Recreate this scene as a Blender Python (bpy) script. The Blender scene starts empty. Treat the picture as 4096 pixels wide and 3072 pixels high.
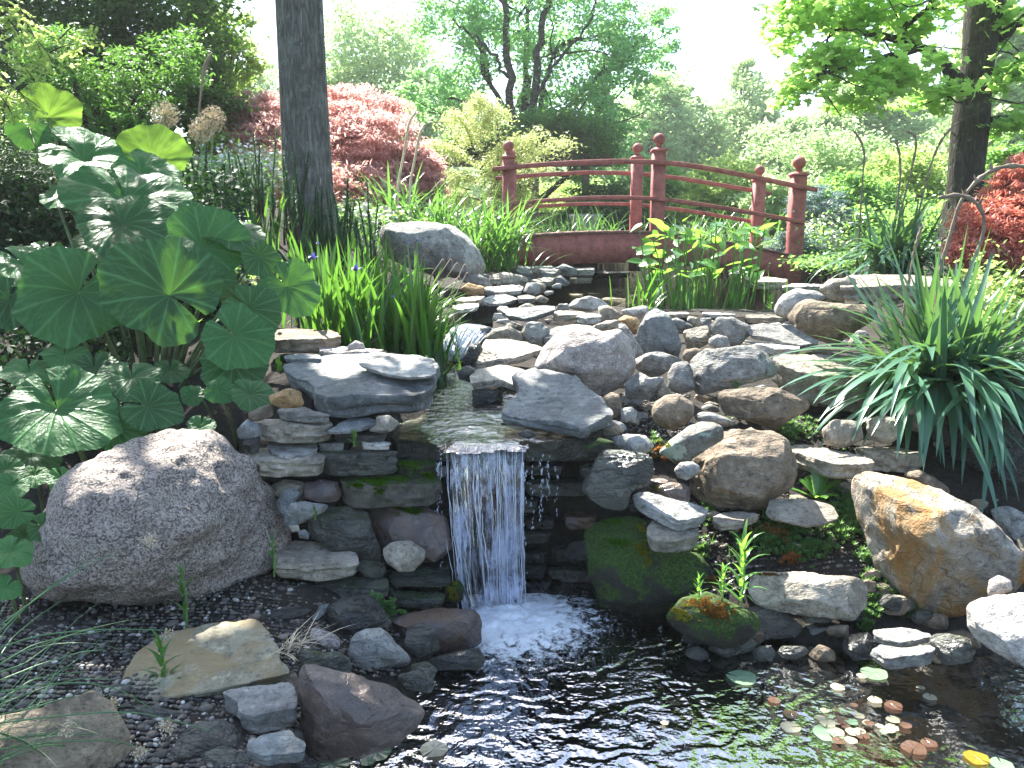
import bpy, math, random
import numpy as np
from mathutils import Vector

C = bpy.context.scene.collection
SC = bpy.context.scene
# ---------------------------------------------------------------- camera, sky, sun, exposure
F = 850.0            # focal length in pixels of a 1024 wide frame
HAZE = 0.0015
PITCH = math.radians(10.3)
EYE = 1.46
cam_d = bpy.data.cameras.new("camera"); cam_d.sensor_width = 36; cam_d.lens = F/1024*36
cam_d.clip_start = 0.05; cam_d.clip_end = 2000
cam = bpy.data.objects.new("camera", cam_d); C.objects.link(cam)
cam.location = (0, 0, EYE); cam.rotation_euler = (math.pi/2 - PITCH, 0, 0)
SC.camera = cam
SUN = Vector((-0.30, 0.56, 0.78)).normalized()
w = bpy.data.worlds.new("World"); SC.world = w; w.use_nodes = True
nt = w.node_tree; nt.nodes.clear()
sky = nt.nodes.new('ShaderNodeTexSky'); sky.sky_type = 'NISHITA'; sky.sun_disc = False
sky.sun_elevation = math.asin(SUN.z); sky.sun_rotation = math.atan2(SUN.x, SUN.y)
sky.air_density = 1.0; sky.dust_density = 1.2; sky.ozone_density = 1.0
bg = nt.nodes.new('ShaderNodeBackground'); bg.inputs[1].default_value = 0.10
wo = nt.nodes.new('ShaderNodeOutputWorld')
nt.links.new(sky.outputs[0], bg.inputs[0]); nt.links.new(bg.outputs[0], wo.inputs[0])
sd = bpy.data.lights.new("sun", 'SUN'); sd.energy = 5.0; sd.angle = math.radians(0.5); sd.color = (1, .96, .88)
so = bpy.data.objects.new("sun", sd); C.objects.link(so)
so.rotation_euler = SUN.to_track_quat('Z', 'Y').to_euler(); so.location = (-6, 12, 16)
SC.view_settings.view_transform = 'Standard'; SC.view_settings.look = 'None'
SC.view_settings.exposure = 2.2; SC.view_settings.gamma = 1
cy = SC.cycles
cy.max_bounces = 7; cy.diffuse_bounces = 3; cy.glossy_bounces = 3; cy.transmission_bounces = 5
cy.transparent_max_bounces = 14; cy.volume_bounces = 0
cy.caustics_reflective = False; cy.caustics_refractive = False
cy.sample_clamp_indirect = 6; cy.use_denoising = True
SC.render.film_transparent = False

# ---------------------------------------------------------------- small maths
cT, sT = math.cos(PITCH), math.sin(PITCH)
def ray(px, py):
    dx = (px-512)/F; dv = -(py-384)/F
    return np.array((dx, cT + dv*sT, -sT + dv*cT))
def P(px, py, Y):
    d = ray(px, py); t = Y/d[1]
    return np.array((0, 0, EYE)) + d*t
def PZ(px, py, z):
    d = ray(px, py); t = (z-EYE)/d[2]
    return np.array((0, 0, EYE)) + d*t
REG = {'A': (250, 300, .1243), 'B': (450, 225, .1582), 'C': (575, 400, .1243), 'D': (750, 425, .1507),
       'E': (225, 475, .1243), 'F': (0, 550, .2034), 'G': (350, 550, .2034), 'H': (650, 575, .1691),
       'K': (475, 125, .1582), 'L': (0, 75, .1507), 'Q': (0, 275, .1959), 'R': (750, 225, .1658),
       'S': (750, 0, .1507), 'T': (225, 0, .2373), 'U': (0, 0, .1507), 'M': (275, 150, .1281),
       'N': (425, 100, .113), '1': (0, 0, 1)}
def reg(r, s):
    ox, oy, k = REG[r]
    out = []
    for q in s.split():
        a, b = q.split(','); out.append((ox + float(a)*k, oy + float(b)*k))
    return np.array(out)

def _h(ix, iy, iz, seed):
    n = (ix*374761393 + iy*668265263 + iz*2147483647 + seed*1274126177) & 0xffffffff
    n = ((n ^ (n >> 13))*1274126177) & 0xffffffff
    n = ((n ^ (n >> 16))*2246822519) & 0xffffffff
    return ((n ^ (n >> 15)) & 0xffffff)/float(0xffffff)*2-1
def vn(p, seed=0):
    p = np.asarray(p, float); i = np.floor(p).astype(np.int64); f = p-i; f = f*f*(3-2*f)
    r = 0
    for a in (0, 1):
        for b in (0, 1):
            for c in (0, 1):
                wgt = (f[..., 0] if a else 1-f[..., 0])*(f[..., 1] if b else 1-f[..., 1])*(f[..., 2] if c else 1-f[..., 2])
                r = r + wgt*_h(i[..., 0]+a, i[..., 1]+b, i[..., 2]+c, seed)
    return r
def fbm(p, seed=0, o=4, g=.5):
    p = np.asarray(p, float); a = 1; s = 0; t = 0
    for k in range(o):
        s = s + a*vn(p*(2**k), seed+k*7); t += a; a *= g
    return s/t

# ---------------------------------------------------------------- meshes
class MB:
    def __init__(s): s.v = []; s.q = []; s.t = []; s.n = 0; s.uv = []
    def add(s, v, q=None, t=None):
        v = np.asarray(v, float).reshape(-1, 3); s.v.append(v)
        if q is not None and len(q): s.q.append(np.asarray(q, np.int64)+s.n)
        if t is not None and len(t): s.t.append(np.asarray(t, np.int64)+s.n)
        s.n += len(v)
    def mesh(s, name, smooth=True):
        me = bpy.data.meshes.new(name)
        v = np.concatenate(s.v) if s.v else np.zeros((0, 3))
        q = np.concatenate(s.q) if s.q else np.zeros((0, 4), np.int64)
        t = np.concatenate(s.t) if s.t else np.zeros((0, 3), np.int64)
        me.vertices.add(len(v)); me.vertices.foreach_set('co', v.astype(np.float32).ravel())
        nl = len(q)*4+len(t)*3
        me.loops.add(nl); me.loops.foreach_set('vertex_index', np.concatenate([q.ravel(), t.ravel()]).astype(np.int32))
        me.polygons.add(len(q)+len(t))
        st = np.concatenate([np.arange(len(q))*4, len(q)*4+np.arange(len(t))*3]).astype(np.int32)
        me.polygons.foreach_set('loop_start', st)
        me.polygons.foreach_set('use_smooth', np.full(len(q)+len(t), smooth))
        me.update(calc_edges=True); me.validate()
        return me
    def build(s, name, m, parent=None, loc=None, smooth=True):
        if loc is not None:
            for i in range(len(s.v)): s.v[i] = s.v[i]-np.asarray(loc)
        me = s.mesh(name, smooth); me.materials.append(m)
        o = bpy.data.objects.new(name, me); C.objects.link(o)
        if parent is not None:
            o.parent = parent
            if loc is not None: o.location = Vector(loc)-parent.matrix_world.translation if parent.parent is None else Vector(loc)
        elif loc is not None: o.location = Vector(loc)
        return o
def tag(o, label=None, cat=None, group=None, kind=None):
    if label: o['label'] = label
    if cat: o['category'] = cat
    if group: o['group'] = group
    if kind: o['kind'] = kind
    return o
def empty(name, loc=(0, 0, 0)):
    o = bpy.data.objects.new(name, None); C.objects.link(o); o.location = Vector(loc)
    o.matrix_world.translation = Vector(loc); o.empty_display_size = .1
    return o
def part(mb, name, m, root):
    """a part whose vertices are given in world coordinates"""
    loc = np.array(root.matrix_world.translation)
    for i in range(len(mb.v)): mb.v[i] = mb.v[i]-loc
    me = mb.mesh(name); me.materials.append(m)
    o = bpy.data.objects.new(name, me); C.objects.link(o); o.parent = root
    o.matrix_world.translation = Vector(loc)
    o.location = (0, 0, 0)
    return o
def tube(mb, pts, rad, n=7, cap=True, sq=None):
    pts = np.asarray(pts, float); k = len(pts); rad = np.broadcast_to(rad, (k,)) if np.ndim(rad) < 2 else rad
    tg = np.gradient(pts, axis=0); tg /= np.linalg.norm(tg, axis=1)[:, None]+1e-9
    up = np.array((0, 0, 1.)) if abs(tg[0][2]) < .9 else np.array((0, 1., 0))
    a = np.arange(n)/n*2*math.pi
    V = []
    for i in range(k):
        s = np.cross(tg[i], up); s /= np.linalg.norm(s)+1e-9; u = np.cross(s, tg[i])
        V.append(pts[i]+rad[i]*(np.cos(a)[:, None]*s+np.sin(a)[:, None]*u)); 
    V = np.concatenate(V)
    q = []
    for i in range(k-1):
        for j in range(n):
            q.append((i*n+j, i*n+(j+1) % n, (i+1)*n+(j+1) % n, (i+1)*n+j))
    t = []
    if cap:
        V = np.vstack([V, pts[0], pts[-1]]); b = k*n
        for j in range(n):
            t.append((b, (j+1) % n, j)); t.append((b+1, (k-1)*n+j, (k-1)*n+(j+1) % n))
    mb.add(V, q, t)
def bar(mb, pts, wx, wz, side=(0, 1, 0)):
    """rectangular bar along pts; wx across (along side), wz high"""
    pts = np.asarray(pts, float); sd_ = np.asarray(side, float)
    V = []; k = len(pts)
    tg = np.gradient(pts, axis=0); tg /= np.linalg.norm(tg, axis=1)[:, None]
    b = min(wx, wz)*.12
    prof = [(-wx/2+b, -wz/2), (wx/2-b, -wz/2), (wx/2, -wz/2+b), (wx/2, wz/2-b), (wx/2-b, wz/2), (-wx/2+b, wz/2), (-wx/2, wz/2-b), (-wx/2, -wz/2+b)]
    for i in range(k):
        u = np.cross(sd_, tg[i]); u /= np.linalg.norm(u)
        if u[2] < 0: u = -u
        for (p_, q_) in prof: V.append(pts[i]+sd_*p_+u*q_)
    q = []; n = 8
    for i in range(k-1):
        for j in range(n): q.append((i*n+j, i*n+(j+1) % n, (i+1)*n+(j+1) % n, (i+1)*n+j))
    V = np.array(V); V = np.vstack([V, pts[0], pts[-1]]); t = []
    for j in range(n):
        t.append((k*n, (j+1) % n, j)); t.append((k*n+1, (k-1)*n+j, (k-1)*n+(j+1) % n))
    mb.add(V, q, t)
_ico = {}
def ico(sub):
    if sub in _ico: return _ico[sub]
    import bmesh
    bm = bmesh.new(); bmesh.ops.create_icosphere(bm, subdivisions=sub, radius=1)
    v = np.array([x.co[:] for x in bm.verts]); t = np.array([[a.index for a in f.verts] for f in bm.faces]); bm.free()
    _ico[sub] = (v, t); return _ico[sub]

# ---------------------------------------------------------------- materials
def new_mat(name):
    m = bpy.data.materials.new(name); m.use_nodes = True; t = m.node_tree
    for n in list(t.nodes): t.nodes.remove(n)
    out = t.nodes.new('ShaderNodeOutputMaterial')
    return m, t, out
def N(t, typ, **kw):
    n = t.nodes.new(typ)
    for k, v in kw.items():
        if k.startswith('i_'):
            key = k[2:]; key = int(key) if key.isdigit() else key.replace('_', ' ')
            n.inputs[key].default_value = v
        else: setattr(n, k, v)
    return n
def noise_n(t, vec, scale, detail=5, rough=.55, dist=0):
    n = N(t, 'ShaderNodeTexNoise'); n.inputs['Scale'].default_value = scale; n.inputs['Detail'].default_value = detail
    n.inputs['Roughness'].default_value = rough; n.inputs['Distortion'].default_value = dist
    if vec is not None: t.links.new(vec, n.inputs['Vector'])
    return n.outputs['Fac']
def ramp(t, fac, stops):
    r = N(t, 'ShaderNodeValToRGB'); e = r.color_ramp.elements
    while len(e) > 1: e.remove(e[-1])
    for i, (p, c) in enumerate(stops):
        x = e[0] if i == 0 else e.new(p)
        x.position = p; x.color = (*c, 1) if len(c) == 3 else c
    t.links.new(fac, r.inputs[0]); return r.outputs[0]
def fr(t, fac, a, b, lo=0., hi=1.):
    r = N(t, 'ShaderNodeMapRange'); r.inputs[1].default_value = a; r.inputs[2].default_value = b
    r.inputs[3].default_value = lo; r.inputs[4].default_value = hi; t.links.new(fac, r.inputs[0]); return r.outputs[0]
def mixc(t, fac, a, b, mode='MIX'):
    n = N(t, 'ShaderNodeMix', data_type='RGBA', blend_type=mode)
    for s, v in ((n.inputs[0], fac), (n.inputs[6], a), (n.inputs[7], b)):
        if isinstance(v, (int, float)): s.default_value = v
        elif isinstance(v, tuple): s.default_value = (*v, 1) if len(v) == 3 else v
        else: t.links.new(v, s)
    return n.outputs[2]
def math_n(t, op, a, b=None):
    n = N(t, 'ShaderNodeMath', operation=op)
    for i, v in enumerate((a, b)):
        if v is None: continue
        if isinstance(v, (int, float)): n.inputs[i].default_value = v
        else: t.links.new(v, n.inputs[i])
    return n.outputs[0]
def coords(t, rnd=True, obj=True):
    tc = N(t, 'ShaderNodeTexCoord'); v = tc.outputs['Object']
    if rnd:
        oi = N(t, 'ShaderNodeObjectInfo'); m = N(t, 'ShaderNodeVectorMath', operation='SCALE'); c = N(t, 'ShaderNodeCombineXYZ')
        for i in range(3): t.links.new(oi.outputs['Random'], c.inputs[i])
        t.links.new(c.outputs[0], m.inputs[0]); m.inputs['Scale'].default_value = 37.
        a = N(t, 'ShaderNodeVectorMath', operation='ADD'); t.links.new(v, a.inputs[0]); t.links.new(m.outputs[0], a.inputs[1])
        return a.outputs[0], oi.outputs['Random']
    return v, None

def stone(name, c1, c2, dark=(.04, .04, .035), speck=0, rough=.8, stain=None, moss=0, strata=0, lichen=None, bump=.5, wet=False, vary=.25, cracks=.22, sk=.72):
    m, t, out = new_mat(name); v, rnd = coords(t)
    n1 = noise_n(t, v, 5, 6, .6, .4); n2 = noise_n(t, v, 28, 6, .65); n3 = noise_n(t, v, 110, 4, .6)
    col = mixc(t, fr(t, n1, .35, .65), c1, c2)
    col = mixc(t, fr(t, n2, .46, .32, 0, .75), col, dark)
    col = mixc(t, fr(t, noise_n(t, v, 3.2, 5, .65, .8), .53, .36, 0, .6), col, tuple(x*.45 for x in c1))
    col = mixc(t, fr(t, n2, .54, .68, 0, .6), col, tuple(min(1, x*1.5) for x in c2))
    col = mixc(t, fr(t, n3, .45, .34, 0, .5), col, dark)
    if speck:
        vo = N(t, 'ShaderNodeTexVoronoi'); vo.inputs['Scale'].default_value = speck; t.links.new(v, vo.inputs['Vector'])
        sep = N(t, 'ShaderNodeSeparateColor'); t.links.new(vo.outputs['Color'], sep.inputs[0])
        g = ramp(t, sep.outputs[0], [(0, tuple(x*.15 for x in c1)), (.26, tuple(x*.5 for x in c1)), (.3, c1), (.6, c2), (.85, tuple(min(1, x*1.45) for x in c2))])
        col = mixc(t, sk, col, g)
    if stain:
        mps = N(t, 'ShaderNodeMapping'); mps.inputs['Scale'].default_value = (1.6, 1.6, .7); t.links.new(v, mps.inputs[0]); ns = noise_n(t, mps.outputs[0], 3.2, 6, .68, .8)
        for k, sc_ in enumerate(stain):
            col = mixc(t, fr(t, ns, .48+.07*k, .58+.07*k, 0, .7), col, sc_)
    if lichen:
        nl = noise_n(t, v, 9, 7, .7, .3); col = mixc(t, fr(t, nl, .56, .585, 0, .85), col, lichen)
    if moss:
        ge = N(t, 'ShaderNodeNewGeometry'); sp = N(t, 'ShaderNodeSeparateXYZ'); t.links.new(ge.outputs['True Normal'], sp.inputs[0])
        nm = noise_n(t, v, 7, 6, .7); k = math_n(t, 'ADD', math_n(t, 'MULTIPLY', sp.outputs[2], .25), nm)
        col = mixc(t, fr(t, k, .75-moss, .82-moss, 0, .9), col, mixc(t, fr(t, n3, .4, .6), (.010, .028, .004), (.045, .085, .010)))
    hs = N(t, 'ShaderNodeHueSaturation'); t.links.new(col, hs.inputs['Color'])
    t.links.new(fr(t, rnd, 0, 1, 1-vary, 1+vary), hs.inputs['Value'])
    b = N(t, 'ShaderNodeBsdfPrincipled'); t.links.new(hs.outputs[0], b.inputs['Base Color'])
    if wet:
        t.links.new(fr(t, n1, .35, .6, .12, rough), b.inputs['Roughness']); b.inputs['Specular IOR Level'].default_value = .8
    else:
        b.inputs['Roughness'].default_value = rough; b.inputs['Specular IOR Level'].default_value = .35
    # relief: broad lumps, grain, bedding lines, cracks
    h = math_n(t, 'ADD', math_n(t, 'MULTIPLY', n2, .6), math_n(t, 'MULTIPLY', n3, .22))
    h = math_n(t, 'ADD', h, math_n(t, 'MULTIPLY', n1, 1.2))
    if strata:
        mp = N(t, 'ShaderNodeMapping'); mp.inputs['Scale'].default_value = (1.2, 1.2, strata); t.links.new(v, mp.inputs[0])
        n4 = noise_n(t, mp.outputs[0], 6, 5, .6, .3); h = math_n(t, 'ADD', h, math_n(t, 'MULTIPLY', n4, 1.0))
        mp2 = N(t, 'ShaderNodeMapping'); mp2.inputs['Scale'].default_value = (3, 12, 12); mp2.inputs['Rotation'].default_value = (0, .2, .5); t.links.new(v, mp2.inputs[0])
        n5 = noise_n(t, mp2.outputs[0], 3, 5, .6, .6); h = math_n(t, 'ADD', h, math_n(t, 'MULTIPLY', fr(t, n5, .5, .6), .35))
    if cracks:
        mp = N(t, 'ShaderNodeMapping'); mp.inputs['Scale'].default_value = (1, 1, 1.8); t.links.new(v, mp.inputs[0])
        ad = N(t, 'ShaderNodeVectorMath', operation='ADD'); t.links.new(mp.outputs[0], ad.inputs[0])
        nz = N(t, 'ShaderNodeTexNoise'); nz.inputs['Scale'].default_value = 6; t.links.new(v, nz.inputs['Vector'])
        sc2 = N(t, 'ShaderNodeVectorMath', operation='SCALE'); sc2.inputs['Scale'].default_value = .35
        t.links.new(nz.outputs['Color'], sc2.inputs[0]); t.links.new(sc2.outputs[0], ad.inputs[1])
        vc = N(t, 'ShaderNodeTexVoronoi', feature='DISTANCE_TO_EDGE'); vc.inputs['Scale'].default_value = 4.5; t.links.new(ad.outputs[0], vc.inputs['Vector'])
        h = math_n(t, 'ADD', h, math_n(t, 'MULTIPLY', fr(t, vc.outputs[0], 0, .012), cracks))
    bp = N(t, 'ShaderNodeBump'); bp.inputs['Strength'].default_value = min(1, bump); bp.inputs['Distance'].default_value = .038
    t.links.new(h, bp.inputs['Height']); t.links.new(bp.outputs[0], b.inputs['Normal'])
    t.links.new(b.outputs[0], out.inputs[0])
    return m

def leafm(name, c1, c2, tr=.45, rough=.45, spec=.4, tint=None, scale=2.0, veins=False, back=None):
    """leaf: reflects and lets light through"""
    m, t, out = new_mat(name); v, rnd = coords(t, rnd=True)
    n1 = noise_n(t, v, scale, 4, .6)
    ge = N(t, 'ShaderNodeNewGeometry')
    k = math_n(t, 'ADD', math_n(t, 'MULTIPLY', n1, .6), math_n(t, 'MULTIPLY', ge.outputs['Random Per Island'], .5))
    col = mixc(t, fr(t, k, .3, .8), c1, c2)
    b = N(t, 'ShaderNodeBsdfPrincipled'); b.inputs['Roughness'].default_value = rough; b.inputs['Specular IOR Level'].default_value = spec
    t.links.new(col, b.inputs['Base Color'])
    tl = N(t, 'ShaderNodeBsdfTranslucent')
    tcol = mixc(t, .8, col, tint if tint else tuple(min(1, x*2.2) for x in c2))
    t.links.new(tcol, tl.inputs[0])
    mx = N(t, 'ShaderNodeMixShader'); mx.inputs[0].default_value = tr
    t.links.new(b.outputs[0], mx.inputs[1]); t.links.new(tl.outputs[0], mx.inputs[2]); t.links.new(mx.outputs[0], out.inputs[0])
    return m
def plain(name, col, rough=.7, spec=.3, nscale=20, var=.35, bump=.2, metallic=0):
    m, t, out = new_mat(name); v, rnd = coords(t)
    n1 = noise_n(t, v, nscale, 6, .6)
    c = mixc(t, fr(t, n1, .35, .65), tuple(x*(1-var) for x in col), tuple(min(1, x*(1+var)) for x in col))
    b = N(t, 'ShaderNodeBsdfPrincipled'); b.inputs['Roughness'].default_value = rough; b.inputs['Specular IOR Level'].default_value = spec
    t.links.new(c, b.inputs['Base Color'])
    bp = N(t, 'ShaderNodeBump'); bp.inputs['Strength'].default_value = bump; bp.inputs['Distance'].default_value = .01
    t.links.new(n1, bp.inputs['Height']); t.links.new(bp.outputs[0], b.inputs['Normal']); t.links.new(b.outputs[0], out.inputs[0])
    return m

MS = {
 'grey':  stone('grey_sandstone', (.21, .205, .19), (.36, .35, .32), strata=5),
 'blue':  stone('blue_slate', (.13, .14, .138), (.26, .27, .262), strata=7, rough=.6),
 'tan':   stone('tan_sandstone', (.27, .235, .18), (.44, .39, .31), strata=4),
 'white': stone('pale_limestone', (.38, .36, .33), (.58, .55, .5), strata=3, vary=.12),
 'pink':  stone('pale_pink_granite', (.30, .255, .23), (.48, .42, .38), speck=260, sk=.3, strata=2, bump=.6, vary=.08),
 'gran':  stone('speckled_granite', (.20, .16, .135), (.38, .32, .275), dark=(.03, .03, .035), speck=190, rough=.75, vary=.05, bump=.9, cracks=.3, sk=.6),
 'brown': stone('brown_sandstone', (.15, .115, .08), (.28, .22, .155), strata=3),
 'rust':  stone('rust_stained_stone', (.25, .22, .18), (.40, .36, .30), stain=[(.32, .19, .05), (.30, .12, .03)], bump=.9, vary=.05, cracks=.2),
 'orange': stone('ochre_stone', (.28, .17, .08), (.45, .28, .13)),
 'yellow': stone('yellow_lichened_sandstone', (.21, .19, .13), (.34, .31, .22), stain=[(.25, .18, .085)], dark=(.05, .055, .05), bump=.35, vary=.05, cracks=0),
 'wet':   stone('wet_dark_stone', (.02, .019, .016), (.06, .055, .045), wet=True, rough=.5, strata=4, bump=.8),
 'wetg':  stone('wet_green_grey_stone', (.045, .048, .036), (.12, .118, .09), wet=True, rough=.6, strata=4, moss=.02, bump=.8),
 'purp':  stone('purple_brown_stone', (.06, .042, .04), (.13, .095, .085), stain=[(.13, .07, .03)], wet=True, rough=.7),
 'moss':  stone('mossy_stone', (.014, .015, .010), (.045, .042, .03), moss=.2, rough=.9),  # moss over a base colour darkened to stand in for shade
 'mosst': stone('part_mossy_stone', (.06, .058, .045), (.15, .14, .11), moss=.10, rough=.8),
 'lich':  stone('lichened_stone', (.24, .225, .19), (.37, .35, .3), lichen=(.38, .47, .36), bump=.5),
 'red':   stone('reddish_brown_boulder', (.075, .05, .042), (.15, .11, .09), stain=[(.09, .06, .05)], wet=True, rough=.6, vary=.05),
}
# ---------------------------------------------------------------- terrain
CP = []
def cps(s):
    for q in s.split():
        a = [float(x) for x in q.split(',')]; CP.append(P(*a))
cps('0,768,1.85 0,700,2.1 0,650,2.3 0,600,2.65 0,560,2.95 0,500,3.25 0,400,3.8 0,300,4.6 0,240,5.4 0,205,6.3')
cps('120,768,1.85 120,700,2.1 120,640,2.45 120,600,2.75 120,540,3.2 120,470,3.5 120,400,3.9 120,300,4.7 120,240,5.6 120,205,6.5')
cps('230,768,1.85 230,700,2.15 230,640,2.45 230,600,2.7 230,560,3.0 230,470,3.4 230,400,3.7 230,340,4.2 230,280,4.9 230,240,5.8 230,210,6.5')
cps('300,760,1.95 300,700,2.2 300,640,2.5 300,600,2.75 300,575,3.0 300,560,3.12 300,520,3.16 300,470,3.2 300,430,3.24 300,405,3.35 300,375,3.8 300,350,4.2 300,325,4.7 300,290,5.3 300,250,6 300,215,6.6')
cps('370,700,2.35 370,640,2.65 370,600,2.95 370,575,3.1 370,540,3.2 370,500,3.24 370,450,3.28 370,415,3.35 370,385,3.75 370,360,4.2 370,340,4.7 370,310,5.3 370,280,6 370,250,6.9 370,220,8')
cps('430,620,3.0 430,590,3.12 430,550,3.24 430,500,3.28 430,460,3.3 430,340,5.0 430,310,5.7 430,280,6.7 430,262,7.6 430,245,9')
cps('490,600,3.42 490,550,3.45 490,500,3.47 490,460,3.47 550,600,3.42 550,550,3.45 550,500,3.47 550,460,3.47')
cps('600,600,3.3 600,560,3.35 600,500,3.4 600,460,3.42 600,430,3.5 600,400,3.95 600,375,4.4 600,350,5.0 600,330,5.6 600,316,6.0')
cps('660,610,3.1 660,570,3.2 660,530,3.3 660,490,3.4 660,450,3.6 660,420,3.9 660,400,4.15 660,375,4.5 660,350,5.0 660,330,5.6 660,316,6.1')
cps('740,630,2.95 740,590,3.05 740,540,3.2 740,500,3.4 740,460,3.65 740,430,3.9 740,400,4.2 740,375,4.5 740,350,5.0 740,330,5.6 740,316,6.1')
cps('840,650,2.8 840,600,2.95 840,560,3.1 840,520,3.3 840,480,3.5 840,445,3.75 840,420,4.0 840,390,4.3 840,360,4.7 840,335,5.3 840,316,6.0 840,290,7')
cps('940,650,2.8 940,600,2.95 940,560,3.1 940,500,3.35 940,460,3.55 940,420,3.8 940,380,4.1 940,340,4.6 940,300,5.6 940,275,6.7 940,250,8')
cps('1060,650,2.8 1060,600,2.95 1060,560,3.1 1060,500,3.35 1060,460,3.5 1060,420,3.75 1060,380,4.0 1060,340,4.5 1060,300,5.3 1060,275,6.3 1060,250,7.5')
cps('500,268,9.2 840,270,8.6')
for q in ((-3, 8.5, 1.7), (-1.6, 8.5, 1.5), (-6, 8, 1.8), (-6, 4, 1.2), (-5, 12, 1.6), (-1, 10.5, 1.3), (0, 11, 1.22), (1.5, 11, 1.2), (3, 11, 1.2), (5, 9, 1.3), (7, 7, 1.3), (6, 4, 1.0),
          (8, 12, 1.3), (0, 15, 1.2), (-6, 16, 1.5), (7, 16, 1.3), (-8, 1, .4), (8, 1, .3), (0, 30, 1.2), (-15, 30, 1.3), (15, 30, 1.3), (-15, 10, 1.5), (15, 10, 1.3),
          (-2, -2, .2), (2, -2, .2), (-3, .5, .2), (4, 2, .1), (6, 0, .2), (-5, -5, .2), (5, -5, .2), (0, -1.2, .15), (-1.2, .8, .12), (-1.5, 1.3, .16),
          (0, 150, 1.2), (-150, 100, 1.2), (150, 100, 1.2), (-100, 0, 1), (100, 0, 1), (0, -40, 1), (0, 290, 1.2)):
    CP.append(np.array(q, float))
CP = np.array(CP)
def PZs(s, z): return np.array([PZ(a, b, z)[:2] for a, b in reg('1', s)])
LOW = np.vstack([PZs('318,775 330,735 400,712 432,668 470,640 470,612 452,592 470,575 560,575 640,592 690,620 720,632 800,645 900,655 960,660 1024,648 1100,645', 0), [(4.2, 2.6), (4.2, .3), (3, -.7), (-.5, -.7), (-.8, 0), (-.75, .8), (-.6, 1.5)]])
UP = PZs('447,325 520,321 560,311 600,310 700,312 842,311 850,300 832,289 760,281.5 700,281 620,281 575,284 545,290 520,298 490,308 465,315', .867)
MID = PZs('425,355 484,355 474,378 500,385 518,395 506,412 500,425 522,431 562,434 604,435 598,439 560,441 530,443.5 525,448 500,447 470,448.5 444,447.5 436,443 400,438 402,426 420,415 434,400 434,372', .655)
def sdist(poly, x, y):
    """signed distance to a polygon, negative inside"""
    x = np.asarray(x, float); y = np.asarray(y, float); d = np.full(x.shape, 1e9); ins = np.zeros(x.shape, bool); n = len(poly)
    for i in range(n):
        ax, ay = poly[i]; bx, by = poly[(i+1) % n]
        ex, ey = bx-ax, by-ay; L = ex*ex+ey*ey+1e-12
        tt = np.clip(((x-ax)*ex+(y-ay)*ey)/L, 0, 1)
        d = np.minimum(d, np.hypot(x-ax-tt*ex, y-ay-tt*ey))
        c = ((ay > y) != (by > y)) & (x < (bx-ax)*(y-ay)/(by-ay+1e-12)+ax); ins ^= c
    return np.where(ins, -d, d)
def Hf(x, y, carve=True):
    x = np.asarray(x, float); y = np.asarray(y, float)
    shp = x.shape; x = x.ravel(); y = y.ravel(); z = np.empty(x.shape)
    for i0 in range(0, len(x), 20000):  # moving least squares through the surveyed points
        a_ = CP[:, 0]-x[i0:i0+20000, None]; b_ = CP[:, 1]-y[i0:i0+20000, None]; c_ = np.broadcast_to(CP[:, 2], a_.shape)
        d2 = a_*a_+b_*b_; wg = 1/(d2+2e-4)**2; S = lambda q: (wg*q).sum(-1)
        w0, wx, wy, wxx, wxy, wyy, wz, wxz, wyz = S(1.), S(a_), S(b_), S(a_*a_), S(a_*b_), S(b_*b_), S(c_), S(a_*c_), S(b_*c_)
        rg = .03*(wxx+wyy)+1e-6; wxx = wxx+rg; wyy = wyy+rg
        det = w0*(wxx*wyy-wxy**2)-wx*(wx*wyy-wxy*wy)+wy*(wx*wxy-wxx*wy)
        num = wz*(wxx*wyy-wxy**2)-wx*(wxz*wyy-wxy*wyz)+wy*(wxz*wxy-wxx*wyz)
        z[i0:i0+20000] = num/det
    z = np.clip(z, .0, 3).reshape(shp); x = x.reshape(shp); y = y.reshape(shp)
    if carve:
        s = sdist(LOW, x, y); k = np.clip(-s/.08, 0, 1); z = np.where(s < 0, np.minimum(z, -.02)*(1-k)+(-.34)*k, np.maximum(z, np.clip(s*.6, 0, .06)+.0))
        s = sdist(UP, x, y); k = np.clip(-s/.12, 0, 1); z = np.where(s < 0, .84*(1-k)+.6*k, z)
        z = np.where((s >= 0) & (s < .5) & (y > 5.6), np.maximum(z, .885), z)
        s = sdist(MID, x, y); z = np.where(s < .03, np.minimum(z, .60), z)
    return z
def hit(px, py, zmin=None):
    """where a line of sight meets the ground"""
    d = ray(px, py); Y = np.arange(1.6, 30, .03); pts = np.array((0, 0, EYE))+d[None]*(Y/d[1])[:, None]
    h = Hf(pts[:, 0], pts[:, 1], False)
    b = np.nonzero(pts[:, 2] < h+.004)[0]
    return Y[b[0]] if len(b) else 9.

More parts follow.
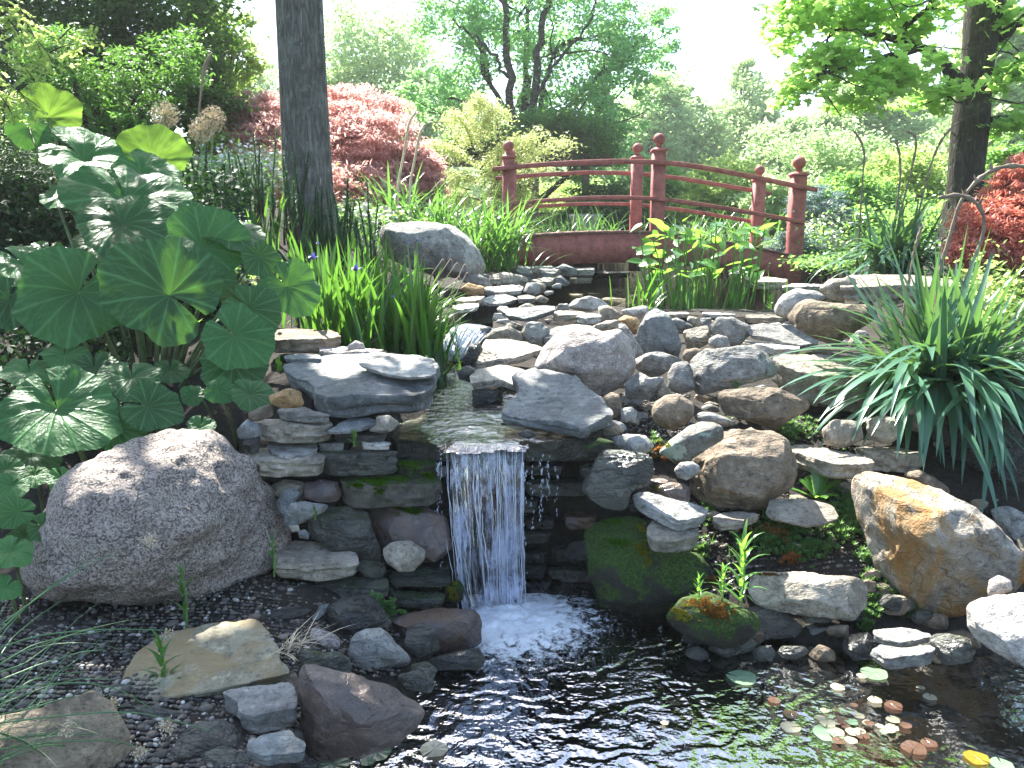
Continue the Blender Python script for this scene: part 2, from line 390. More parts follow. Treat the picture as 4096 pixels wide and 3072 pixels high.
def axis(lo, a, b, hi, st, g):
    c = list(np.arange(a, b, st)); k = st; v = a
    L = []
    while v > lo: k *= g; v -= k; L.append(v)
    k = st; v = c[-1]; R_ = []
    while v < hi: k *= g; v += k; R_.append(v)
    return np.array(L[::-1]+c+R_)
xs = axis(-220, -3.2, 3.6, 220, .04, 1.13); ys = axis(-60, .4, 8.5, 320, .04, 1.1)
X, Y_ = np.meshgrid(xs, ys)
Z = np.empty_like(X)
for i in range(len(ys)): Z[i] = Hf(X[i], Y_[i])
nn = fbm(np.stack([X*5, Y_*5, X*0], -1), 3, 4)
Z = Z+nn*.02*np.clip(1-(np.abs(X)+Y_)/40, .0, 1)
mb = MB(); nx = len(xs); ny = len(ys)
ii = (np.arange(ny-1)[:, None]*nx+np.arange(nx-1)[None]).ravel()
mb.add(np.stack([X, Y_, Z], -1).reshape(-1, 3), np.stack([ii, ii+1, ii+1+nx, ii+nx], -1))
m, t, out = new_mat('garden_soil'); v, _ = coords(t, False)
n1 = noise_n(t, v, 3, 6, .65); n2 = noise_n(t, v, 40, 6, .7)
sx = N(t, 'ShaderNodeSeparateXYZ'); t.links.new(v, sx.inputs[0])
col = mixc(t, fr(t, n2, .35, .65), (.008, .0065, .005), (.036, .028, .02))
col = mixc(t, math_n(t, 'MULTIPLY', fr(t, n1, .4, .6), fr(t, sx.outputs[1], 9.5, 11.5)), col, (.07, .13, .03))
b = N(t, 'ShaderNodeBsdfPrincipled'); b.inputs['Roughness'].default_value = .95; t.links.new(col, b.inputs['Base Color'])
bp = N(t, 'ShaderNodeBump'); bp.inputs['Distance'].default_value = .02; t.links.new(n2, bp.inputs['Height']); t.links.new(bp.outputs[0], b.inputs['Normal'])
t.links.new(b.outputs[0], out.inputs[0])
tag(mb.build('ground', m), kind='structure')

# ---------------------------------------------------------------- water
def water_mat(name, bump, scale, tint, tr=.9, ior=1.45, wave=None, rough=.0, dist=.02):
    m, t, out = new_mat(name); v, _ = coords(t, False)
    g = N(t, 'ShaderNodeBsdfGlossy'); g.inputs['Roughness'].default_value = rough; g.inputs['Color'].default_value = (1, 1, 1, 1)
    tp = N(t, 'ShaderNodeBsdfTransparent'); tp.inputs[0].default_value = (*tint, 1)
    f = N(t, 'ShaderNodeFresnel'); f.inputs[0].default_value = ior
    n1 = noise_n(t, v, scale, 3, .55, .6); n2 = noise_n(t, v, scale*3.1, 2, .5, .3)
    sx = N(t, 'ShaderNodeSeparateXYZ'); t.links.new(v, sx.inputs[0])
    h = math_n(t, 'ADD', n1, math_n(t, 'MULTIPLY', n2, .35))
    bp = N(t, 'ShaderNodeBump'); bp.inputs['Strength'].default_value = bump; bp.inputs['Distance'].default_value = dist
    if wave:  # rings and chop spread from where the fall lands and die away
        wx, wy, rr = wave
        vm = N(t, 'ShaderNodeVectorMath', operation='DISTANCE'); t.links.new(v, vm.inputs[0]); vm.inputs[1].default_value = (wx, wy, 0)
        fo = fr(t, vm.outputs['Value'], .15, rr, 1, .25)
        wv = N(t, 'ShaderNodeTexWave', wave_type='RINGS', rings_direction='SPHERICAL'); wv.inputs['Scale'].default_value = 2.6; wv.inputs['Distortion'].default_value = 14; wv.inputs['Detail'].default_value = 4; wv.inputs['Detail Scale'].default_value = 2.2
        mp = N(t, 'ShaderNodeMapping'); mp.inputs['Location'].default_value = (-wx, -wy, 0); t.links.new(v, mp.inputs[0]); t.links.new(mp.outputs[0], wv.inputs['Vector'])
        h = math_n(t, 'ADD', h, math_n(t, 'MULTIPLY', wv.outputs['Fac'], .7)); t.links.new(math_n(t, 'MULTIPLY', fo, bump), bp.inputs['Strength'])
    t.links.new(h, bp.inputs['Height'])
    t.links.new(bp.outputs[0], g.inputs['Normal']); t.links.new(bp.outputs[0], f.inputs['Normal'])
    mx = N(t, 'ShaderNodeMixShader'); t.links.new(f.outputs[0], mx.inputs[0]); t.links.new(tp.outputs[0], mx.inputs[1]); t.links.new(g.outputs[0], mx.inputs[2])
    t.links.new(mx.outputs[0], out.inputs[0]); return m
def fill(poly, z, name, m, res=.04, drop=None, ext=.06):
    x0, y0 = poly.min(0); x1, y1 = poly.max(0)
    gx = np.arange(x0-.1, x1+.1+res, res); gy = np.arange(y0-.1, y1+.1+res, res)
    XX, YY = np.meshgrid(gx, gy); s = sdist(poly, XX, YY) < ext
    idx = np.full(XX.shape, -1); idx[s] = np.arange(s.sum())
    a, b_, c, d = idx[:-1, :-1], idx[:-1, 1:], idx[1:, 1:], idx[1:, :-1]
    ok = (a >= 0) & (b_ >= 0) & (c >= 0) & (d >= 0)
    ZZ = np.full(XX.shape, z) if drop is None else drop(XX, YY)
    mb = MB(); mb.add(np.stack([XX[s], YY[s], ZZ[s]], -1), np.stack([a[ok], b_[ok], c[ok], d[ok]], -1))
    return tag(mb.build(name, m), kind='structure')
FALL = P(487, 590, 3.16)
wl = water_mat('pond_water', .5, 12, (.62, .60, .36), ior=4.6, rough=.05, wave=(float(FALL[0])+.05, float(FALL[1])-.1, 1.5))
fill(LOW, 0.0, 'lower_pond_water', wl)
wu = water_mat('upper_pond_water', .25, 16, (.30, .27, .14), ior=1.4)
fill(UP, .867, 'upper_pond_water', wu)
wm_ = water_mat('stream_water', 1., 20, (.95, .84, .6), ior=2.8, dist=.011, rough=.03)
def dropz(X_, Y2): return .655+fbm(np.stack([X_*7, Y2*7, X_*0], -1), 5, 3)*.012 - np.clip(3.18-Y2, 0, .2)**2*2.5
fill(MID, .655, 'stream_water', wm_, .01, dropz, .008)

# ---------------------------------------------------------------- rocks
rs = np.random.RandomState
USED = []
def polar(pts, c, nth):
    """radius of a star shaped outline seen from c, for nth angles"""
    th = np.arange(nth)/nth*2*math.pi; r = np.zeros(nth); n = len(pts)
    dx, dy = np.cos(th), np.sin(th)
    for i in range(n):
        a = pts[i]-c; b_ = pts[(i+1) % n]-c; e = b_-a
        den = dx*e[1]-dy*e[0]; den = np.where(np.abs(den) < 1e-12, 1e-12, den)
        u = (a[0]*e[1]-a[1]*e[0])/den; s = (a[0]*dy-a[1]*dx)/den
        r = np.where((u > 0) & (s >= -1e-6) & (s <= 1+1e-6), np.maximum(r, u), r)
    z = r <= 0
    if z.any(): r[z] = np.interp(th[z], th[~z], r[~z], period=2*math.pi)
    return th, r
def centroid(p):
    x, y = p[:, 0], p[:, 1]; x2, y2 = np.roll(x, -1), np.roll(y, -1); a = x*y2-x2*y
    A = a.sum()
    return np.array(((x+x2)*a, (y+y2)*a)).sum(1)/(3*A) if abs(A) > 1e-6 else p.mean(0)
def finish(V, q, t_, name, mat, label, cat, group, loc, seed, sharp=0):
    mb = MB(); mb.add(V, q, t_)
    o = mb.build(name, MS[mat] if isinstance(mat, str) else mat, loc=loc)
    if sharp: o.data.set_sharp_from_angle(angle=math.radians(sharp))
    tag(o, label, cat, group); USED.append(o); return o
def boulder(r, s, mat, label, D=.7, Y=None, ang=.6, e=.8, name='rock', group=None, dy=0., flat=0, rough=1., seed=None):
    """free-standing stone: outline seen from the pond, real thickness D x its mean radius"""
    pts = reg(r, s); seed = seed if seed is not None else int(abs(pts.sum())*7) % 9999; R_ = rs(seed)
    pts = pts.mean(0)+(pts-pts.mean(0))*1.06
    cpx = centroid(pts); size = max(np.ptp(pts[:, 0]), np.ptp(pts[:, 1]))
    if Y is None: Y = hit(cpx[0], min(pts[:, 1].max(), 780))
    rpx = (np.ptp(pts[:, 0])+np.ptp(pts[:, 1]))/4
    depth = D*rpx/F*Y
    Yc = Y+depth*.45+dy; c = P(cpx[0], cpx[1], Yc)
    d = ray(*cpx); d /= np.linalg.norm(d); rt = np.array((1., 0, 0)); rt -= d*rt.dot(d); rt /= np.linalg.norm(rt); up = np.cross(rt, d)
    up = up if up[2] > 0 else -up
    loc2 = []
    for a, b_ in pts:
        k = ray(a, b_); k = k*((c-np.array((0, 0, EYE))).dot(d)/k.dot(d)); w_ = np.array((0, 0, EYE))+k-c; loc2.append((w_.dot(rt), w_.dot(up)))
    loc2 = np.array(loc2)
    th, rad = polar(loc2, np.zeros(2), 96)
    rad = (rad+.5*(np.roll(rad, 1)+np.roll(rad, -1)))/2 if ang > .3 else (rad*2+np.roll(rad, 1)+np.roll(rad, -1)+np.roll(rad, 2)+np.roll(rad, -2))/6
    sub = 5 if size > 46 else 4
    if size > 150: sub = 6
    sv, tr = ico(sub)
    a = np.arctan2(sv[:, 1], sv[:, 0]) % (2*math.pi); cs = np.hypot(sv[:, 0], sv[:, 1])
    rr = np.interp(a, np.append(th, 2*math.pi), np.append(rad, rad[0]))
    ee = min(e, .55) if ang >= .5 else e
    inpl = rr*np.power(cs, ee); oz = depth*np.sign(sv[:, 2])*np.power(np.abs(sv[:, 2]), ee)
    L = np.stack([inpl*np.cos(a), inpl*np.sin(a), oz], -1)   # z of L = towards the camera
    upL = np.array((0, up[2], (-d)[2])); upL /= np.linalg.norm(upL)
    S = rad.mean()
    if ang > 0:
        npl = 13
        for k in range(npl):
            if k == 0: n_ = upL+np.array((R_.uniform(-.2, .2), 0, R_.uniform(.2, .4))); cut = R_.uniform(.80, .88) if not flat else flat+.12
            else:
                n_ = np.array((R_.normal()*.7, R_.normal()*.6-.1, R_.uniform(.5, 1.))); cut = R_.uniform(.62, .88)
                if k % 3 == 2: n_[2] *= -1
            n_ = n_/np.linalg.norm(n_); dd = L@n_; h = dd.max()*(1-(1-cut)*min(1, ang*1.3))
            ov = np.clip(dd-h, 0, None); L = L-n_*(ov*.97)[:, None]
    if ang >= .3:   # many small breaks all round
        for k in range(30):
            n_ = R_.normal(size=3); n_ /= np.linalg.norm(n_); dd = L@n_; h = dd.max()*R_.uniform(.90, .975) if abs(n_[2]) > .4 else dd.max()*R_.uniform(.955, .99)
            L = L-n_*(np.clip(dd-h, 0, None)*.95)[:, None]
    if ang > 0:      # keep the traced outline after the breaks are cut
        a2 = np.arctan2(L[:, 1], L[:, 0]) % (2*math.pi); r2 = np.hypot(L[:, 0], L[:, 1]); nb = 72; bi = (a2/(2*math.pi)*nb).astype(int) % nb
        mr = np.zeros(nb); np.maximum.at(mr, bi, r2); mr = np.maximum(mr, 1e-6); tc_ = (np.arange(nb)+.5)/nb*2*math.pi; want = np.interp(tc_, th, rad, period=2*math.pi)
        kf = np.clip(want/mr, .9, 1.5); kf = (kf*2+np.roll(kf, 1)+np.roll(kf, -1))/4; L[:, :2] *= np.interp(a2, tc_, kf, period=2*math.pi)[:, None]
    W = c+L[:, :1]*rt+L[:, 1:2]*up+L[:, 2:3]*(-d)
    nd = (W-c)/(np.linalg.norm(W-c, axis=1)[:, None]+1e-9)
    f1 = fbm((W-c)/S*1.3+seed, seed, 3); f2 = fbm((W-c)/S*5+seed, seed+3, 4); f3 = 1-np.abs(fbm((W-c)/S*3+seed, seed+9, 3))*2
    amp = S*(.05*f1+rough*(.032*f2+.035*(f3-.4)*min(1, ang+.2)))
    if ang >= .5:
        q5 = fbm((W-c)/S*1.6+seed+70, seed+21, 4)*5; amp = amp+S*.055*((np.floor(q5)+np.clip((q5-np.floor(q5))*7, 0, 1))/5)
    W = W+nd*amp[:, None]
    return finish(W, None, tr, name, mat, label, 'stone' if name != 'boulder' else 'boulder', group, c, seed, 24 if ang >= .5 else 0)
def block(r, s, mat, label, k=.4, Y=None, tilt=None, name='flat_stone', group=None, aspect=.8, under=.9, dy=0., bulge=0., z0=None, lay=1., seed=None, rough=1.):
    """stone lying on its bed: outline seen from the pond, k = share of its height that is front face"""
    pts = reg(r, s); seed = seed if seed is not None else int(abs(pts.sum())*5) % 9999; R_ = rs(seed)
    pts = pts.mean(0)+(pts-pts.mean(0))*1.05
    y0, y1 = pts[:, 1].min(), pts[:, 1].max(); cx = (pts[:, 0].min()+pts[:, 0].max())/2; hpx = y1-y0; wpx = np.ptp(pts[:, 0])
    if Y is None: Y = hit(cx, min(y1, 780))
    Y = Y+dy
    top = pts.copy(); top[:, 1] = y0+(pts[:, 1]-y0)*(1-k)
    thick = hpx*k/F*Y
    yf = top[:, 1].max(); zt = P(cx, yf, Y)[2] if z0 is None else z0
    al = PITCH-math.atan((384-(y0+yf)/2)/F)
    dpt = wpx/F*Y*aspect; hm = (yf-y0)/F*Y
    if tilt is None: tilt = min(.9, max(0, (hm/max(dpt, .01)-math.sin(al))/math.cos(al)))
    tp = []
    for a, b_ in top:
        dd = ray(a, b_); tt = (zt-tilt*Y-EYE)/(dd[2]-tilt*dd[1]); tp.append(np.array((0, 0, EYE))+dd*tt)
    tp = np.array(tp); cc = centroid(tp[:, :2]); c = np.array((cc[0], cc[1], zt+tilt*(cc[1]-Y)))
    size = max(wpx, hpx); nth = 160 if size > 90 else 96 if size > 40 else 64
    th, rad = polar(tp[:, :2], cc, nth)
    rad = (rad*2+np.roll(rad, 1)+np.roll(rad, -1))/4
    jag = fbm(np.stack([np.cos(th)*3, np.sin(th)*3, th*0], -1)+seed, seed, 4); S = rad.mean()
    rad = rad*(1+.05*jag*rough)
    pr = []  # (radius share, drop share)
    for q in np.linspace(.06, .93, 12): pr.append((q, 0))
    pr += [(.97, 0.0), (.992, .012), (1.0, .06)]
    ns = 9
    for q in np.linspace(.22, .93, ns): pr.append((1-(1-under)*q**1.5, q))
    pr += [(under*.97, 1.0), (under*.7, 1.0), (under*.3, 1.0)]
    V = []; nr = len(pr)
    dirs = np.stack([np.cos(th), np.sin(th)], -1)
    for j, (q, dz) in enumerate(pr):
        lat = 0
        if dz > .1:  # bedding: each layer set in or out a little
            lat = vn(np.stack([np.cos(th)*2.2, np.sin(th)*2.2, np.full(nth, dz*5*lay)], -1)+seed, seed+5)*thick*.16*rough + bulge*thick*math.sin(dz*math.pi)
        rr = rad*q+lat; xy = cc+dirs*rr[:, None]
        z = zt+tilt*(xy[:, 1]-Y)-dz*thick
        V.append(np.column_stack([xy, z]))
    V = np.concatenate(V)
    nse = fbm((V-c)/S*2.2+seed, seed+1, 4); amp = min(S*.07, thick*.28+.003)
    ups = np.repeat(np.array([1. if dz < .1 else .35 for _, dz in pr]), nth)
    fine = fbm((V-c)/S*7+seed, seed+8, 3)
    tr_ = fbm((V-c)/S*1.5+seed+50, seed+12, 4)*4; nse = nse*.6+((np.floor(tr_)+np.clip((tr_-np.floor(tr_))*6, 0, 1))/4)*.9
    V[:, 2] += (nse*amp+fine*amp*.3)*ups*rough
    V[:, :2] += (np.stack([fbm((V-c)/S*3+seed+11, seed+2, 3), fbm((V-c)/S*3+seed+31, seed+4, 3)], -1))*amp*.35
    ctr = np.array([[cc[0], cc[1], c[2]], [cc[0], cc[1], c[2]-thick]]); n0 = len(V)
    ctr[0, 2] = V[:nth, 2].mean(); V = np.vstack([V, ctr]); q = []; t_ = []
    J = np.arange(nth); J2 = (J+1) % nth
    for j in range(nr-1): q.append(np.stack([j*nth+J2, j*nth+J, (j+1)*nth+J, (j+1)*nth+J2], -1))
    t_ = np.concatenate([np.stack([np.full(nth, n0), J, J2], -1), np.stack([np.full(nth, n0+1), (nr-1)*nth+J2, (nr-1)*nth+J], -1)])
    return finish(V, np.concatenate(q), t_, name, mat, label, 'stone', group, c, seed, 30)
# ---------------------------------------------------------------- the stones, one by one
bo, bl = boulder, block
# big boulder at the left
bo('Q', '150,1480 240,1250 300,1150 420,980 600,900 800,830 960,805 1080,820 1200,920 1300,1010 1400,1130 1470,1300 1470,1390 1380,1490 1230,1590 1100,1640 900,1645 500,1640 250,1640 160,1560', 'gran', 'huge rounded speckled granite boulder beside the big green leaves', D=.85, ang=.45, e=.85, name='boulder', rough=1.9)
# wall left of the waterfall, top to bottom
bl('A', '430,540 520,480 700,450 900,452 1090,440 1330,445 1460,490 1490,620 1470,760 1430,850 1300,915 1000,930 620,975 545,900 480,740 300,640 310,570', 'blue', 'thick pale blue-grey ledge stone carrying a smaller slab, left of the stream', k=.36, Y=3.12, tilt=.12, name='ledge_stone', under=.93, seed=12)
bl('A', '893,525 1000,480 1150,450 1340,450 1450,490 1487,610 1440,640 1280,655 1130,630 950,570', 'grey', 'thin grey slab lying on top of the thick pale ledge stone', k=.16, Y=3.22, z0=.885, tilt=.12, name='flat_stone')
bl('A', '5,980 60,965 200,960 400,985 560,990 640,1030 635,1090 540,1155 380,1160 160,1130 90,1080 40,1050', 'tan', 'long brownish stone, second below the thick pale ledge stone', k=.7, Y=3.06)
bl('A', '225,910 270,870 440,865 500,920 620,970 640,985 500,995 400,985 290,950', 'grey', 'thin grey-green flat stone wedged directly under the left end of the thick ledge stone', k=.5, Y=3.07)
bl('A', '635,1080 720,1010 800,960 950,945 1010,980 1020,1000 900,1050 800,1075', 'blue', 'thin bluish slab tilted below the front edge of the thick ledge stone', k=.2, Y=3.05, under=.97)
bo('A', '1020,940 1110,930 1190,980 1160,1040 1080,1070 950,1050 1020,1000', 'tan', 'pale angular stone under the right front corner of the thick ledge stone', Y=3.1)
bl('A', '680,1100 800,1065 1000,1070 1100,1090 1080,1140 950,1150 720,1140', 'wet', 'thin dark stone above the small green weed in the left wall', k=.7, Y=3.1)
bl('A', '560,1150 700,1145 760,1160 750,1210 600,1220 560,1200', 'grey', 'small grey block left of the green weed in the left wall', k=.8, Y=3.1)
bl('A', '900,1145 1050,1135 1125,1165 1120,1205 1000,1210 910,1200', 'white', 'small pale flat stone right of the green weed in the left wall', k=.7, Y=3.08)
bl('A', '545,1240 640,1215 900,1215 1090,1220 1170,1250 1185,1310 1100,1380 980,1405 800,1420 650,1410 580,1330', 'wetg', 'long layered grey-green stone above the mossy block, left of the fall', k=.85, Y=3.05)
bl('A', '140,1150 300,1165 520,1160 540,1240 450,1310 330,1350 240,1320 150,1220', 'grey', 'pointed grey stone in the middle of the left stack', k=.45, Y=3.0)
bl('A', '0,1240 150,1190 400,1230 570,1290 595,1340 560,1400 300,1440 120,1430 20,1380', 'tan', 'broad layered stone under the pointed grey stone in the left stack', k=.55, Y=2.98)
bo('A', '0,1080 60,1070 80,1110 70,1220 0,1240 -60,1160', 'wet', 'dark stone at the left end of the left stack', Y=3.05)
bo('A', '160,770 310,715 400,740 430,830 400,860 290,870 180,840', 'orange', 'orange-tan angular stone under the left corner of the thick ledge stone', Y=3.1, ang=.9)
bo('A', '-10,910 150,840 175,860 180,930 80,970 0,975', 'brown', 'brown stone at the upper left end of the wall beside the small round leaves', Y=3.08)
bo('A', '-100,1050 -20,960 60,1000 100,1080 0,1120 -80,1110', 'blue', 'dark slate corner just above the big speckled boulder', Y=3.05)
bl('A', '130,290 250,250 500,240 640,270 700,300 720,370 600,430 400,430 200,420 140,360', 'brown', 'dark flat step stone between the big leaves and the irises', k=.6, Y=3.9)
bl('A', '565,390 680,370 850,400 1080,440 900,470 700,470 600,480 570,470', 'pink', 'pinkish stone lying behind the thick pale ledge stone', k=.5, Y=3.75)
bo('A', '785,370 850,325 910,350 925,400 850,408 790,395', 'pink', 'small pinkish cobble at the foot of the iris clump', Y=3.85, ang=0, name='cobble')
bl('A', '280,460 400,435 550,440 565,495 400,510 290,495', 'blue', 'dark blue-grey slate lying in shade below the dark step stone', k=.4, Y=3.6)
bl('E', '940,90 1000,50 1150,30 1400,10 1700,20 1725,160 1680,215 1500,235 1250,270 1150,285 1020,240 960,180', 'mosst', 'big block with a bright moss cap, left of the waterfall', k=.7, Y=3.0, name='mossy_stone')
bl('A', '1190,1320 1250,1290 1480,1310 1515,1400 1500,1450 1350,1450 1200,1440', 'moss', 'moss covered stone between the ledge and the big mossy block', k=.7, Y=3.12, name='mossy_stone')
bl('1', '390,440 400,426 420,416 520,414 600,418 616,438 614,452 560,462 480,464 400,462', 'wetg', 'wet ledge slab the main waterfall pours over', k=.42, Y=3.16, z0=.628, tilt=0, name='waterfall_ledge', under=.98, seed=4, rough=.5)
bo('E', '640,70 760,40 900,60 935,150 900,210 760,220 650,190', 'purp', 'dark purple stone above the pale slate shards', Y=3.02)
bo('E', '380,80 480,40 640,60 645,120 640,215 560,200 400,160', 'tan', 'tan stone behind the upright blue slate shard', Y=3.06)
bo('E', '410,215 500,110 560,118 600,150 560,220 490,322 440,290', 'blue', 'upright blue slate shard beside the big speckled boulder', Y=2.96, D=.25)
bo('E', '490,330 540,230 640,215 820,240 822,280 700,340 610,388', 'grey', 'pale angular slate right of the upright blue shard', Y=2.94, D=.35)
bo('E', '480,330 560,290 595,430 530,430 480,390', 'blue', 'narrow blue slate sliver below the upright shard', Y=2.93, D=.3)
bo('E', '520,410 590,405 600,455 540,460', 'tan', 'tiny brown pebble wedged under the blue sliver', Y=2.9, name='cobble')
bo('E', '590,455 640,440 675,470 670,520 600,505', 'blue', 'small square blue cobble beside the big boulder', Y=2.88, name='cobble')
bo('E', '680,400 730,320 850,260 1100,280 1150,310 1170,430 1245,600 1240,690 1150,730 1060,700 900,630 800,560 700,500', 'wetg', 'big faceted grey-green block below the mossy one', Y=2.98, ang=1)
bl('E', '425,650 500,570 570,535 750,550 900,620 1030,700 1065,790 950,845 700,870 420,845 408,740', 'tan', 'flat tan-grey stone with a dark broken edge beside the big speckled boulder', k=.42, Y=2.82)
bo('E', '1055,740 1110,690 1240,700 1290,740 1285,800 1230,825 1120,815', 'wetg', 'small green-tinged stone under the big faceted block', Y=2.95)
bl('E', '735,880 1000,815 1220,830 1300,880 1305,1000 1200,1020 1000,1000 760,990', 'wetg', 'low grey-green block above the dark stones at the gravel edge', k=.55, Y=2.86)
bo('E', '1150,290 1400,250 1600,270 1760,330 1815,580 1700,680 1600,690 1300,620 1180,450', 'purp', 'large purple-brown stone left of the falling water', Y=3.06, D=.4)
bo('E', '1270,610 1340,545 1480,528 1600,600 1597,680 1510,772 1400,772 1300,700', 'tan', 'smooth tan cobble lying in front of the purple-brown stone', Y=2.93, ang=.3)
bl('E', '1325,840 1380,770 1500,770 1790,730 1805,900 1750,912 1500,912 1340,905', 'wetg', 'wet flat stone under the smooth tan cobble', k=.3, Y=2.96)
bl('E', '1320,965 1450,940 1700,943 1757,1000 1752,1070 1600,1090 1450,1060 1370,1020', 'wetg', 'lower wet flat stone beside the foot of the waterfall', k=.6, Y=2.92)
bo('E', '1770,880 1880,850 1922,900 1912,1000 1830,1040 1765,1020', 'moss', 'yellow-green mossy stone touching the foot of the waterfall', Y=3.0, name='mossy_stone')
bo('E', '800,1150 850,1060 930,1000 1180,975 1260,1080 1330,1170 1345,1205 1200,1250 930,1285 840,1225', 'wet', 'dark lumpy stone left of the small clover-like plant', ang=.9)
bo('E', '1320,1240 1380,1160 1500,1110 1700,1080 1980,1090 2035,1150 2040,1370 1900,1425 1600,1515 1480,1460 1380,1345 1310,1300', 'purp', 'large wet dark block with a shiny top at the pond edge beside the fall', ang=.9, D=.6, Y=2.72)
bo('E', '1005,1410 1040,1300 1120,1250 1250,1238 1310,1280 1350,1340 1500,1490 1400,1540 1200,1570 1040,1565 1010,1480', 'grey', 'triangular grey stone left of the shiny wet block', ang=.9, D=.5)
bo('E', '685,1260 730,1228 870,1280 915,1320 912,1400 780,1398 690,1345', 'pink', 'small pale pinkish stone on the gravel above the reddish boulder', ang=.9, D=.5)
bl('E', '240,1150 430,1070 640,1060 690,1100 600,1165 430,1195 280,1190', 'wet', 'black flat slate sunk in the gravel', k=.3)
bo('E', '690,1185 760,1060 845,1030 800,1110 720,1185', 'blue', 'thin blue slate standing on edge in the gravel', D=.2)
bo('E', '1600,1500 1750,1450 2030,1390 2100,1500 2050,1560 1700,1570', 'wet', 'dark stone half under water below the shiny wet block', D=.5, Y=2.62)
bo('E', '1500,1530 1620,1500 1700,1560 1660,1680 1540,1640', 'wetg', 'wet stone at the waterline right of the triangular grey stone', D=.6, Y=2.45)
# bottom left
bl('F', '640,630 700,520 800,430 1050,370 1250,348 1310,430 1360,500 1375,580 1400,590 1410,640 1200,700 900,755 760,765 600,720', 'yellow', 'broad flat slab with yellow and grey lichen in the lower left', k=.12, tilt=.12, name='flat_stone', aspect=.9)
bl('F', '1085,735 1200,700 1425,655 1452,740 1452,860 1250,928 1180,890 1170,810', 'grey', 'grey square block under the corner of the yellow lichened slab', k=.4, tilt=.2)
bl('F', '1215,990 1290,930 1425,885 1445,930 1505,990 1490,1055 1300,1075 1230,1045', 'blue', 'small blue-grey stone nearest the bottom edge, left of the reddish boulder', k=.35, Y=1.82, tilt=.3)
bo('F', '1480,670 1500,590 1560,577 1720,630 1880,660 2085,790 2010,880 1960,945 1800,1005 1600,1035 1500,1015 1482,850', 'red', 'big reddish brown boulder with a pale corner at the pond edge', D=.75, ang=.8, name='boulder', Y=2.0)
bo('F', '-60,830 250,770 440,705 540,760 620,900 650,1100 -60,1100', 'brown', 'half buried brown boulder in the lower left corner under the rushes', D=.6, ang=.5, Y=1.82, name='boulder')
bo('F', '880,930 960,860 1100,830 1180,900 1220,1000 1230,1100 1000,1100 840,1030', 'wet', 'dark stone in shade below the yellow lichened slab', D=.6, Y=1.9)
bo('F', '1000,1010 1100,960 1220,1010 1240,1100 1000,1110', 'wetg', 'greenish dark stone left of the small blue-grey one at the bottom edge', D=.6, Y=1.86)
bo('F', '1950,620 2050,590 2140,650 2110,700 2000,680', 'wetg', 'pale wet stone awash beside the reddish boulder', D=.5, Y=2.42)
# right of the stream
bl('B', '325,540 480,520 660,512 662,545 560,595 480,614 370,602', 'blue', 'smooth blue-grey slab at the right of the upper little fall', k=.3, Y=5.15, aspect=.7)
bl('B', '650,565 700,545 820,545 852,575 770,602 655,607', 'tan', 'small oblong tan block right of the smooth slab', k=.6, Y=5.3)
bo('B', '662,545 690,500 740,498 757,530 700,548', 'grey', 'small grey cobble on the upper pond rim, next to the bright white stone', Y=5.6)
bo('B', '745,520 800,470 880,453 950,470 1005,520 900,545 830,545', 'white', 'bright white humped stone on the upper pond rim', Y=5.6, ang=.7)
bo('B', '940,520 1000,508 1072,560 1065,600 1000,612 945,608', 'tan', 'pale block right of the bright white humped stone', Y=5.4)
bl('B', '800,600 840,560 940,570 955,612 860,632', 'white', 'thin pale stone under the bright white humped stone', k=.6, Y=5.25)
bo('B', '1085,540 1200,513 1250,515 1242,560 1180,607 1120,582', 'white', 'pale tilted stone left of the tall dark upright slab', Y=5.4)
bo('B', '1060,600 1110,573 1180,590 1212,640 1165,695 1110,640', 'orange', 'orange-brown cobble above the long leaning stone', Y=5.1, ang=.4)
bo('B', '892,645 980,610 1062,598 1052,650 960,672 900,665', 'tan', 'flat tan stone above the biggest rounded boulder', Y=5.0)
bl('B', '588,775 610,700 680,650 780,628 890,640 905,665 740,700 650,750', 'grey', 'flat grey stone behind the left shoulder of the biggest rounded boulder', k=.35, Y=4.75)
bo('B', '560,870 600,780 700,690 800,645 900,660 960,680 1060,663 1110,720 1158,850 1142,950 1060,1030 950,1092 880,1065 820,985 700,935 560,925', 'pink', 'biggest rounded pale pink boulder in the middle of the rocks', D=.85, ang=.35, e=.85, name='boulder', Y=4.0)
bo('B', '452,680 500,620 560,613 622,650 622,720 570,772 500,742', 'grey', 'angular grey stone between the smooth slab and the tan flat rock', Y=4.8, ang=1)
bo('B', '212,725 280,660 370,638 452,690 448,745 300,745', 'tan', 'tan stone just right of the upper little fall', Y=4.75)
bl('B', '155,865 200,790 230,720 330,728 470,750 592,790 560,815 400,875 250,900 160,922', 'tan', 'broad flat tan rock right of the stream', k=.24, Y=4.3, aspect=.9)
bo('B', '82,850 130,750 180,745 207,790 165,860 155,898 100,885', 'wet', 'black wet rock at the foot of the upper little fall', Y=4.3, ang=1)
bo('B', '48,925 120,888 162,920 132,992 60,975', 'wet', 'small black wet rock in the stream beside the arched stone', Y=4.05)
bl('B', '122,985 180,922 350,888 465,928 440,1000 420,1060 330,1010 240,1025 140,1042', 'tan', 'arched flat stone bridging a dark hollow beside the stream', k=.26, Y=3.92, aspect=.8)
bo('B', '145,1040 320,1040 330,1110 300,1150 150,1150', 'wet', 'black stone filling in for the dark opening under the arched flat stone', Y=3.95, D=.4)  # dark colour stands in for the shade inside the opening
bl('B', '345,1175 440,1145 445,1050 392,980 480,930 600,920 820,985 870,1060 1015,1230 1010,1265 900,1315 840,1368 700,1325 560,1300 350,1255', 'blue', 'large rough blue-grey slab right of the main waterfall', k=.18, Y=3.2, tilt=.16, name='ledge_stone', rough=1.5, under=.95, seed=31)
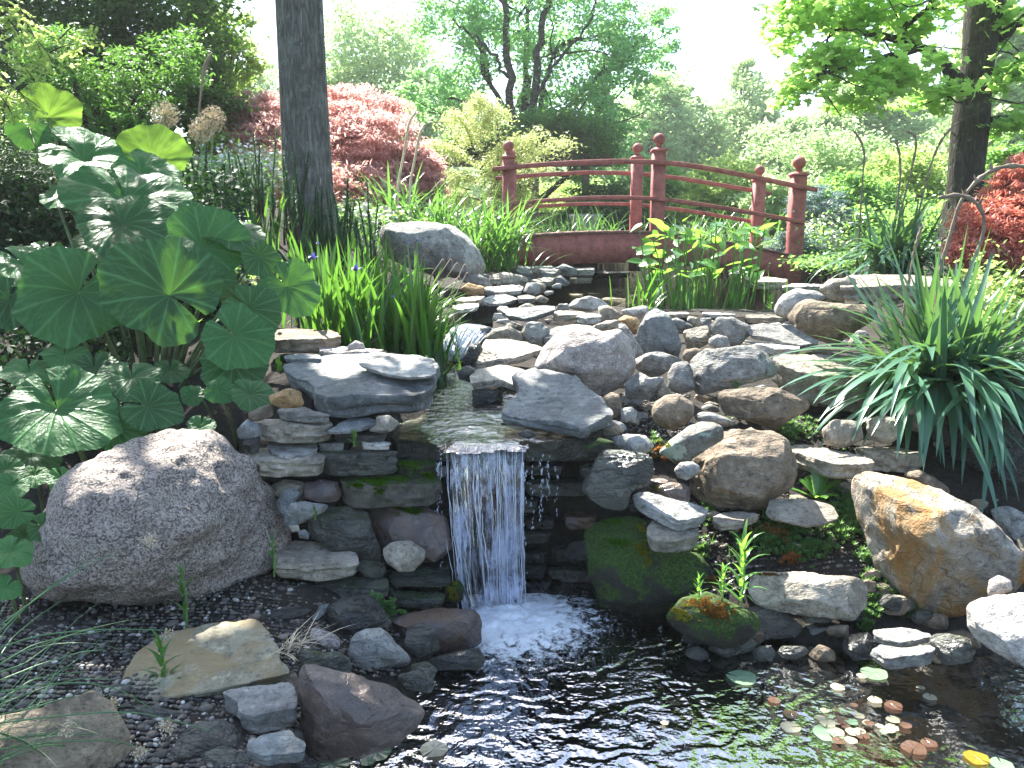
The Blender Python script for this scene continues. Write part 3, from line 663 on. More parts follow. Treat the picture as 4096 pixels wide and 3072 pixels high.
bo('B', '425,1310 500,1293 552,1330 500,1352 440,1335', 'wet', 'small dark stone on the wet ledge beside the waterfall lip', Y=3.18)
bo('B', '955,1300 1000,1230 1060,1258 1103,1300 1040,1335 970,1335', 'tan', 'small olive-tan cobble right of the large rough slab', Y=3.4, ang=.4)
bo('B', '1180,850 1240,813 1350,808 1462,850 1442,890 1380,912 1290,967 1200,925 1163,872', 'grey', 'grey block below the tall dark upright slab', Y=4.2, ang=1)
bo('B', '1185,710 1240,560 1300,533 1370,560 1432,660 1462,760 1430,825 1200,815', 'blue', 'tall dark upright slab standing on edge', Y=4.75, ang=.8, D=.4)
bo('B', '1050,632 1100,618 1152,690 1222,812 1170,852 1150,800', 'grey', 'long narrow stone leaning against the biggest rounded boulder', Y=4.5, D=.5)
bo('B', '1380,598 1440,588 1540,640 1480,672 1400,642', 'blue', 'bluish stone behind the tan square block', Y=5.2)
bo('B', '1475,672 1622,638 1652,740 1560,782 1500,782', 'tan', 'tan square block right of the tall dark upright slab', Y=4.9, ang=.8)
bo('B', '1510,575 1580,590 1592,622 1542,638 1502,602', 'tan', 'little tan stone on the rim above the tan square block', Y=5.4)
bo('B', '1578,590 1652,588 1642,695 1602,645', 'blue', 'narrow blue slate stuck upright beside the tan square block', Y=5.1, D=.4)
bo('B', '1648,640 1700,583 1800,588 1892,640 1882,700 1800,782 1700,702 1645,692', 'grey', 'pale grey leaning slab below the upper pond rim', Y=4.85, D=.35)
bo('B', '1638,722 1690,695 1750,708 1772,772 1700,785 1640,762', 'white', 'rounded pale cobble in front of the pale leaning slab', Y=4.7, ang=.1, name='cobble')
bo('B', '1468,832 1490,790 1550,778 1602,797 1545,852 1500,872', 'brown', 'round brown cobble above the upright egg-shaped one', Y=4.35, ang=.1, name='cobble')
bo('B', '1383,1040 1380,940 1410,880 1500,868 1532,930 1542,1040 1460,1062', 'grey', 'upright egg-shaped grey cobble left of the big angular block', Y=3.95, ang=.15, D=.9, name='cobble')
bo('B', '1108,1000 1200,930 1260,968 1352,960 1320,1025 1262,1103 1120,1092', 'grey', 'pale angular stone between the pink boulder and the egg-shaped cobble', Y=3.85, ang=1)
bo('B', '1298,1055 1340,970 1400,1058 1422,1082 1320,1093', 'tan', 'small tan stone under the egg-shaped cobble', Y=3.85)
bo('B', '1538,845 1600,800 1880,770 1940,753 2000,820 2067,920 2052,952 1850,1003 1570,1077 1522,950', 'grey', 'big angular grey block with a flat sunlit top, right of centre', Y=3.95, ang=1, D=.6, e=.7)
bl('R', '-10,605 100,600 260,608 407,718 397,747 300,752 200,732 100,692 0,672', 'grey', 'broad flat sunlit slab, upper of two, right of the pale leaning slab', k=.2, Y=4.7, aspect=.5)
bl('R', '-5,705 100,718 292,760 287,792 180,788 60,745', 'white', 'thin pale slab, lower of two, right of the pale leaning slab', k=.5, Y=4.6)
bl('R', '-20,542 100,540 217,555 212,582 60,592 -20,590', 'tan', 'long flat rim stone of the upper pond, nearest its right end', k=.6, Y=5.7, aspect=.3)
bl('B', '1598,552 1700,558 1832,583 1700,592 1600,575', 'grey', 'thin dark flat rim stone of the upper pond behind the narrow blue slate', k=.6, Y=5.7, aspect=.3)
bl('B', '1360,557 1500,550 1507,582 1380,587', 'tan', 'short flat rim stone of the upper pond behind the bluish stone', k=.6, Y=5.7, aspect=.5)
bo('B', '950,1105 1020,1058 1072,1080 1087,1180 1042,1225 980,1192', 'brown', 'round grey-brown cobble under the biggest rounded boulder', Y=3.6, ang=.1, name='cobble')
bo('B', '893,1082 940,1098 992,1150 982,1182 930,1132', 'grey', 'small cobble tucked behind the large rough slab', Y=3.7, ang=.1, name='cobble')
bo('B', '1083,1162 1150,1153 1182,1180 1172,1247 1080,1247', 'grey', 'small squarish grey cobble left of the round brown boulder', Y=3.55, ang=.4, name='cobble')
bo('B', '1278,1200 1290,1130 1360,1085 1450,1078 1532,1130 1534,1200 1472,1272 1380,1288 1300,1252', 'brown', 'round brown cobble under the big angular grey block', Y=3.6, ang=.1, D=.9, name='boulder')
bo('R', '-200,1012 0,988 150,993 352,1050 340,1110 200,1190 150,1235 0,1180 -150,1135', 'brown', 'large dark brown block below the big angular grey one', Y=3.7, ang=1, D=.6, e=.7)
bl('R', '148,862 200,810 400,780 560,800 700,880 765,960 700,1150 600,1125 400,1060 300,1020 200,955', 'tan', 'long tan block under the tips of the blue-green strap leaves', k=.55, Y=3.95, aspect=.6)
bo('R', '218,552 310,470 360,453 500,478 742,488 755,560 600,655 520,722 450,702 300,625', 'brown', 'dark brown block with a sunlit top behind the strap-leaved plant', Y=4.3, ang=1, D=.6, e=.75)
bo('R', '148,500 200,420 280,388 400,400 482,460 350,465 280,510 230,562 165,545', 'white', 'rounded pale grey boulder at the right end of the upper pond', Y=4.9, ang=.15, name='boulder')
bo('R', '422,387 480,330 600,318 640,330 590,440 560,452 480,442', 'tan', 'tan block at the left end of the long sunlit rim rock', Y=5.1, ang=.8)
bl('R', '560,380 620,320 760,300 1000,318 1242,368 1205,440 900,432 760,462 560,452', 'tan', 'long sunlit tan rim rock beyond the strap-leaved plant', k=.5, Y=5.0, aspect=.5)
bo('R', '438,1235 500,1180 600,1175 662,1200 680,1290 560,1343 460,1322', 'tan', 'smooth sunlit tan cobble among the groundcover', ang=.15, name='boulder', Y=3.5)
bl('R', '232,1352 330,1328 450,1358 570,1408 722,1480 742,1520 640,1545 500,1530 400,1492 260,1405', 'tan', 'long pale stone slanting between the brown boulder and the rust-stained one', k=.45, Y=3.3)
bl('R', '638,1372 680,1338 850,1358 1000,1418 1055,1502 900,1492 700,1442', 'tan', 'tan stone half hidden under the drooping strap leaves', k=.7, Y=3.45)
bo('D', '700,380 740,340 830,323 1000,358 1200,438 1400,538 1560,640 1700,780 1762,900 1782,1060 1600,1160 1450,1235 1300,1262 1150,1213 1000,1143 930,1052 850,982 820,850 750,700 698,560', 'rust', 'huge slanting boulder streaked with orange rust at the right', Y=2.85, D=.75, ang=.85, e=.75, name='boulder', flat=.62)
bl('D', '1335,372 1440,378 1600,470 1662,520 1640,575 1400,502 1330,432', 'grey', 'pale stone wedged behind the rust-streaked boulder', k=.35, Y=3.35)
bl('D', '108,602 140,510 220,493 400,500 540,548 577,640 500,672 380,692 250,655 120,628', 'tan', 'flat tan stone under the toothed green leaves', k=.14, aspect=.6, Y=3.1)
bo('D', '15,1000 60,978 250,983 500,1000 722,1013 735,1060 772,1150 692,1293 560,1283 350,1253 100,1222 20,1150', 'tan', 'long tan block above the water at the right, beside the moss', Y=2.85, ang=1, D=.5, e=.6, flat=.8)
bo('D', '758,1102 850,1043 932,1070 935,1150 850,1183 768,1172', 'brown', 'small round brown cobble under the rust-streaked boulder', ang=.1, name='cobble', Y=2.95)
bl('D', '370,1355 450,1308 650,1318 695,1360 600,1405 420,1435', 'grey', 'shaded grey stone under the long tan block', k=.6, Y=2.85)
bo('D', '1048,1210 1200,1238 1312,1268 1305,1370 1220,1395 1100,1322', 'brown', 'rounded stone under the bottom tip of the rust-streaked boulder', ang=.3, Y=2.85)
bl('D', '828,1372 1000,1343 1193,1400 1198,1432 1000,1495 830,1425', 'grey', 'upper of two flat pale stones at the right waterline', k=.33, Y=2.6, aspect=.9)
bl('D', '812,1530 870,1468 1000,1508 1205,1458 1225,1500 1212,1562 1050,1613 900,1643 865,1583', 'grey', 'lower of two flat pale stones at the right waterline', k=.5, Y=2.5, aspect=.7)
bo('D', '1453,1200 1600,1140 1820,1128 2000,1180 2050,1420 1960,1600 1820,1592 1600,1482 1468,1370', 'white', 'bright white sunlit block at the right edge above the water', Y=2.45, ang=.9, D=.7, e=.7, flat=.7)
bo('D', '1576,1092 1590,1030 1650,998 1722,1030 1742,1092 1650,1133 1578,1142', 'pink', 'small pink-white cobble on top of the bright white block', Y=2.62, ang=.3, name='cobble')
bl('D', '485,915 600,870 750,888 705,975 560,983 500,960', 'grey', 'grey stone half sunk in groundcover behind the long tan block', k=.3)
bo('D', '1270,1400 1380,1370 1510,1390 1530,1480 1400,1510 1290,1470', 'brown', 'shaded brown stone below the bright white block at the waterline', Y=2.7)
bo('C', '668,432 750,340 900,230 1000,183 1130,188 1177,230 1192,310 1050,402 900,492 820,502 740,452', 'lich', 'long leaning stone patched with pale green lichen', Y=3.25, ang=.4, D=.7)
bo('C', '938,565 1000,450 1180,290 1260,263 1600,278 1682,340 1762,500 1742,700 1580,802 1500,872 1150,852 960,765', 'brown', 'large rough brown boulder behind the lichened stone', Y=3.3, ang=.55, D=.6, name='boulder', rough=2)
bo('C', '958,142 1020,93 1130,108 1292,180 1272,213 1150,195 1000,172', 'grey', 'flat grey-blue cobble above the lichened stone', Y=3.55, ang=.2)
bo('C', '58,722 180,500 230,400 430,428 600,450 622,520 592,680 450,732 402,870 370,883 220,843', 'wetg', 'tall dark leaning slab right of the waterfall cave', Y=3.12, ang=.8, D=.3)
bo('C', '308,302 400,278 560,288 632,370 560,432 460,433 340,372', 'grey', 'pale rounded stone on top of the tall dark leaning slab', Y=3.3, ang=.6)
bo('C', '88,382 200,308 310,338 315,400 200,443 98,432', 'moss', 'mossy dark rounded stone under the end of the large rough slab', Y=3.2, ang=.2, name='mossy_stone')
bo('C', '798,562 850,505 950,498 1002,540 992,592 900,643 830,623', 'grey', 'smooth oval cobble below the lichened stone', ang=0, name='cobble', Y=3.15)
bl('C', '465,795 520,748 600,750 800,828 1000,898 1072,940 1012,1022 830,1068 700,982 520,853', 'grey', 'long grey stone, upper of the crossed pair right of the cave', k=.3, Y=3.0, aspect=.5)
bl('C', '578,1132 620,973 760,1018 860,1068 982,1050 985,1162 900,1212 750,1253 620,1222', 'tan', 'wet tan stone, lower of the crossed pair right of the cave', k=.4, Y=2.95, aspect=.7)
bo('C', '640,692 760,668 880,678 922,720 912,832 760,803', 'purp', 'wet stone with a shiny top between the slab and the brown boulder', Y=3.15, ang=.8)
bl('C', '1115,965 1180,910 1300,903 1430,908 1485,940 1300,1042 1180,1063 1120,1025', 'tan', 'olive flat stone lying in the groundcover', k=.4, Y=3.1)
bo('C', '100,1060 300,950 560,970 640,1190 1000,1230 1110,1480 900,1620 300,1640 130,1400', 'moss', 'big dark mossy boulder in the shade right of the cave', Y=3.05, D=.4, ang=.8, name='mossy_stone')
bo('H', '105,245 200,138 350,108 500,178 622,228 655,300 560,402 430,433 250,383 130,292', 'moss', 'mossy brown hummock of rock at the waterline under the long-leaved weed', Y=2.72, ang=.2, name='mossy_stone')
bo('C', '-40,1160 100,1120 180,1190 150,1290 0,1320 -80,1250', 'wet', 'dark wet stone in the cave right of the fall', Y=3.3, D=.4)
bl('1', '588,560 640,592 690,600 700,612 640,622 600,608', 'moss', 'flat mossy shelf just above the water right of the foam', k=.3, Y=3.05, name='mossy_stone')
bo('R', '1080,1130 1230,1090 1400,1120 1560,1200 1700,1330 1720,1500 1560,1560 1400,1480 1250,1400 1120,1300', 'wet', 'large dark boulder in shade behind the drooping strap leaves', Y=3.45, D=.5, ang=.9, name='boulder')  # wet-dark stone colour stands in for shade under the leaves
bo('R', '1480,900 1600,850 1750,880 1800,1050 1700,1180 1540,1160 1470,1030', 'brown', 'dark stone at the right edge behind the strap leaves', Y=3.75, D=.5, ang=.9)
bo('R', '900,1080 1010,1040 1120,1070 1150,1180 1060,1260 930,1220', 'grey', 'shaded stone directly below the middle of the nearer strap-leaved plant', Y=3.6, D=.5, ang=.8)
bo('R', '700,1180 800,1150 900,1180 920,1260 840,1320 720,1290', 'tan', 'shaded tan stone left of the drooping strap leaves', Y=3.5, D=.5, ang=.6)
bo('D', '1000,330 1120,300 1240,360 1330,430 1300,480 1150,400', 'brown', 'dark stone between the strap leaves and the top of the rust-streaked boulder', Y=3.3, D=.4)
bo('D', '1600,560 1720,540 1830,600 1840,760 1740,760 1640,660', 'grey', 'grey stone at the right edge behind the rust-streaked boulder', Y=3.2, D=.5, ang=.8)
bo('D', '1770,760 1850,740 1900,860 1860,960 1790,940', 'tan', 'tan stone at the right edge above the bright white block', Y=3.0, D=.5, ang=.8)
bo('F', '1690,160 1760,150 1880,165 1895,215 1800,235 1700,215', 'wet', 'dark low stone at the edge of the gravel above the dark lumpy stone', Y=2.95, D=.5, ang=.8)
bo('F', '1360,640 1440,600 1480,640 1480,760 1450,860 1420,760', 'brown', 'narrow stone wedged between the grey square block and the reddish boulder', Y=2.2, D=.5, ang=.8)
bo('F', '640,760 780,770 900,800 1060,820 1100,900 900,930 700,880', 'wet', 'long dark stone in the shade under the yellow lichened slab', Y=2.05, D=.4, ang=.8)
bo('E', '1480,1230 1600,1200 1700,1260 1720,1400 1560,1460 1450,1380', 'wet', 'dark stone wedged between the triangular grey stone and the shiny wet block', Y=2.6, D=.5, ang=.9)
bo('E', '600,1390 700,1400 800,1440 900,1420 1000,1480 1010,1600 820,1640 640,1560', 'wetg', 'dark low stone on the gravel above the reddish boulder', Y=2.38, D=.5, ang=.8)
bo('F', '1050,930 1130,900 1230,930 1240,1000 1150,1020 1060,1000', 'wetg', 'dark stone left of the small blue-grey stone at the bottom', Y=1.98, D=.5, ang=.9)
bo('F', '1430,890 1490,900 1500,1000 1560,1040 1520,1100 1440,1090', 'wet', 'dark wet stone at the bottom edge between the blue-grey stone and the reddish boulder', Y=1.97, D=.5, ang=.9)
bo('C', '600,900 700,880 820,920 840,1010 720,1040 620,1000', 'wetg', 'dark stone behind the crossed pair right of the cave', Y=3.2, D=.4, ang=.8)
bo('D', '-60,1230 60,1210 250,1260 330,1320 300,1400 100,1420 -50,1360', 'wet', 'long dark stone in shade under the left end of the long tan block', Y=2.85, D=.4, ang=.9)
bo('D', '640,1400 780,1380 850,1440 840,1540 700,1560 620,1490', 'wet', 'dark stone left of the two flat pale waterline stones', Y=2.7, D=.4, ang=.9)
bo('D', '1200,1400 1300,1380 1460,1420 1470,1560 1300,1590 1210,1500', 'wetg', 'dark stone right of the two flat pale waterline stones', Y=2.55, D=.4, ang=.9)
# round the upper pond
bl('K', '115,910 250,888 450,930 522,960 500,988 330,992 200,955', 'grey', 'long grey flat stone left of the bridge, nearest its beam', k=.5, Y=7.4, aspect=.5)
bl('K', '318,900 480,893 547,930 500,962 430,952', 'white', 'white flat stone against the bottom of the bridge beam', k=.5, Y=7.7)
bo('K', '82,965 170,933 322,958 332,1002 290,1033 120,1012', 'tan', 'pale block left of the upper pond below the long grey stone', Y=6.9, ang=.9)
bl('K', '38,1070 80,1030 230,1010 302,1030 290,1062 150,1088', 'white', 'white flat stone, upper of two beside the orange-brown cobble', k=.35, Y=6.3)
bl('K', '18,1132 100,1085 190,1076 267,1105 180,1142 80,1148', 'white', 'white flat stone, lower of two beside the orange-brown cobble', k=.3, Y=6.05)
bl('K', '268,1095 330,1073 382,1105 372,1127 280,1127', 'grey', 'small flat grey stone at the left margin of the upper pond', k=.5, Y=6.1)
bo('K', '308,1055 330,1000 400,998 412,1060 370,1078', 'white', 'rounded pale stone at the left margin of the upper pond', Y=6.4, ang=.4)
bl('K', '350,1000 440,963 502,975 492,1012 400,1023', 'tan', 'tan flat stone left of the upper pond, in the middle of the pile', k=.5, Y=6.8)
bo('K', '498,972 540,953 602,1000 580,1017 500,1022', 'blue', 'grey pointed stone reaching into the upper pond', Y=6.8)
bo('K', '503,912 560,880 640,910 642,952 560,953', 'blue', 'dark blue stone under the bridge beam', Y=7.8)
bl('K', '620,905 752,903 752,942 640,953', 'grey', 'flat grey stone under the middle of the bridge beam', k=.7, Y=8.0)
bl('K', '598,960 737,958 737,997 610,1002', 'tan', 'tan brick-like stone at the back of the upper pond', k=.7, Y=8.0)
bl('K', '713,877 820,860 1040,868 1040,892 800,896', 'white', 'long bright white stone under the far side of the bridge', k=.7, Y=10.2, aspect=.3)
bl('K', '748,925 972,930 972,967 760,967', 'wet', 'dark long stone at the back of the upper pond under the bridge', k=.7, Y=9.6, aspect=.4)
bl('K', '1688,955 1850,970 1967,1000 1962,1042 1800,1033 1690,992', 'tan', 'flat tan stone at the foot of the right end of the bridge', k=.55, Y=7.0, aspect=.5)
bl('K', '1938,1022 2060,1000 2215,1030 2215,1062 1960,1057', 'white', 'pale flat stone right of the last bridge post', k=.6, Y=6.9)
bo('M', '1438,1012 1510,980 1600,973 1672,1020 1672,1062 1560,1055', 'grey', 'grey cobble under the smooth boulder behind the irises', Y=6.2, ang=.5)
bo('M', '1458,1082 1510,1038 1632,1070 1622,1122 1500,1142', 'orange', 'orange-brown cobble left of the white flat stones', Y=5.9, ang=.7)
bl('M', '1458,1162 1640,1140 1600,1192 1480,1205 1400,1200', 'tan', 'flat tan stone at the left of the upper little fall', k=.4, Y=5.5)
bl('M', '1385,1230 1450,1205 1590,1200 1580,1245 1450,1275 1390,1260', 'white', 'pale flat stone beside the lip of the upper little fall', k=.4, Y=5.35)
bo('M', '828,700 835,620 920,578 1150,568 1380,598 1500,680 1570,780 1622,900 1617,970 1540,992 1400,1000 1100,930 900,850', 'grey', 'smooth grey boulder behind the iris clump', Y=6.3, ang=.45, D=.7, name='boulder')

# small stones filling the gaps, all alike
R_ = rs(5); fillm = ['wet', 'wetg', 'grey', 'tan', 'brown', 'blue']
def chips(n, box, lab, mats, px=(5, 13), Yo=0):
    for i in range(n):
        a = R_.uniform(box[0], box[2]); b_ = R_.uniform(box[1], box[3]); s = R_.uniform(*px)*(.6+.4*(b_-250)/400)
        th = np.arange(8)/8*2*math.pi+R_.uniform(); q = R_.uniform(.65, 1.15, 8)
        st = ' '.join('%.1f,%.1f' % (a+math.cos(x)*s*1.3*u, b_+math.sin(x)*s*.7*u) for x, u in zip(th, q))
        boulder('1', st, mats[R_.randint(len(mats))], lab[0], D=.7, ang=.6, name='small_stone', group=lab[1], Y=hit(a, b_)-.05+Yo, seed=R_.randint(9999))
lw = ('small dark stone wedged in a gap of the wall left of the waterfall', 'small stones in the gaps of the left wall')
chips(50, (262, 405, 470, 600), lw, ['wet', 'wetg', 'grey', 'brown'], (6, 14), .05)
cv = ('flat dark wet stone in the back wall of the cave behind the fall', 'wet stones of the cave wall')
for i in range(34):
    a = R_.uniform(450, 660); b_ = 455+(i % 9)*17+R_.uniform(-3, 3); w2 = R_.uniform(14, 34); h2 = R_.uniform(6, 10)
    bl('1', '%f,%f %f,%f %f,%f %f,%f %f,%f %f,%f' % (a-w2, b_, a-w2*.8, b_-h2, a+w2*.7, b_-h2*.9, a+w2, b_, a+w2*.9, b_+h2, a-w2*.9, b_+h2), ['wet', 'wetg', 'wet', 'purp'][i % 4], cv[0], k=.7, Y=3.36+.06*(a > 590)*-1, group=cv[1], name='small_stone', seed=i)
rc = ('small stone in the gaps between the bigger rocks right of the stream', 'small stones between the rocks right of the stream')
chips(75, (545, 322, 830, 432), rc, ['grey', 'tan', 'brown', 'blue'], (7, 15), .04)
rl = ('dark stone of the low bank along the right side of the pond', 'dark stones of the right bank')
chips(30, (690, 585, 960, 655), rl, ['wet', 'wetg', 'brown'], (9, 16), -.02)
chips(30, (700, 430, 1024, 600), ('small grey stone lying among the low groundcover', 'small stones among the groundcover'), ['grey', 'tan', 'brown'], (5, 12), 0)
chips(20, (470, 270, 560, 330), ('small pale stone at the left edge of the upper pond', 'small stones round the upper pond'), ['white', 'grey', 'tan'], (6, 12), 0)
chips(30, (690, 325, 860, 350), ('small stone in the strip between the upper pond rim and the bigger rocks', 'small stones below the upper pond rim'), ['grey', 'tan', 'white'], (7, 14), 0)
chips(25, (560, 316, 850, 330), ('small rim stone set along the near edge of the upper pond', 'small rim stones of the upper pond'), ['white', 'grey', 'tan', 'blue'], (6, 12), .1)
# ---------------------------------------------------------------- plant helpers
def blades(mb, base, az, length, width, lean, bend, K=7, twist=0., pw=1.4, fold=.25, tip=.35, droop=None):
    """strap leaves: lean = first angle from upright, bend = how far they arch over"""
    base = np.asarray(base, float); n = len(base); z1 = np.zeros(n)
    az, length, width, lean, bend = [z1+a for a in (az, length, width, lean, bend)]
    s = np.linspace(0, 1, K+1)
    ang = lean[:, None]+bend[:, None]*s[None]**pw
    dh = np.sin(ang); dz = np.cos(ang); ds = length[:, None]/K
    hz = np.concatenate([np.zeros((n, 1)), np.cumsum((dh[:, 1:]+dh[:, :-1])/2*ds, 1)], 1)
    zz = np.concatenate([np.zeros((n, 1)), np.cumsum((dz[:, 1:]+dz[:, :-1])/2*ds, 1)], 1)
    ctr = np.stack([base[:, :1]+hz*np.cos(az)[:, None], base[:, 1:2]+hz*np.sin(az)[:, None], base[:, 2:]+zz], -1)
    wv = np.minimum(1, ((1-s)/tip))**.8*(.75+.25*np.minimum(1, s*4)); wv[-1] = .02
    ta = az+math.pi/2+twist
    sd_ = np.stack([np.cos(ta), np.sin(ta), np.zeros(n)], -1)[:, None]*(width[:, None]*wv[None]/2)[..., None]
    nrm = np.stack([-np.cos(az)[:, None]*dz, -np.sin(az)[:, None]*dz, dh], -1)
    mid = ctr-nrm*(width[:, None]*wv[None]*fold/2)[..., None]
    V = np.stack([ctr-sd_, mid, ctr+sd_], 2).reshape(-1, 3)
    k = np.arange(K); i = (np.arange(n)[:, None]*(K+1)+k[None]).ravel()*3
    q = np.concatenate([np.stack([i, i+1, i+4, i+3], -1), np.stack([i+1, i+2, i+5, i+4], -1)])
    mb.add(V, q)
    return ctr
def leaves(mb, pts, size, rnd, up=.4, asp=.55, face=None, hang=0.):
    """one small folded leaf at each point"""
    pts = np.asarray(pts, float); n = len(pts)
    nr = rnd.normal(size=(n, 3)); nr[:, 2] = np.abs(nr[:, 2])*(1+up)+up
    if face is not None: nr = nr+np.asarray(face)
    nr /= np.linalg.norm(nr, axis=1)[:, None]
    d = rnd.normal(size=(n, 3)); d[:, 2] -= hang; d -= nr*(d*nr).sum(1)[:, None]; d /= np.linalg.norm(d, axis=1)[:, None]+1e-9
    s = np.cross(nr, d); sz = (size*rnd.uniform(.65, 1.35, n))[:, None] if np.ndim(size) == 0 else (size*rnd.uniform(.8, 1.2, n))[:, None]
    V = np.stack([pts-d*sz*.5, pts+s*sz*asp*.5-d*sz*.05+nr*sz*.06, pts+d*sz*.5, pts-s*sz*asp*.5-d*sz*.05+nr*sz*.06], 1).reshape(-1, 3)
    i = np.arange(n)*4; mb.add(V, np.stack([i, i+1, i+2, i+3], -1))
def star_leaves(mb, pts, size, rnd, up=.6):
    """five-lobed leaves"""
    pts = np.asarray(pts, float); n = len(pts); nr = rnd.normal(size=(n, 3)); nr[:, 2] = np.abs(nr[:, 2])*1.6+up; nr /= np.linalg.norm(nr, axis=1)[:, None]
    d = rnd.normal(size=(n, 3)); d[:, 2] -= .8; d -= nr*(d*nr).sum(1)[:, None]; d /= np.linalg.norm(d, axis=1)[:, None]; s = np.cross(nr, d); sz = size*rnd.uniform(.6, 1.3, n)
    o_ = [(-.35, 0), (-.30, .28), (-.02, .22), (.12, .52), (.26, .20), (.62, 0), (.26, -.20), (.12, -.52), (-.02, -.22), (-.30, -.28)]
    V = [pts]+[pts+(d*a+s*b_+nr*(-.18*abs(b_)))*sz[:, None] for a, b_ in o_]; V = np.stack(V, 1).reshape(-1, 3); i = np.arange(n)*11
    mb.add(V, t=np.concatenate([np.stack([i, i+1+k, i+1+(k+1) % 10], -1) for k in range(10)]))
def cloud(rnd, c, r, nclump, per, spread=.16, flat=.6, shell=.55, keep=None):
    """clumps of leaf positions through an ellipsoid, denser outside"""
    c = np.asarray(c, float); r = np.asarray(r, float)
    u = rnd.normal(size=(nclump, 3)); u /= np.linalg.norm(u, axis=1)[:, None]
    q = (shell+(1-shell)*rnd.uniform(0, 1, nclump)**.7)[:, None]; q = np.where(rnd.uniform(size=(nclump, 1)) < .25, q*rnd.uniform(.2, .9, (nclump, 1)), q)
    cc = c+u*q*r; S = r.mean()*spread
    p = np.repeat(cc, per, 0)+rnd.normal(size=(nclump*per, 3))*S*np.array((1, 1, flat))*np.repeat(rnd.uniform(.6, 1.3, nclump), per)[:, None]
    return p, cc
def limb(mb, a, b_, r0, r1, rnd, wob=.08, n=7, k=7, sag=0.):
    a = np.asarray(a, float); b_ = np.asarray(b_, float); t_ = np.linspace(0, 1, n)[:, None]; L = np.linalg.norm(b_-a)
    off = np.cumsum(rnd.normal(size=(n, 3)), 0); off -= t_*off[-1]; off *= wob*L/ n
    p = a+(b_-a)*t_+off; p[:, 2] += sag*L*np.sin(t_[:, 0]*math.pi)
    tube(mb, p, np.linspace(r0, r1, n), k); return p
def bark(name, c, sc=1., lich=None):
    m, t, out = new_mat(name); v, _ = coords(t, False)
    mp = N(t, 'ShaderNodeMapping'); mp.inputs['Scale'].default_value = (1, 1, .16); t.links.new(v, mp.inputs[0])
    n1 = noise_n(t, mp.outputs[0], 34*sc, 6, .65, 1.0); n2 = noise_n(t, v, 7, 5, .6)
    vo = N(t, 'ShaderNodeTexVoronoi', feature='DISTANCE_TO_EDGE'); vo.inputs['Scale'].default_value = 26*sc; t.links.new(mp.outputs[0], vo.inputs['Vector'])
    g = math_n(t, 'MULTIPLY', fr(t, n1, .35, .6), fr(t, vo.outputs[0], 0, .12, .25, 1))
    col = mixc(t, g, tuple(x*.3 for x in c), c); col = mixc(t, fr(t, n2, .5, .7, 0, .5), col, tuple(x*1.35 for x in c))
    if lich: col = mixc(t, fr(t, noise_n(t, v, 13, 7, .75), .56, .60, 0, .7), col, lich)
    b = N(t, 'ShaderNodeBsdfPrincipled'); b.inputs['Roughness'].default_value = .9; b.inputs['Specular IOR Level'].default_value = .15; t.links.new(col, b.inputs['Base Color'])
    bp = N(t, 'ShaderNodeBump'); bp.inputs['Strength'].default_value = 1; bp.inputs['Distance'].default_value = .03; t.links.new(g, bp.inputs['Height']); t.links.new(bp.outputs[0], b.inputs['Normal'])
    t.links.new(b.outputs[0], out.inputs[0]); return m
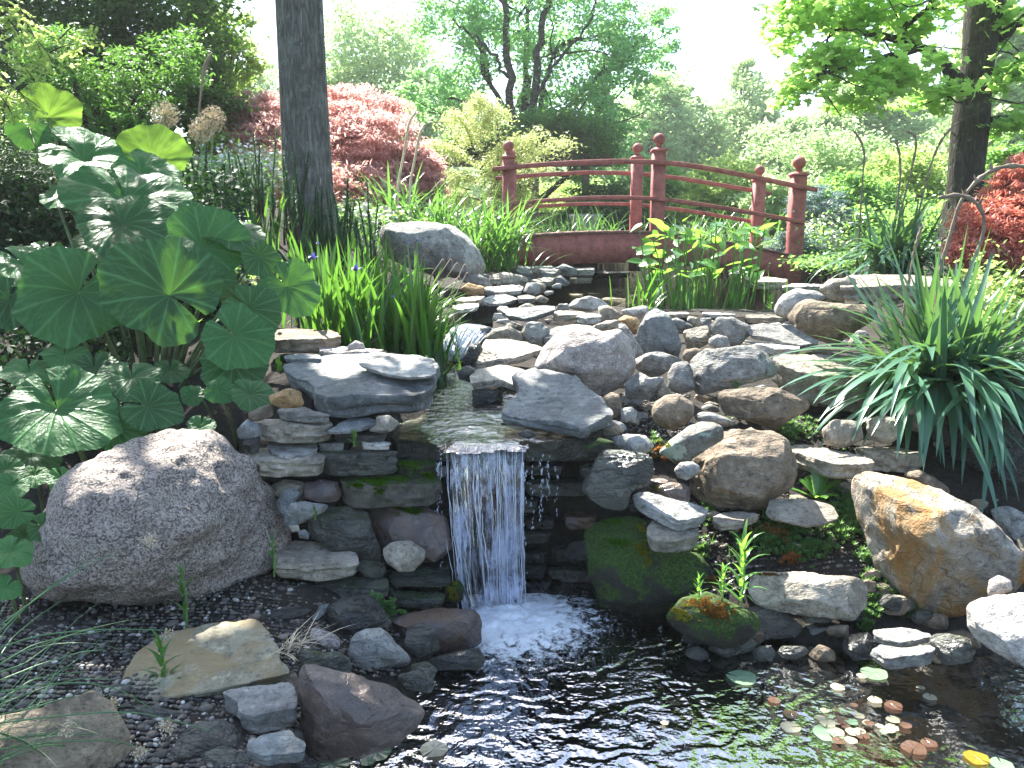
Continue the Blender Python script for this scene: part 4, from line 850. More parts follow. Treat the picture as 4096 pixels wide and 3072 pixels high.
LM = {
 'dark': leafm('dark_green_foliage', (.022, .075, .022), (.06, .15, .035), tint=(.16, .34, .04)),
 'mid': leafm('green_foliage', (.06, .17, .045), (.14, .30, .075), tint=(.40, .70, .14), tr=.5),  # green brightened in colour for the glare of the background
 'spring': leafm('spring_maple_leaf', (.15, .29, .07), (.27, .42, .12), tint=(.62, .92, .25), tr=.62),
 'mint': leafm('backlit_green_foliage', (.09, .23, .10), (.20, .40, .18), tint=(.50, .86, .30), tr=.55),
 'shade': leafm('shade_dark_foliage', (.008, .030, .012), (.022, .065, .022), tr=.12, tint=(.06, .15, .03), rough=.6, spec=.2),  # deep shade is put into this leaf colour
 'deep': leafm('deep_green_foliage', (.03, .095, .03), (.075, .19, .05), tint=(.22, .46, .07)),
 'pale': leafm('haze_pale_foliage', (.18, .30, .13), (.34, .48, .24), tint=(.66, .85, .38), tr=.5),  # leaf colour lightened to stand in for distant haze and glare
 'yel': leafm('yellow_green_foliage', (.15, .26, .06), (.28, .38, .11), tint=(.62, .80, .22), tr=.55),
 'gold': leafm('golden_conifer_foliage', (.26, .34, .10), (.46, .50, .22), tint=(.7, .78, .3), tr=.4),
 'red': leafm('red_maple_foliage', (.30, .12, .115), (.74, .50, .46), tint=(.95, .58, .50), tr=.58),
 'scar': leafm('scarlet_maple_foliage', (.42, .07, .055), (.75, .40, .34), tint=(.85, .32, .2), tr=.4),
 'spruce': leafm('blue_spruce_foliage', (.10, .19, .18), (.22, .34, .32), tr=.15, tint=(.3, .45, .4)),
 'iris': leafm('iris_leaf', (.018, .075, .014), (.05, .15, .028), tr=.4, rough=.33, spec=.6, tint=(.18, .42, .04), scale=5),
 'lily': leafm('daylily_leaf', (.03, .10, .025), (.09, .20, .05), tr=.38, rough=.25, spec=.7, tint=(.22, .48, .07), scale=5),
 'yucca': leafm('yucca_leaf', (.035, .105, .065), (.085, .19, .125), tr=.22, rough=.3, spec=.6, tint=(.25, .5, .08), scale=6),
 'arrow': leafm('arrow_leaf', (.08, .21, .045), (.14, .32, .075), tr=.5, rough=.22, spec=.8, tint=(.32, .62, .07), scale=4),
 'sedum': leafm('groundcover_leaf', (.05, .15, .04), (.14, .28, .09), tr=.35, tint=(.3, .5, .12), rough=.35),
 'sedr': leafm('orange_groundcover_leaf', (.22, .09, .03), (.36, .16, .05), tr=.3),
 'flower': plain('white_flower_petal', (.75, .72, .70), rough=.6, var=.1),
 'needle': leafm('pine_needles', (.03, .10, .035), (.08, .18, .07), tr=.15, rough=.5),
 'moss': leafm('bright_moss', (.02, .06, .004), (.07, .17, .01), tr=.2, rough=.9, spec=.1, tint=(.2, .4, .02)),
 'mossg': leafm('golden_moss', (.12, .12, .01), (.24, .23, .03), tr=.2, rough=.9, spec=.1),
 'mossr': leafm('rusty_moss', (.10, .05, .01), (.20, .10, .02), tr=.2, rough=.9, spec=.1),
 'stemg': plain('green_stem', (.13, .25, .06), rough=.4, var=.2),
 'stemb': plain('brown_stalk', (.22, .17, .12), rough=.7, var=.3),
 'rush': leafm('rush_stem', (.06, .16, .06), (.14, .28, .12), tr=.2, rough=.4),
 'straw': plain('dry_straw', (.55, .46, .32), rough=.7, var=.2),
}
BARK1 = bark('grey_brown_bark', (.30, .29, .27), 1., (.30, .34, .30)); BARK2 = bark('dark_bark', (.10, .09, .075), 1., (.16, .22, .12)); BARK3 = bark('twig_bark', (.12, .10, .085), 2.)
def W(px, py, Y): return P(px, py, Y)
def ground(x, y): return float(Hf(np.array([x]), np.array([y]))[0])

def tree(name, label, cat, trunk_px, blobs, mat, leaf, nclump, per, seed, r0=.12, group=None, bk=BARK3, up=.4, spread=.16, flat=.6, hang=0., asp=.55, stems=1, limbs=True, shell=.5, extra=None):
    """trunk_px = (px, Y) of the foot; blobs = (px, py, Y, rx, rz[, ry]) in pixels at that distance"""
    rnd = rs(seed); X0 = P(trunk_px[0], 230, trunk_px[1]); gz = ground(X0[0], X0[1]); root = empty(name, (X0[0], X0[1], gz))
    tk = MB(); lf = MB(); B = []
    for bb in blobs:
        px, py, Y, rx, rz = bb[:5]; c = P(px, py, Y); a = rx/F*Y; z = rz/F*Y; y_ = bb[5] if len(bb) > 5 else (a+z)/2
        B.append((c, np.array((a, y_, z))))
    vol = np.array([np.prod(r)**(2/3) for c, r in B]); vol /= vol.sum()
    top = np.mean([c for c, r in B], 0)
    for (c, r), vv in zip(B, vol):
        k = max(3, int(nclump*vv)); p, cc = cloud(rnd, c, r, k, per, spread, flat, shell)
        leaves(lf, p, leaf, rnd, up, asp, hang=hang)
        if limbs:
            foot = np.array((X0[0], X0[1], gz)); at = foot+(c-foot)*.45; at[0] = X0[0]+(c[0]-X0[0])*.15; at[1] = X0[1]+(c[1]-X0[1])*.15
            limb(tk, at, c, r0*.45, r0*.12, rnd, .25)
            for j in range(min(9, k)): limb(tk, c+(at-c)*rnd.uniform(0, .5), cc[j], r0*.16, r0*.03, rnd, .25, 5, 5)
    for s_ in range(stems):
        o_ = np.array((rnd.uniform(-1, 1)*r0*2.5*(stems > 1), rnd.uniform(-1, 1)*r0*2, 0))
        tp = np.array((X0[0]+(top[0]-X0[0])*.3, X0[1], top[2]))+o_*4
        limb(tk, np.array((X0[0], X0[1], gz-.1))+o_, tp, r0, r0*.35, rnd, .12, 9, 9)
    if extra: extra(tk, lf, rnd)
    part(tk, 'trunk', bk, root); part(lf, 'crown', LM[mat], root)
    return tag(root, label, cat, group)
# ---------------------------------------------------------------- trees and shrubs behind
GB = 'trees beyond the garden'
def forks(tk, lf, rnd):
    for q in ([(520, 175), (514, 120), (508, 60), (503, 0), (500, -60)], [(528, 175), (532, 120), (536, 60), (548, 0), (556, -60)], [(534, 100), (560, 60), (590, 20), (600, -10)], [(510, 80), (485, 45), (455, 20)], [(530, 125), (565, 120), (610, 128)], [(512, 120), (480, 105), (450, 100)]):
        p = np.array([W(a, b_, 15.9) for a, b_ in q]); t2 = np.linspace(0, len(q)-1, 20); pp = np.stack([np.interp(t2, range(len(q)), p[:, i]) for i in range(3)], -1)+rnd.normal(size=(20, 3))*.03
        r_ = .09 if len(q) > 4 else .035; tube(tk, pp, np.linspace(r_, r_*.45, 20), 8)
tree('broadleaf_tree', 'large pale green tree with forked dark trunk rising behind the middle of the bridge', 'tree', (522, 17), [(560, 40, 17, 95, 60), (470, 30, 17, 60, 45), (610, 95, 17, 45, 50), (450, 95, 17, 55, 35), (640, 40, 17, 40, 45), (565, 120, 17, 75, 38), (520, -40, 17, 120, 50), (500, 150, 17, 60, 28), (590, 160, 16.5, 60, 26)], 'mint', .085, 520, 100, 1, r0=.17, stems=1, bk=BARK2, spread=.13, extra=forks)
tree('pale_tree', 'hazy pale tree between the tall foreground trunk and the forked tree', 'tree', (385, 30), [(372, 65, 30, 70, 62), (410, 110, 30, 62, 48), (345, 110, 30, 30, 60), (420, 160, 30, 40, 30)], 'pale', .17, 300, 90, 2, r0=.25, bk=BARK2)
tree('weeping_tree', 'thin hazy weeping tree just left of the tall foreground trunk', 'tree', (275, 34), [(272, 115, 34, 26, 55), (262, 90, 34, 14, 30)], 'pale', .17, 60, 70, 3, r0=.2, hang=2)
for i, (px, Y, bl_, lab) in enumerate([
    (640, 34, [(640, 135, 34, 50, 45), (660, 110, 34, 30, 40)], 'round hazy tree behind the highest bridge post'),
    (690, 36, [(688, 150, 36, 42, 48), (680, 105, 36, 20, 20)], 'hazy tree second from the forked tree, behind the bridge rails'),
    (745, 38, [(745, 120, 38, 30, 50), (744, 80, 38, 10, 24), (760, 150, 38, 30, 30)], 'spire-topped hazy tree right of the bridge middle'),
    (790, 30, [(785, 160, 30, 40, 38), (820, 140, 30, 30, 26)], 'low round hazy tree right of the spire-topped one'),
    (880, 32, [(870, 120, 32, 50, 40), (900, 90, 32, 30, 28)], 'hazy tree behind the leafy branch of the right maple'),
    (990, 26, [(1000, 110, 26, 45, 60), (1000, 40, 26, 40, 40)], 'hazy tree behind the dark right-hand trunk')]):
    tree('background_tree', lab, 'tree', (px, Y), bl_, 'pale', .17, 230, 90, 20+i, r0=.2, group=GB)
tree('willow_shrub', 'grey-green willow shrub with crooked stems left of the dark right-hand trunk', 'shrub', (830, 16), [(830, 150, 16, 60, 28), (795, 180, 16, 50, 25), (870, 170, 16, 50, 30)], 'pale', .07, 130, 90, 31, r0=.06, stems=3, hang=1)
GS = 'shrubs of the belt beyond the bridge'
for i, (px, py, Y, rx, rz, mt, lab) in enumerate([
    (660, 195, 15, 45, 30, 'mid', 'green shrub directly behind the highest bridge post'),
    (725, 195, 14, 45, 35, 'yel', 'yellow-green shrub behind the right half of the bridge rails'),
    (780, 205, 13, 40, 28, 'pale', 'pale shrub behind the last bridge post'),
    (850, 200, 12, 50, 25, 'mid', 'layered green shrub behind the farther strap-leaved plant'),
    (905, 185, 13, 45, 35, 'yel', 'yellow-green shrub left of the foot of the dark trunk'),
    (1000, 190, 11, 40, 45, 'mid', 'green shrub right of the dark trunk'),
    (860, 225, 10, 40, 16, 'mid', 'low dark green mound beyond the farther strap-leaved plant'),
    (930, 225, 9.5, 40, 18, 'mid', 'low green mound at the foot of the dark trunk'),
    (600, 210, 15, 35, 30, 'dark', 'dark green thin-stemmed shrub seen under the bridge handrail'),
    (640, 215, 15.5, 30, 24, 'dark', 'dark green shrub behind the middle bridge posts'),
    (560, 205, 19, 60, 30, 'yel', 'sunlit yellow-green shrub seen under the pergola beam')]):
    tree('shrub', lab, 'shrub', (px, Y), [(px, py, Y, rx, rz), (px-rx*.5, py+rz*.4, Y, rx*.7, rz*.6), (px+rx*.5, py+rz*.4, Y, rx*.7, rz*.6)], mt, .07, 190, 90, 40+i, r0=.03, group=GS, stems=4)
# left side
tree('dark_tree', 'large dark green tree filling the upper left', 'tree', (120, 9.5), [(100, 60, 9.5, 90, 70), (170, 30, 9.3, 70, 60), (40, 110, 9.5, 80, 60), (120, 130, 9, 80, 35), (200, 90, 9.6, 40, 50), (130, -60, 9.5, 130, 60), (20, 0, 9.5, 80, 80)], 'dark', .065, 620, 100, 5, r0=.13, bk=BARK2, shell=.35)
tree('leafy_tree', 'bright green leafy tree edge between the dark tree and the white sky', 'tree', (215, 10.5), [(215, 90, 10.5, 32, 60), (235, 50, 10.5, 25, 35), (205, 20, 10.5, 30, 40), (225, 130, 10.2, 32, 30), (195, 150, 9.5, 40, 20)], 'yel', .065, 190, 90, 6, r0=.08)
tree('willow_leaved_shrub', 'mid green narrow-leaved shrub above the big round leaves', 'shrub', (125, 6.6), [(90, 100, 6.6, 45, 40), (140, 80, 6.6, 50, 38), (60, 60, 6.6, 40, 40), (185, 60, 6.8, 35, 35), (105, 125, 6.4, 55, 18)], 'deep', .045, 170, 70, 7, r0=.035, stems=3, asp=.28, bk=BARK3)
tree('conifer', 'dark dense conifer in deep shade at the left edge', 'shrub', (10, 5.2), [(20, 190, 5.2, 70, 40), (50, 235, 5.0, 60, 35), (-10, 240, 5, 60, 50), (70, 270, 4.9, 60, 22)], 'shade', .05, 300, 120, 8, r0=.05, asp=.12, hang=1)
def locust(tk, lf, rnd):
    for (ax, ay, bx, by) in [(-20, -20, 40, 50), (-10, 0, 30, 60), (10, 20, 52, 62), (-20, 40, 35, 80), (-20, 60, 28, 105), (-10, 90, 40, 108), (-20, -30, 25, 20), (5, 5, 48, 35), (-15, 80, 15, 118), (60, 40, 95, 25), (40, 60, 85, 45)]:
        a = W(ax, ay, 4.6); b_ = W(bx, by, 4.4); limb(tk, a, b_, .004, .002, rnd, .1, 8, 5, .1)
        for t_ in np.linspace(.05, 1, 9):
            p = a+(b_-a)*t_; az = rnd.uniform(0, 6.28); d = np.array((math.cos(az), math.sin(az)*.5, -.5)); d /= np.linalg.norm(d)
            q = p+d*np.linspace(.01, .12, 9)[:, None]; s = np.cross(d, (0, 0, 1)); s /= np.linalg.norm(s)
            leaves(lf, np.concatenate([q+s*.013, q-s*.013]), .026, rnd, .4, .6)
tree('locust_branch', 'sunlit yellow-green compound leaves of a branch in the top left corner', 'tree', (-60, 5), [(-60, 30, 5, 20, 40)], 'yel', .03, 20, 40, 9, r0=.03, extra=locust)
# tall trunk whose crown is above the frame and shades the left side
def tall(tk, lf, rnd):
    zs = np.linspace(1.2, 6.5, 34); base = W(309, 205, 6.3)
    th = np.arange(20)/20*2*math.pi; V = []
    for z in zs:
        r = .172+.012*math.exp(-(z-1.5)/.25)-(z-1.5)*.006
        rr = r*(1+.035*np.sin(th*5+z)+.02*vn(np.stack([np.cos(th)*4, np.sin(th)*4, np.full(20, z*1.2)], -1), 2))
        V.append(np.stack([base[0]-.004*(z-1.5)+rr*np.cos(th), base[1]+rr*np.sin(th), np.full(20, z)], -1))
    q = [(i*20+j, i*20+(j+1) % 20, (i+1)*20+(j+1) % 20, (i+1)*20+j) for i in range(33) for j in range(20)]
    tk.add(np.concatenate(V), q)
    for i in range(12): limb(tk, (base[0], base[1], 4.2+i*.3), (base[0]+rnd.uniform(-2, 2), base[1]+rnd.uniform(-2.5, 1), 5+i*.3), .05, .015, rnd, .2)
GAPS = [(P(190, 462, 2.85), .15), (P(150, 535, 2.8), .06), (P(60, 400, 3.1), .20), (P(345, 368, 3.6), .16), (P(114, 660, 2.35), .10), (P(110, 295, 3.7), .10), (P(190, 320, 3.6), .10)]
def ungap(p):  # openings in the crown through which patches of sun fall
    for g, r in GAPS:
        d = p-g; s_ = np.array(SUN); k = d@s_; dist = np.linalg.norm(d-k[:, None]*s_, axis=1); p = p[(dist > r) | (k < .6)]
    return p
def over(name, label, foot, blobs, mat, leaf, n, per, seed, extra, spread=.2, bk=BARK1):
    rnd = rs(seed); root = empty(name, foot); tk = MB(); lf = MB(); extra(tk, lf, rnd)
    for c, r in blobs:
        k = max(4, int(n*np.prod(r)**(2/3)))
        p, cc = cloud(rnd, c, r, k, per, spread, .5, .3); p = ungap(p); leaves(lf, p, leaf, rnd, .8, .7)
    part(tk, 'trunk', bk, root); part(lf, 'crown', LM[mat], root); return tag(root, label, 'tree')
tb = W(309, 205, 6.3)
over('tall_tree', 'straight thick grey trunk of a tall tree left of centre', (tb[0], tb[1], 1.55),
     [((-2.4, 5.7, 4.8), (1.0, .75, .45)), ((-3.4, 5.6, 4.9), (1.2, .9, .6)), ((-1.9, 5.45, 4.7), (.5, .5, .3)), ((-1.65, 6.0, 4.85), (.35, .35, .2)), ((-1.35, 6.5, 4.85), (.3, .25, .15)), ((-3.1, 6.6, 5.2), (.8, .4, .4)), ((-4.3, 4.6, 4.4), (1.2, 1.2, .6)), ((-2.6, 4.9, 4.4), (.8, .5, .3))],
     'mid', .10, 42, 75, 10, tall)
# maple at the right
def maple(tk, lf, rnd):
    f = W(965, 215, 7.7); p = np.array([W(957, 250, 7.6), W(963, 205, 7.7), W(968, 150, 7.7), W(973, 100, 7.7), W(979, 50, 7.7), W(986, 0, 7.7), W(990, -60, 7.7), W(992, -140, 7.7)])
    r = np.array((.17, .15, .145, .135, .13, .15, .12, .1))*1.05
    t_ = np.linspace(0, 7, 30); pp = np.stack([np.interp(t_, range(8), p[:, i]) for i in range(3)], -1); tube(tk, pp, np.interp(t_, range(8), r)*(1+.04*np.sin(t_*3)), 16)
    br = [[(965, 82), (935, 55), (900, 40), (850, 28), (818, 14), (790, 8)], [(905, 42), (870, 32), (830, 30)], [(918, 50), (870, 60), (830, 72), (808, 80)],
          [(1000, 35), (1030, 15), (1060, 0)], [(994, 72), (1024, 62), (1060, 50)], [(985, 120), (1024, 115), (1060, 112)], [(990, 15), (1005, -20), (1030, -50)], [(985, 0), (950, -40), (900, -70)], [(900, 42), (905, 25), (930, 5)], [(940, 60), (950, 90), (948, 100)]]
    tips = []
    for k, q in enumerate(br):
        Ys = np.linspace(7.7, 7.7-[.6, .5, 1.2, .8, .3, .3, .2, .9, .7, .4][k], len(q)); w_ = np.array([W(a, b_, y) for (a, b_), y in zip(q, Ys)])
        t2 = np.linspace(0, len(q)-1, len(q)*4); pp = np.stack([np.interp(t2, range(len(q)), w_[:, i]) for i in range(3)], -1)+rnd.normal(size=(len(t2), 3))*.008
        tube(tk, pp, np.linspace(.05 if k in (0, 3, 7) else .028, .008, len(t2)), 8)
        for _ in range(5):
            a = pp[rnd.randint(len(pp)//3, len(pp))]; b_ = a+rnd.normal(size=3)*np.array((.3, .4, .25)); limb(tk, a, b_, .009, .003, rnd, .2, 6, 5)
    # hanging sprays of leaves
    for (px, py, Y, rx, rz, n) in [(800, 20, 7, 35, 22, 70), (860, 15, 7.2, 50, 25, 90), (920, 20, 7.4, 40, 22, 60), (830, 60, 7, 45, 22, 80), (890, 75, 7, 45, 25, 90), (800, 85, 6.8, 25, 18, 40), (935, 95, 7.4, 28, 18, 40), (860, 100, 7, 30, 12, 30), (1005, 80, 7.6, 25, 25, 60), (1010, 125, 7.6, 25, 16, 40), (1010, 20, 7.6, 25, 25, 40), (805, -5, 7, 40, 20, 50), (880, -20, 7.2, 60, 20, 70), (950, -20, 7.3, 60, 25, 60)]:
        p, cc = cloud(rnd, W(px, py, Y), (rx/F*Y, .6, rz/F*Y), int(n*.54), 13, .2, .45, .1); star_leaves(lf, p, .088, rnd)
mf = W(957, 250, 7.6)
over('maple_tree', 'dark-trunked maple with bright leafy branches at the right', tuple(mf),
     [((2.6, 5.6, 5.2), (.8, .6, .35)), ((4.6, 6.2, 4.6), (1.3, 1.2, .5)), ((3.3, 4.5, 4.5), (.5, .4, .3)), ((5, 7.5, 5.5), (1.6, 1.6, 1))], 'spring', .11, 36, 70, 11, maple, bk=BARK2)
# red maples
rnd = rs(12)
def layered(name, label, blobs, mat, leaf, per, n, seed, foot, Yt):
    rnd = rs(seed); root = empty(name, foot); lf = MB(); tk = MB()
    for (px, py, Y, rx, rz) in blobs:
        c = W(px, py, Y); a, z = rx/F*Y, rz/F*Y
        p, cc = cloud(rnd, c, (a, a*.9, z), n, per, .11, .35, .75); leaves(lf, p, leaf, rnd, .5, .25, hang=1.6)
        for j in range(10): limb(tk, np.array(foot)+(0, 0, .35), cc[j], .02, .004, rnd, .25, 7, 5)
    tube(tk, [foot, (foot[0]+.05, foot[1], foot[2]+.3), (foot[0], foot[1], foot[2]+.7)], [.06, .05, .03], 8)
    part(tk, 'trunk', BARK3, root); part(lf, 'crown', LM[mat], root); return tag(root, label, 'tree')
layered('red_maple', 'dome of pinkish red fine-cut maple leaves behind the tall trunk', [(290, 165, 10, 75, 52), (370, 165, 9.7, 62, 50), (350, 125, 10.2, 60, 35), (265, 125, 10.3, 45, 30), (410, 180, 9.6, 32, 32), (320, 190, 9.3, 90, 26)], 'red', .065, 55, 380, 12, (-1.95, 10.2, 1.3), 10)
layered('scarlet_maple', 'scarlet weeping laceleaf maple at the right edge', [(1010, 235, 5.6, 55, 38), (1035, 200, 5.7, 45, 45), (975, 255, 5.5, 28, 16), (1050, 260, 5.4, 45, 30)], 'scar', .045, 60, 320, 13, (3.55, 5.8, 1.2), 5.6)
# golden conifer: drooping feathery sprays
root = empty('golden_conifer', (-.2, 11.2, 1.2)); lf = MB(); tk = MB(); rnd = rs(14)
tube(tk, [(-.2, 11.2, 1.1), (-.15, 11.2, 2.0), (-.2, 11.2, 2.9)], [.05, .035, .01], 8)
for (ax, ay, bx, by) in [(480, 200, 566, 136), (480, 190, 540, 128), (480, 170, 520, 135), (470, 160, 430, 140), (475, 180, 440, 175), (480, 215, 530, 190), (478, 140, 500, 105), (474, 150, 452, 110), (480, 200, 430, 205), (482, 220, 440, 235), (485, 225, 530, 235), (480, 175, 512, 168), (485, 230, 560, 240), (478, 120, 480, 95), (480, 205, 548, 165), (472, 190, 410, 190)]:
    Ye = rnd.uniform(10.3, 11.4); a, b_ = W(ax, ay, 11.2), W(bx, by, Ye); pp = limb(tk, a, b_, .012, .003, rnd, .05, 10, 5, .08)
    for t_ in np.linspace(.15, 1, 26):
        p = a+(b_-a)*t_+np.array((0, 0, .08*np.linalg.norm(b_-a)*math.sin(t_*math.pi))); q = rnd.normal(size=(60, 3))*np.array((.10, .14, .035)); q[:, 2] -= np.abs(q[:, 0])*.6+.02
        leaves(lf, p+q, .05, rnd, .5, .3, hang=.8)
part(tk, 'trunk', BARK3, root); part(lf, 'crown', LM['gold'], root); tag(root, 'golden conifer with drooping feathery sprays left of the bridge', 'shrub')
for (px, py, Y, rx, rz, lab) in [(815, 205, 9.3, 32, 22, 'blue spruce bush right of the last bridge post'), (795, 245, 8.6, 28, 14, 'low blue spruce mound below the blue spruce bush')]:
    tree('blue_spruce', lab, 'shrub', (px, Y), [(px, py, Y, rx, rz), (px+8, py+10, Y, rx, rz*.7)], 'spruce', .045, 130, 90, int(px), r0=.03, asp=.15, spread=.13, flat=.3)
# distant wood
mb = MB(); rnd = rs(15)
for i in range(70):
    x = rnd.uniform(-65, 65); y = rnd.uniform(60, 75); h = rnd.uniform(4.5, 9)
    p, _ = cloud(rnd, (x, y, 1+h/2), (rnd.uniform(3, 5), 3, h/2), 34, 60, .22); leaves(mb, p, .55, rnd, .4, .7)
for i in range(40):
    x = rnd.uniform(-40, -14) if i % 2 else rnd.uniform(14, 40); y = rnd.uniform(16, 45); h = rnd.uniform(4, 6)
    p, _ = cloud(rnd, (x, y, 1+h/2), (rnd.uniform(2, 3), 2, h/2), 34, 60, .22); leaves(mb, p, .35, rnd, .4, .7)
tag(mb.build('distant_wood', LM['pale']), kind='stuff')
# pergola, vine, fence, urn
wood = plain('weathered_brown_wood', (.12, .085, .065), rough=.85, nscale=8)
root = empty('pergola', (1.2, 15.5, 1.2))
for k, (px, w2) in enumerate([(535, .1), (585, .1), (498, .1)]):
    a = W(px, 228, 15.5-(k == 2)*.5); mb = MB(); bar(mb, [(a[0], a[1], 1.1), (a[0], a[1], 1.9), (a[0], a[1], 2.75)], .13, .13); part(mb, 'post', wood, root)
for (a, b_, py, Y) in [(425, 612, 158, 15.4), (425, 612, 153, 17.2)]:
    mb = MB(); q0, q1 = W(a, py, Y), W(b_, py, Y); bar(mb, [q0, (q0+q1)/2, q1], .09, .30); part(mb, 'beam', wood, root)
mb = MB(); rnd = rs(16)
for (px, py, rx, rz) in [(590, 138, 32, 20), (555, 128, 40, 18), (510, 140, 30, 12), (470, 148, 25, 8)]:
    p, _ = cloud(rnd, W(px, py, 15.6), (rx/F*15.6, 1.0, rz/F*15.6), 90, 80, .16); leaves(mb, p, .07, rnd, .4, .6)
vine = mb.build('climbing_vine', LM['deep'], loc=W(560, 140, 15.6)); tag(vine, 'dark green vine mounded over the pergola roof', 'vine')
tag(root, 'brown wooden pergola seen through the left bridge rails', 'pergola')
root = empty('picket_fence', tuple(W(525, 232, 16.5)))
for i in range(9):
    a = W(516+i*4, 222, 16.5); mb = MB(); bar(mb, [(a[0], a[1], 1.15), (a[0], a[1], 1.45), (a[0], a[1], 1.78)], .05, .04); part(mb, 'picket', wood, root)
q0, q1 = W(514, 214, 16.55), W(552, 214, 16.55); mb = MB(); bar(mb, [q0, (q0+q1)/2, q1], .04, .06); part(mb, 'rail', wood, root)
tag(root, 'short dark picket fence seen between the left bridge rails', 'fence')
# urn planter on its paving
um = plain('weathered_urn_stone', (.24, .22, .20)); u = W(585.5, 228, 13); mb = MB()
th = np.arange(24)/24*2*math.pi; prof = [(.16, -.27), (.17, -.22), (.11, -.18), (.14, -.08), (.22, .12), (.25, .16), (.25, .20), (.22, .20), (.2, .15), (.02, .15)]
V = np.concatenate([np.stack([u[0]+r*np.cos(th), u[1]+r*np.sin(th), np.full(24, u[2]+z)], -1) for r, z in prof]); mb.add(V, [(i*24+j, i*24+(j+1) % 24, (i+1)*24+(j+1) % 24, (i+1)*24+j) for i in range(9) for j in range(24)])
o = mb.build('stone_urn', um, loc=u); tag(o, 'grey stone urn planter on the paving seen beyond the bridge deck', 'planter')
mb = MB(); q = [(.4, 11.2), (2.4, 11.2), (2.6, 14.5), (.3, 14.5)]
mb.add([(x, y, z) for z in (1.2, 1.27) for x, y in q], [(4, 5, 6, 7), (0, 1, 5, 4), (1, 2, 6, 5), (2, 3, 7, 6), (3, 0, 4, 7)]); tag(mb.build('path', plain('grey_paving', (.25, .27, .27), rough=.8), smooth=False), kind='structure')

# ---------------------------------------------------------------- bridge
rm = plain('weathered_red_paint', (.30, .092, .082), rough=.65, spec=.3, nscale=14, var=.32, bump=.35)
rt_ = plain('weathered_bare_rail_top', (.20, .10, .085), rough=.75, nscale=30)
root = empty('footbridge', (1.4, 9.0, 1.0)); YN, YF = 8.4, 9.7
def kpts(s, Y): return np.array([W(a, b_, Y) for a, b_ in reg('K', s)])
def smooth_(p, n=26):
    t_ = np.linspace(0, 1, len(p)); d = np.r_[0, np.cumsum(np.linalg.norm(np.diff(p, axis=0), axis=1))]; u = np.linspace(0, d[-1], n)
    q = np.stack([np.interp(u, d, p[:, i]) for i in range(3)], -1)
    for _ in range(2): q[1:-1] = (q[:-2]+2*q[1:-1]+q[2:])/4
    return q
def post(px, py_top, z0, Y, wd, rope=True):
    a = W(*reg('K', '%f,%f' % (px, py_top))[0], Y); mb = MB(); x, y, zt = a[0], Y, a[2]
    bar(mb, [(x, y, z0), (x, y, z0+.4), (x, y, (z0+zt)/2), (x, y, zt)], wd, wd, side=(0, 1, 0)); po = part(mb, 'post', rm, root)
    mb = MB(); V = []; n = 8; prof = [(wd*.48, 0), (wd*.57, .006), (wd*.58, .018), (wd*.5, .032), (wd*.34, .042)]
    for r, z in prof: V += [(x+sx*r, y+sy*r, zt+z) for sx, sy in ((-1, -1), (1, -1), (1, 1), (-1, 1))]
    mb.add(V, [(i*4+j, i*4+(j+1) % 4, i*4+4+(j+1) % 4, i*4+4+j) for i in range(4) for j in range(4)]+[(16, 17, 18, 19)]); c = part(mb, 'cap', rm, po)
    mb = MB(); v, t_ = ico(4); rb = wd*.44; nk = zt+.042
    tube(mb, [(x, y, nk-.005), (x, y, nk+.02), (x, y, nk+.04)], [wd*.26, wd*.2, wd*.24], 16); mb.add(v*rb+np.array((x, y, nk+.03+rb*.9)), t=t_)
    o = part(mb, 'ball_finial', rm, po)
for ch in []: pass
def part(mb, name, m, root, _p=part):
    if root.type == 'MESH':   # sub-part: mesh data kept relative to the part's own origin
        loc = np.array(root.parent.matrix_world.translation)
        for i in range(len(mb.v)): mb.v[i] = mb.v[i]-loc
        me = mb.mesh(name); me.materials.append(m); o = bpy.data.objects.new(name, me); C.objects.link(o); o.parent = root; return o
    return _p(mb, name, m, root)
post(212, 215, .95, YN, .118); post(1163, 172, 1.0, YN, .126); post(2045, 325, .78, YN, .140)
post(228, 255, 1.0, YF, .118); post(1025, 218, 1.0, YF, .124); post(1797, 358, .95, YF, .126)
yo = np.array((0, -.075, 0))
for s_, Y, nm, wz in [('112,284 215,272 400,256 600,243 900,232 1165,238 1350,258 1500,285 1800,342 2050,398 2142,412', YN, 'handrail', .034), ('236,502 400,482 700,462 900,460 1165,467 1400,502 1600,532 2062,615', YN, 'lower_rail', .03),
                      ('128,337 400,312 700,297 1025,302 1300,332 1600,384 1797,416 1882,432', YF, 'handrail', .034), ('150,535 400,512 700,495 1025,499 1400,547 1797,616 1830,622', YF, 'lower_rail', .03)]:
    mb = MB(); bar(mb, smooth_(kpts(s_, Y))+(yo if Y == YN else -yo), .062, wz*1.25); part(mb, nm, rm, root)
def beam(up_, lo_, Y, th_):
    a, b_ = smooth_(kpts(up_, Y), 30), smooth_(kpts(lo_, Y), 30); b_[:, 0] = a[:, 0]; V = []
    for i in range(30): V += [a[i]-(0, th_, 0), a[i]+(0, th_, 0), b_[i]+(0, th_, 0), b_[i]-(0, th_, 0)]
    mb = MB(); mb.add(V, [(i*4+j, i*4+(j+1) % 4, i*4+4+(j+1) % 4, i*4+4+j) for i in range(29) for j in range(4)]+[(0, 1, 2, 3), (119, 118, 117, 116)]); return mb
up_ = '195,726 400,705 700,690 1020,684 1165,690 1400,717 1700,770 2055,845'; lo_ = '195,892 400,886 600,878 715,872 1000,868 1300,885 1700,938 2055,1003'
part(beam(up_, lo_, YN-.03, .022), 'side_beam', rm, root)
a = smooth_(kpts(up_, YN-.03), 30); bb = beam(up_, lo_, YN-.03, .022)
for i in range(len(bb.v)): bb.v[i] = bb.v[i]+np.array((0, YF-YN+.05, .0))
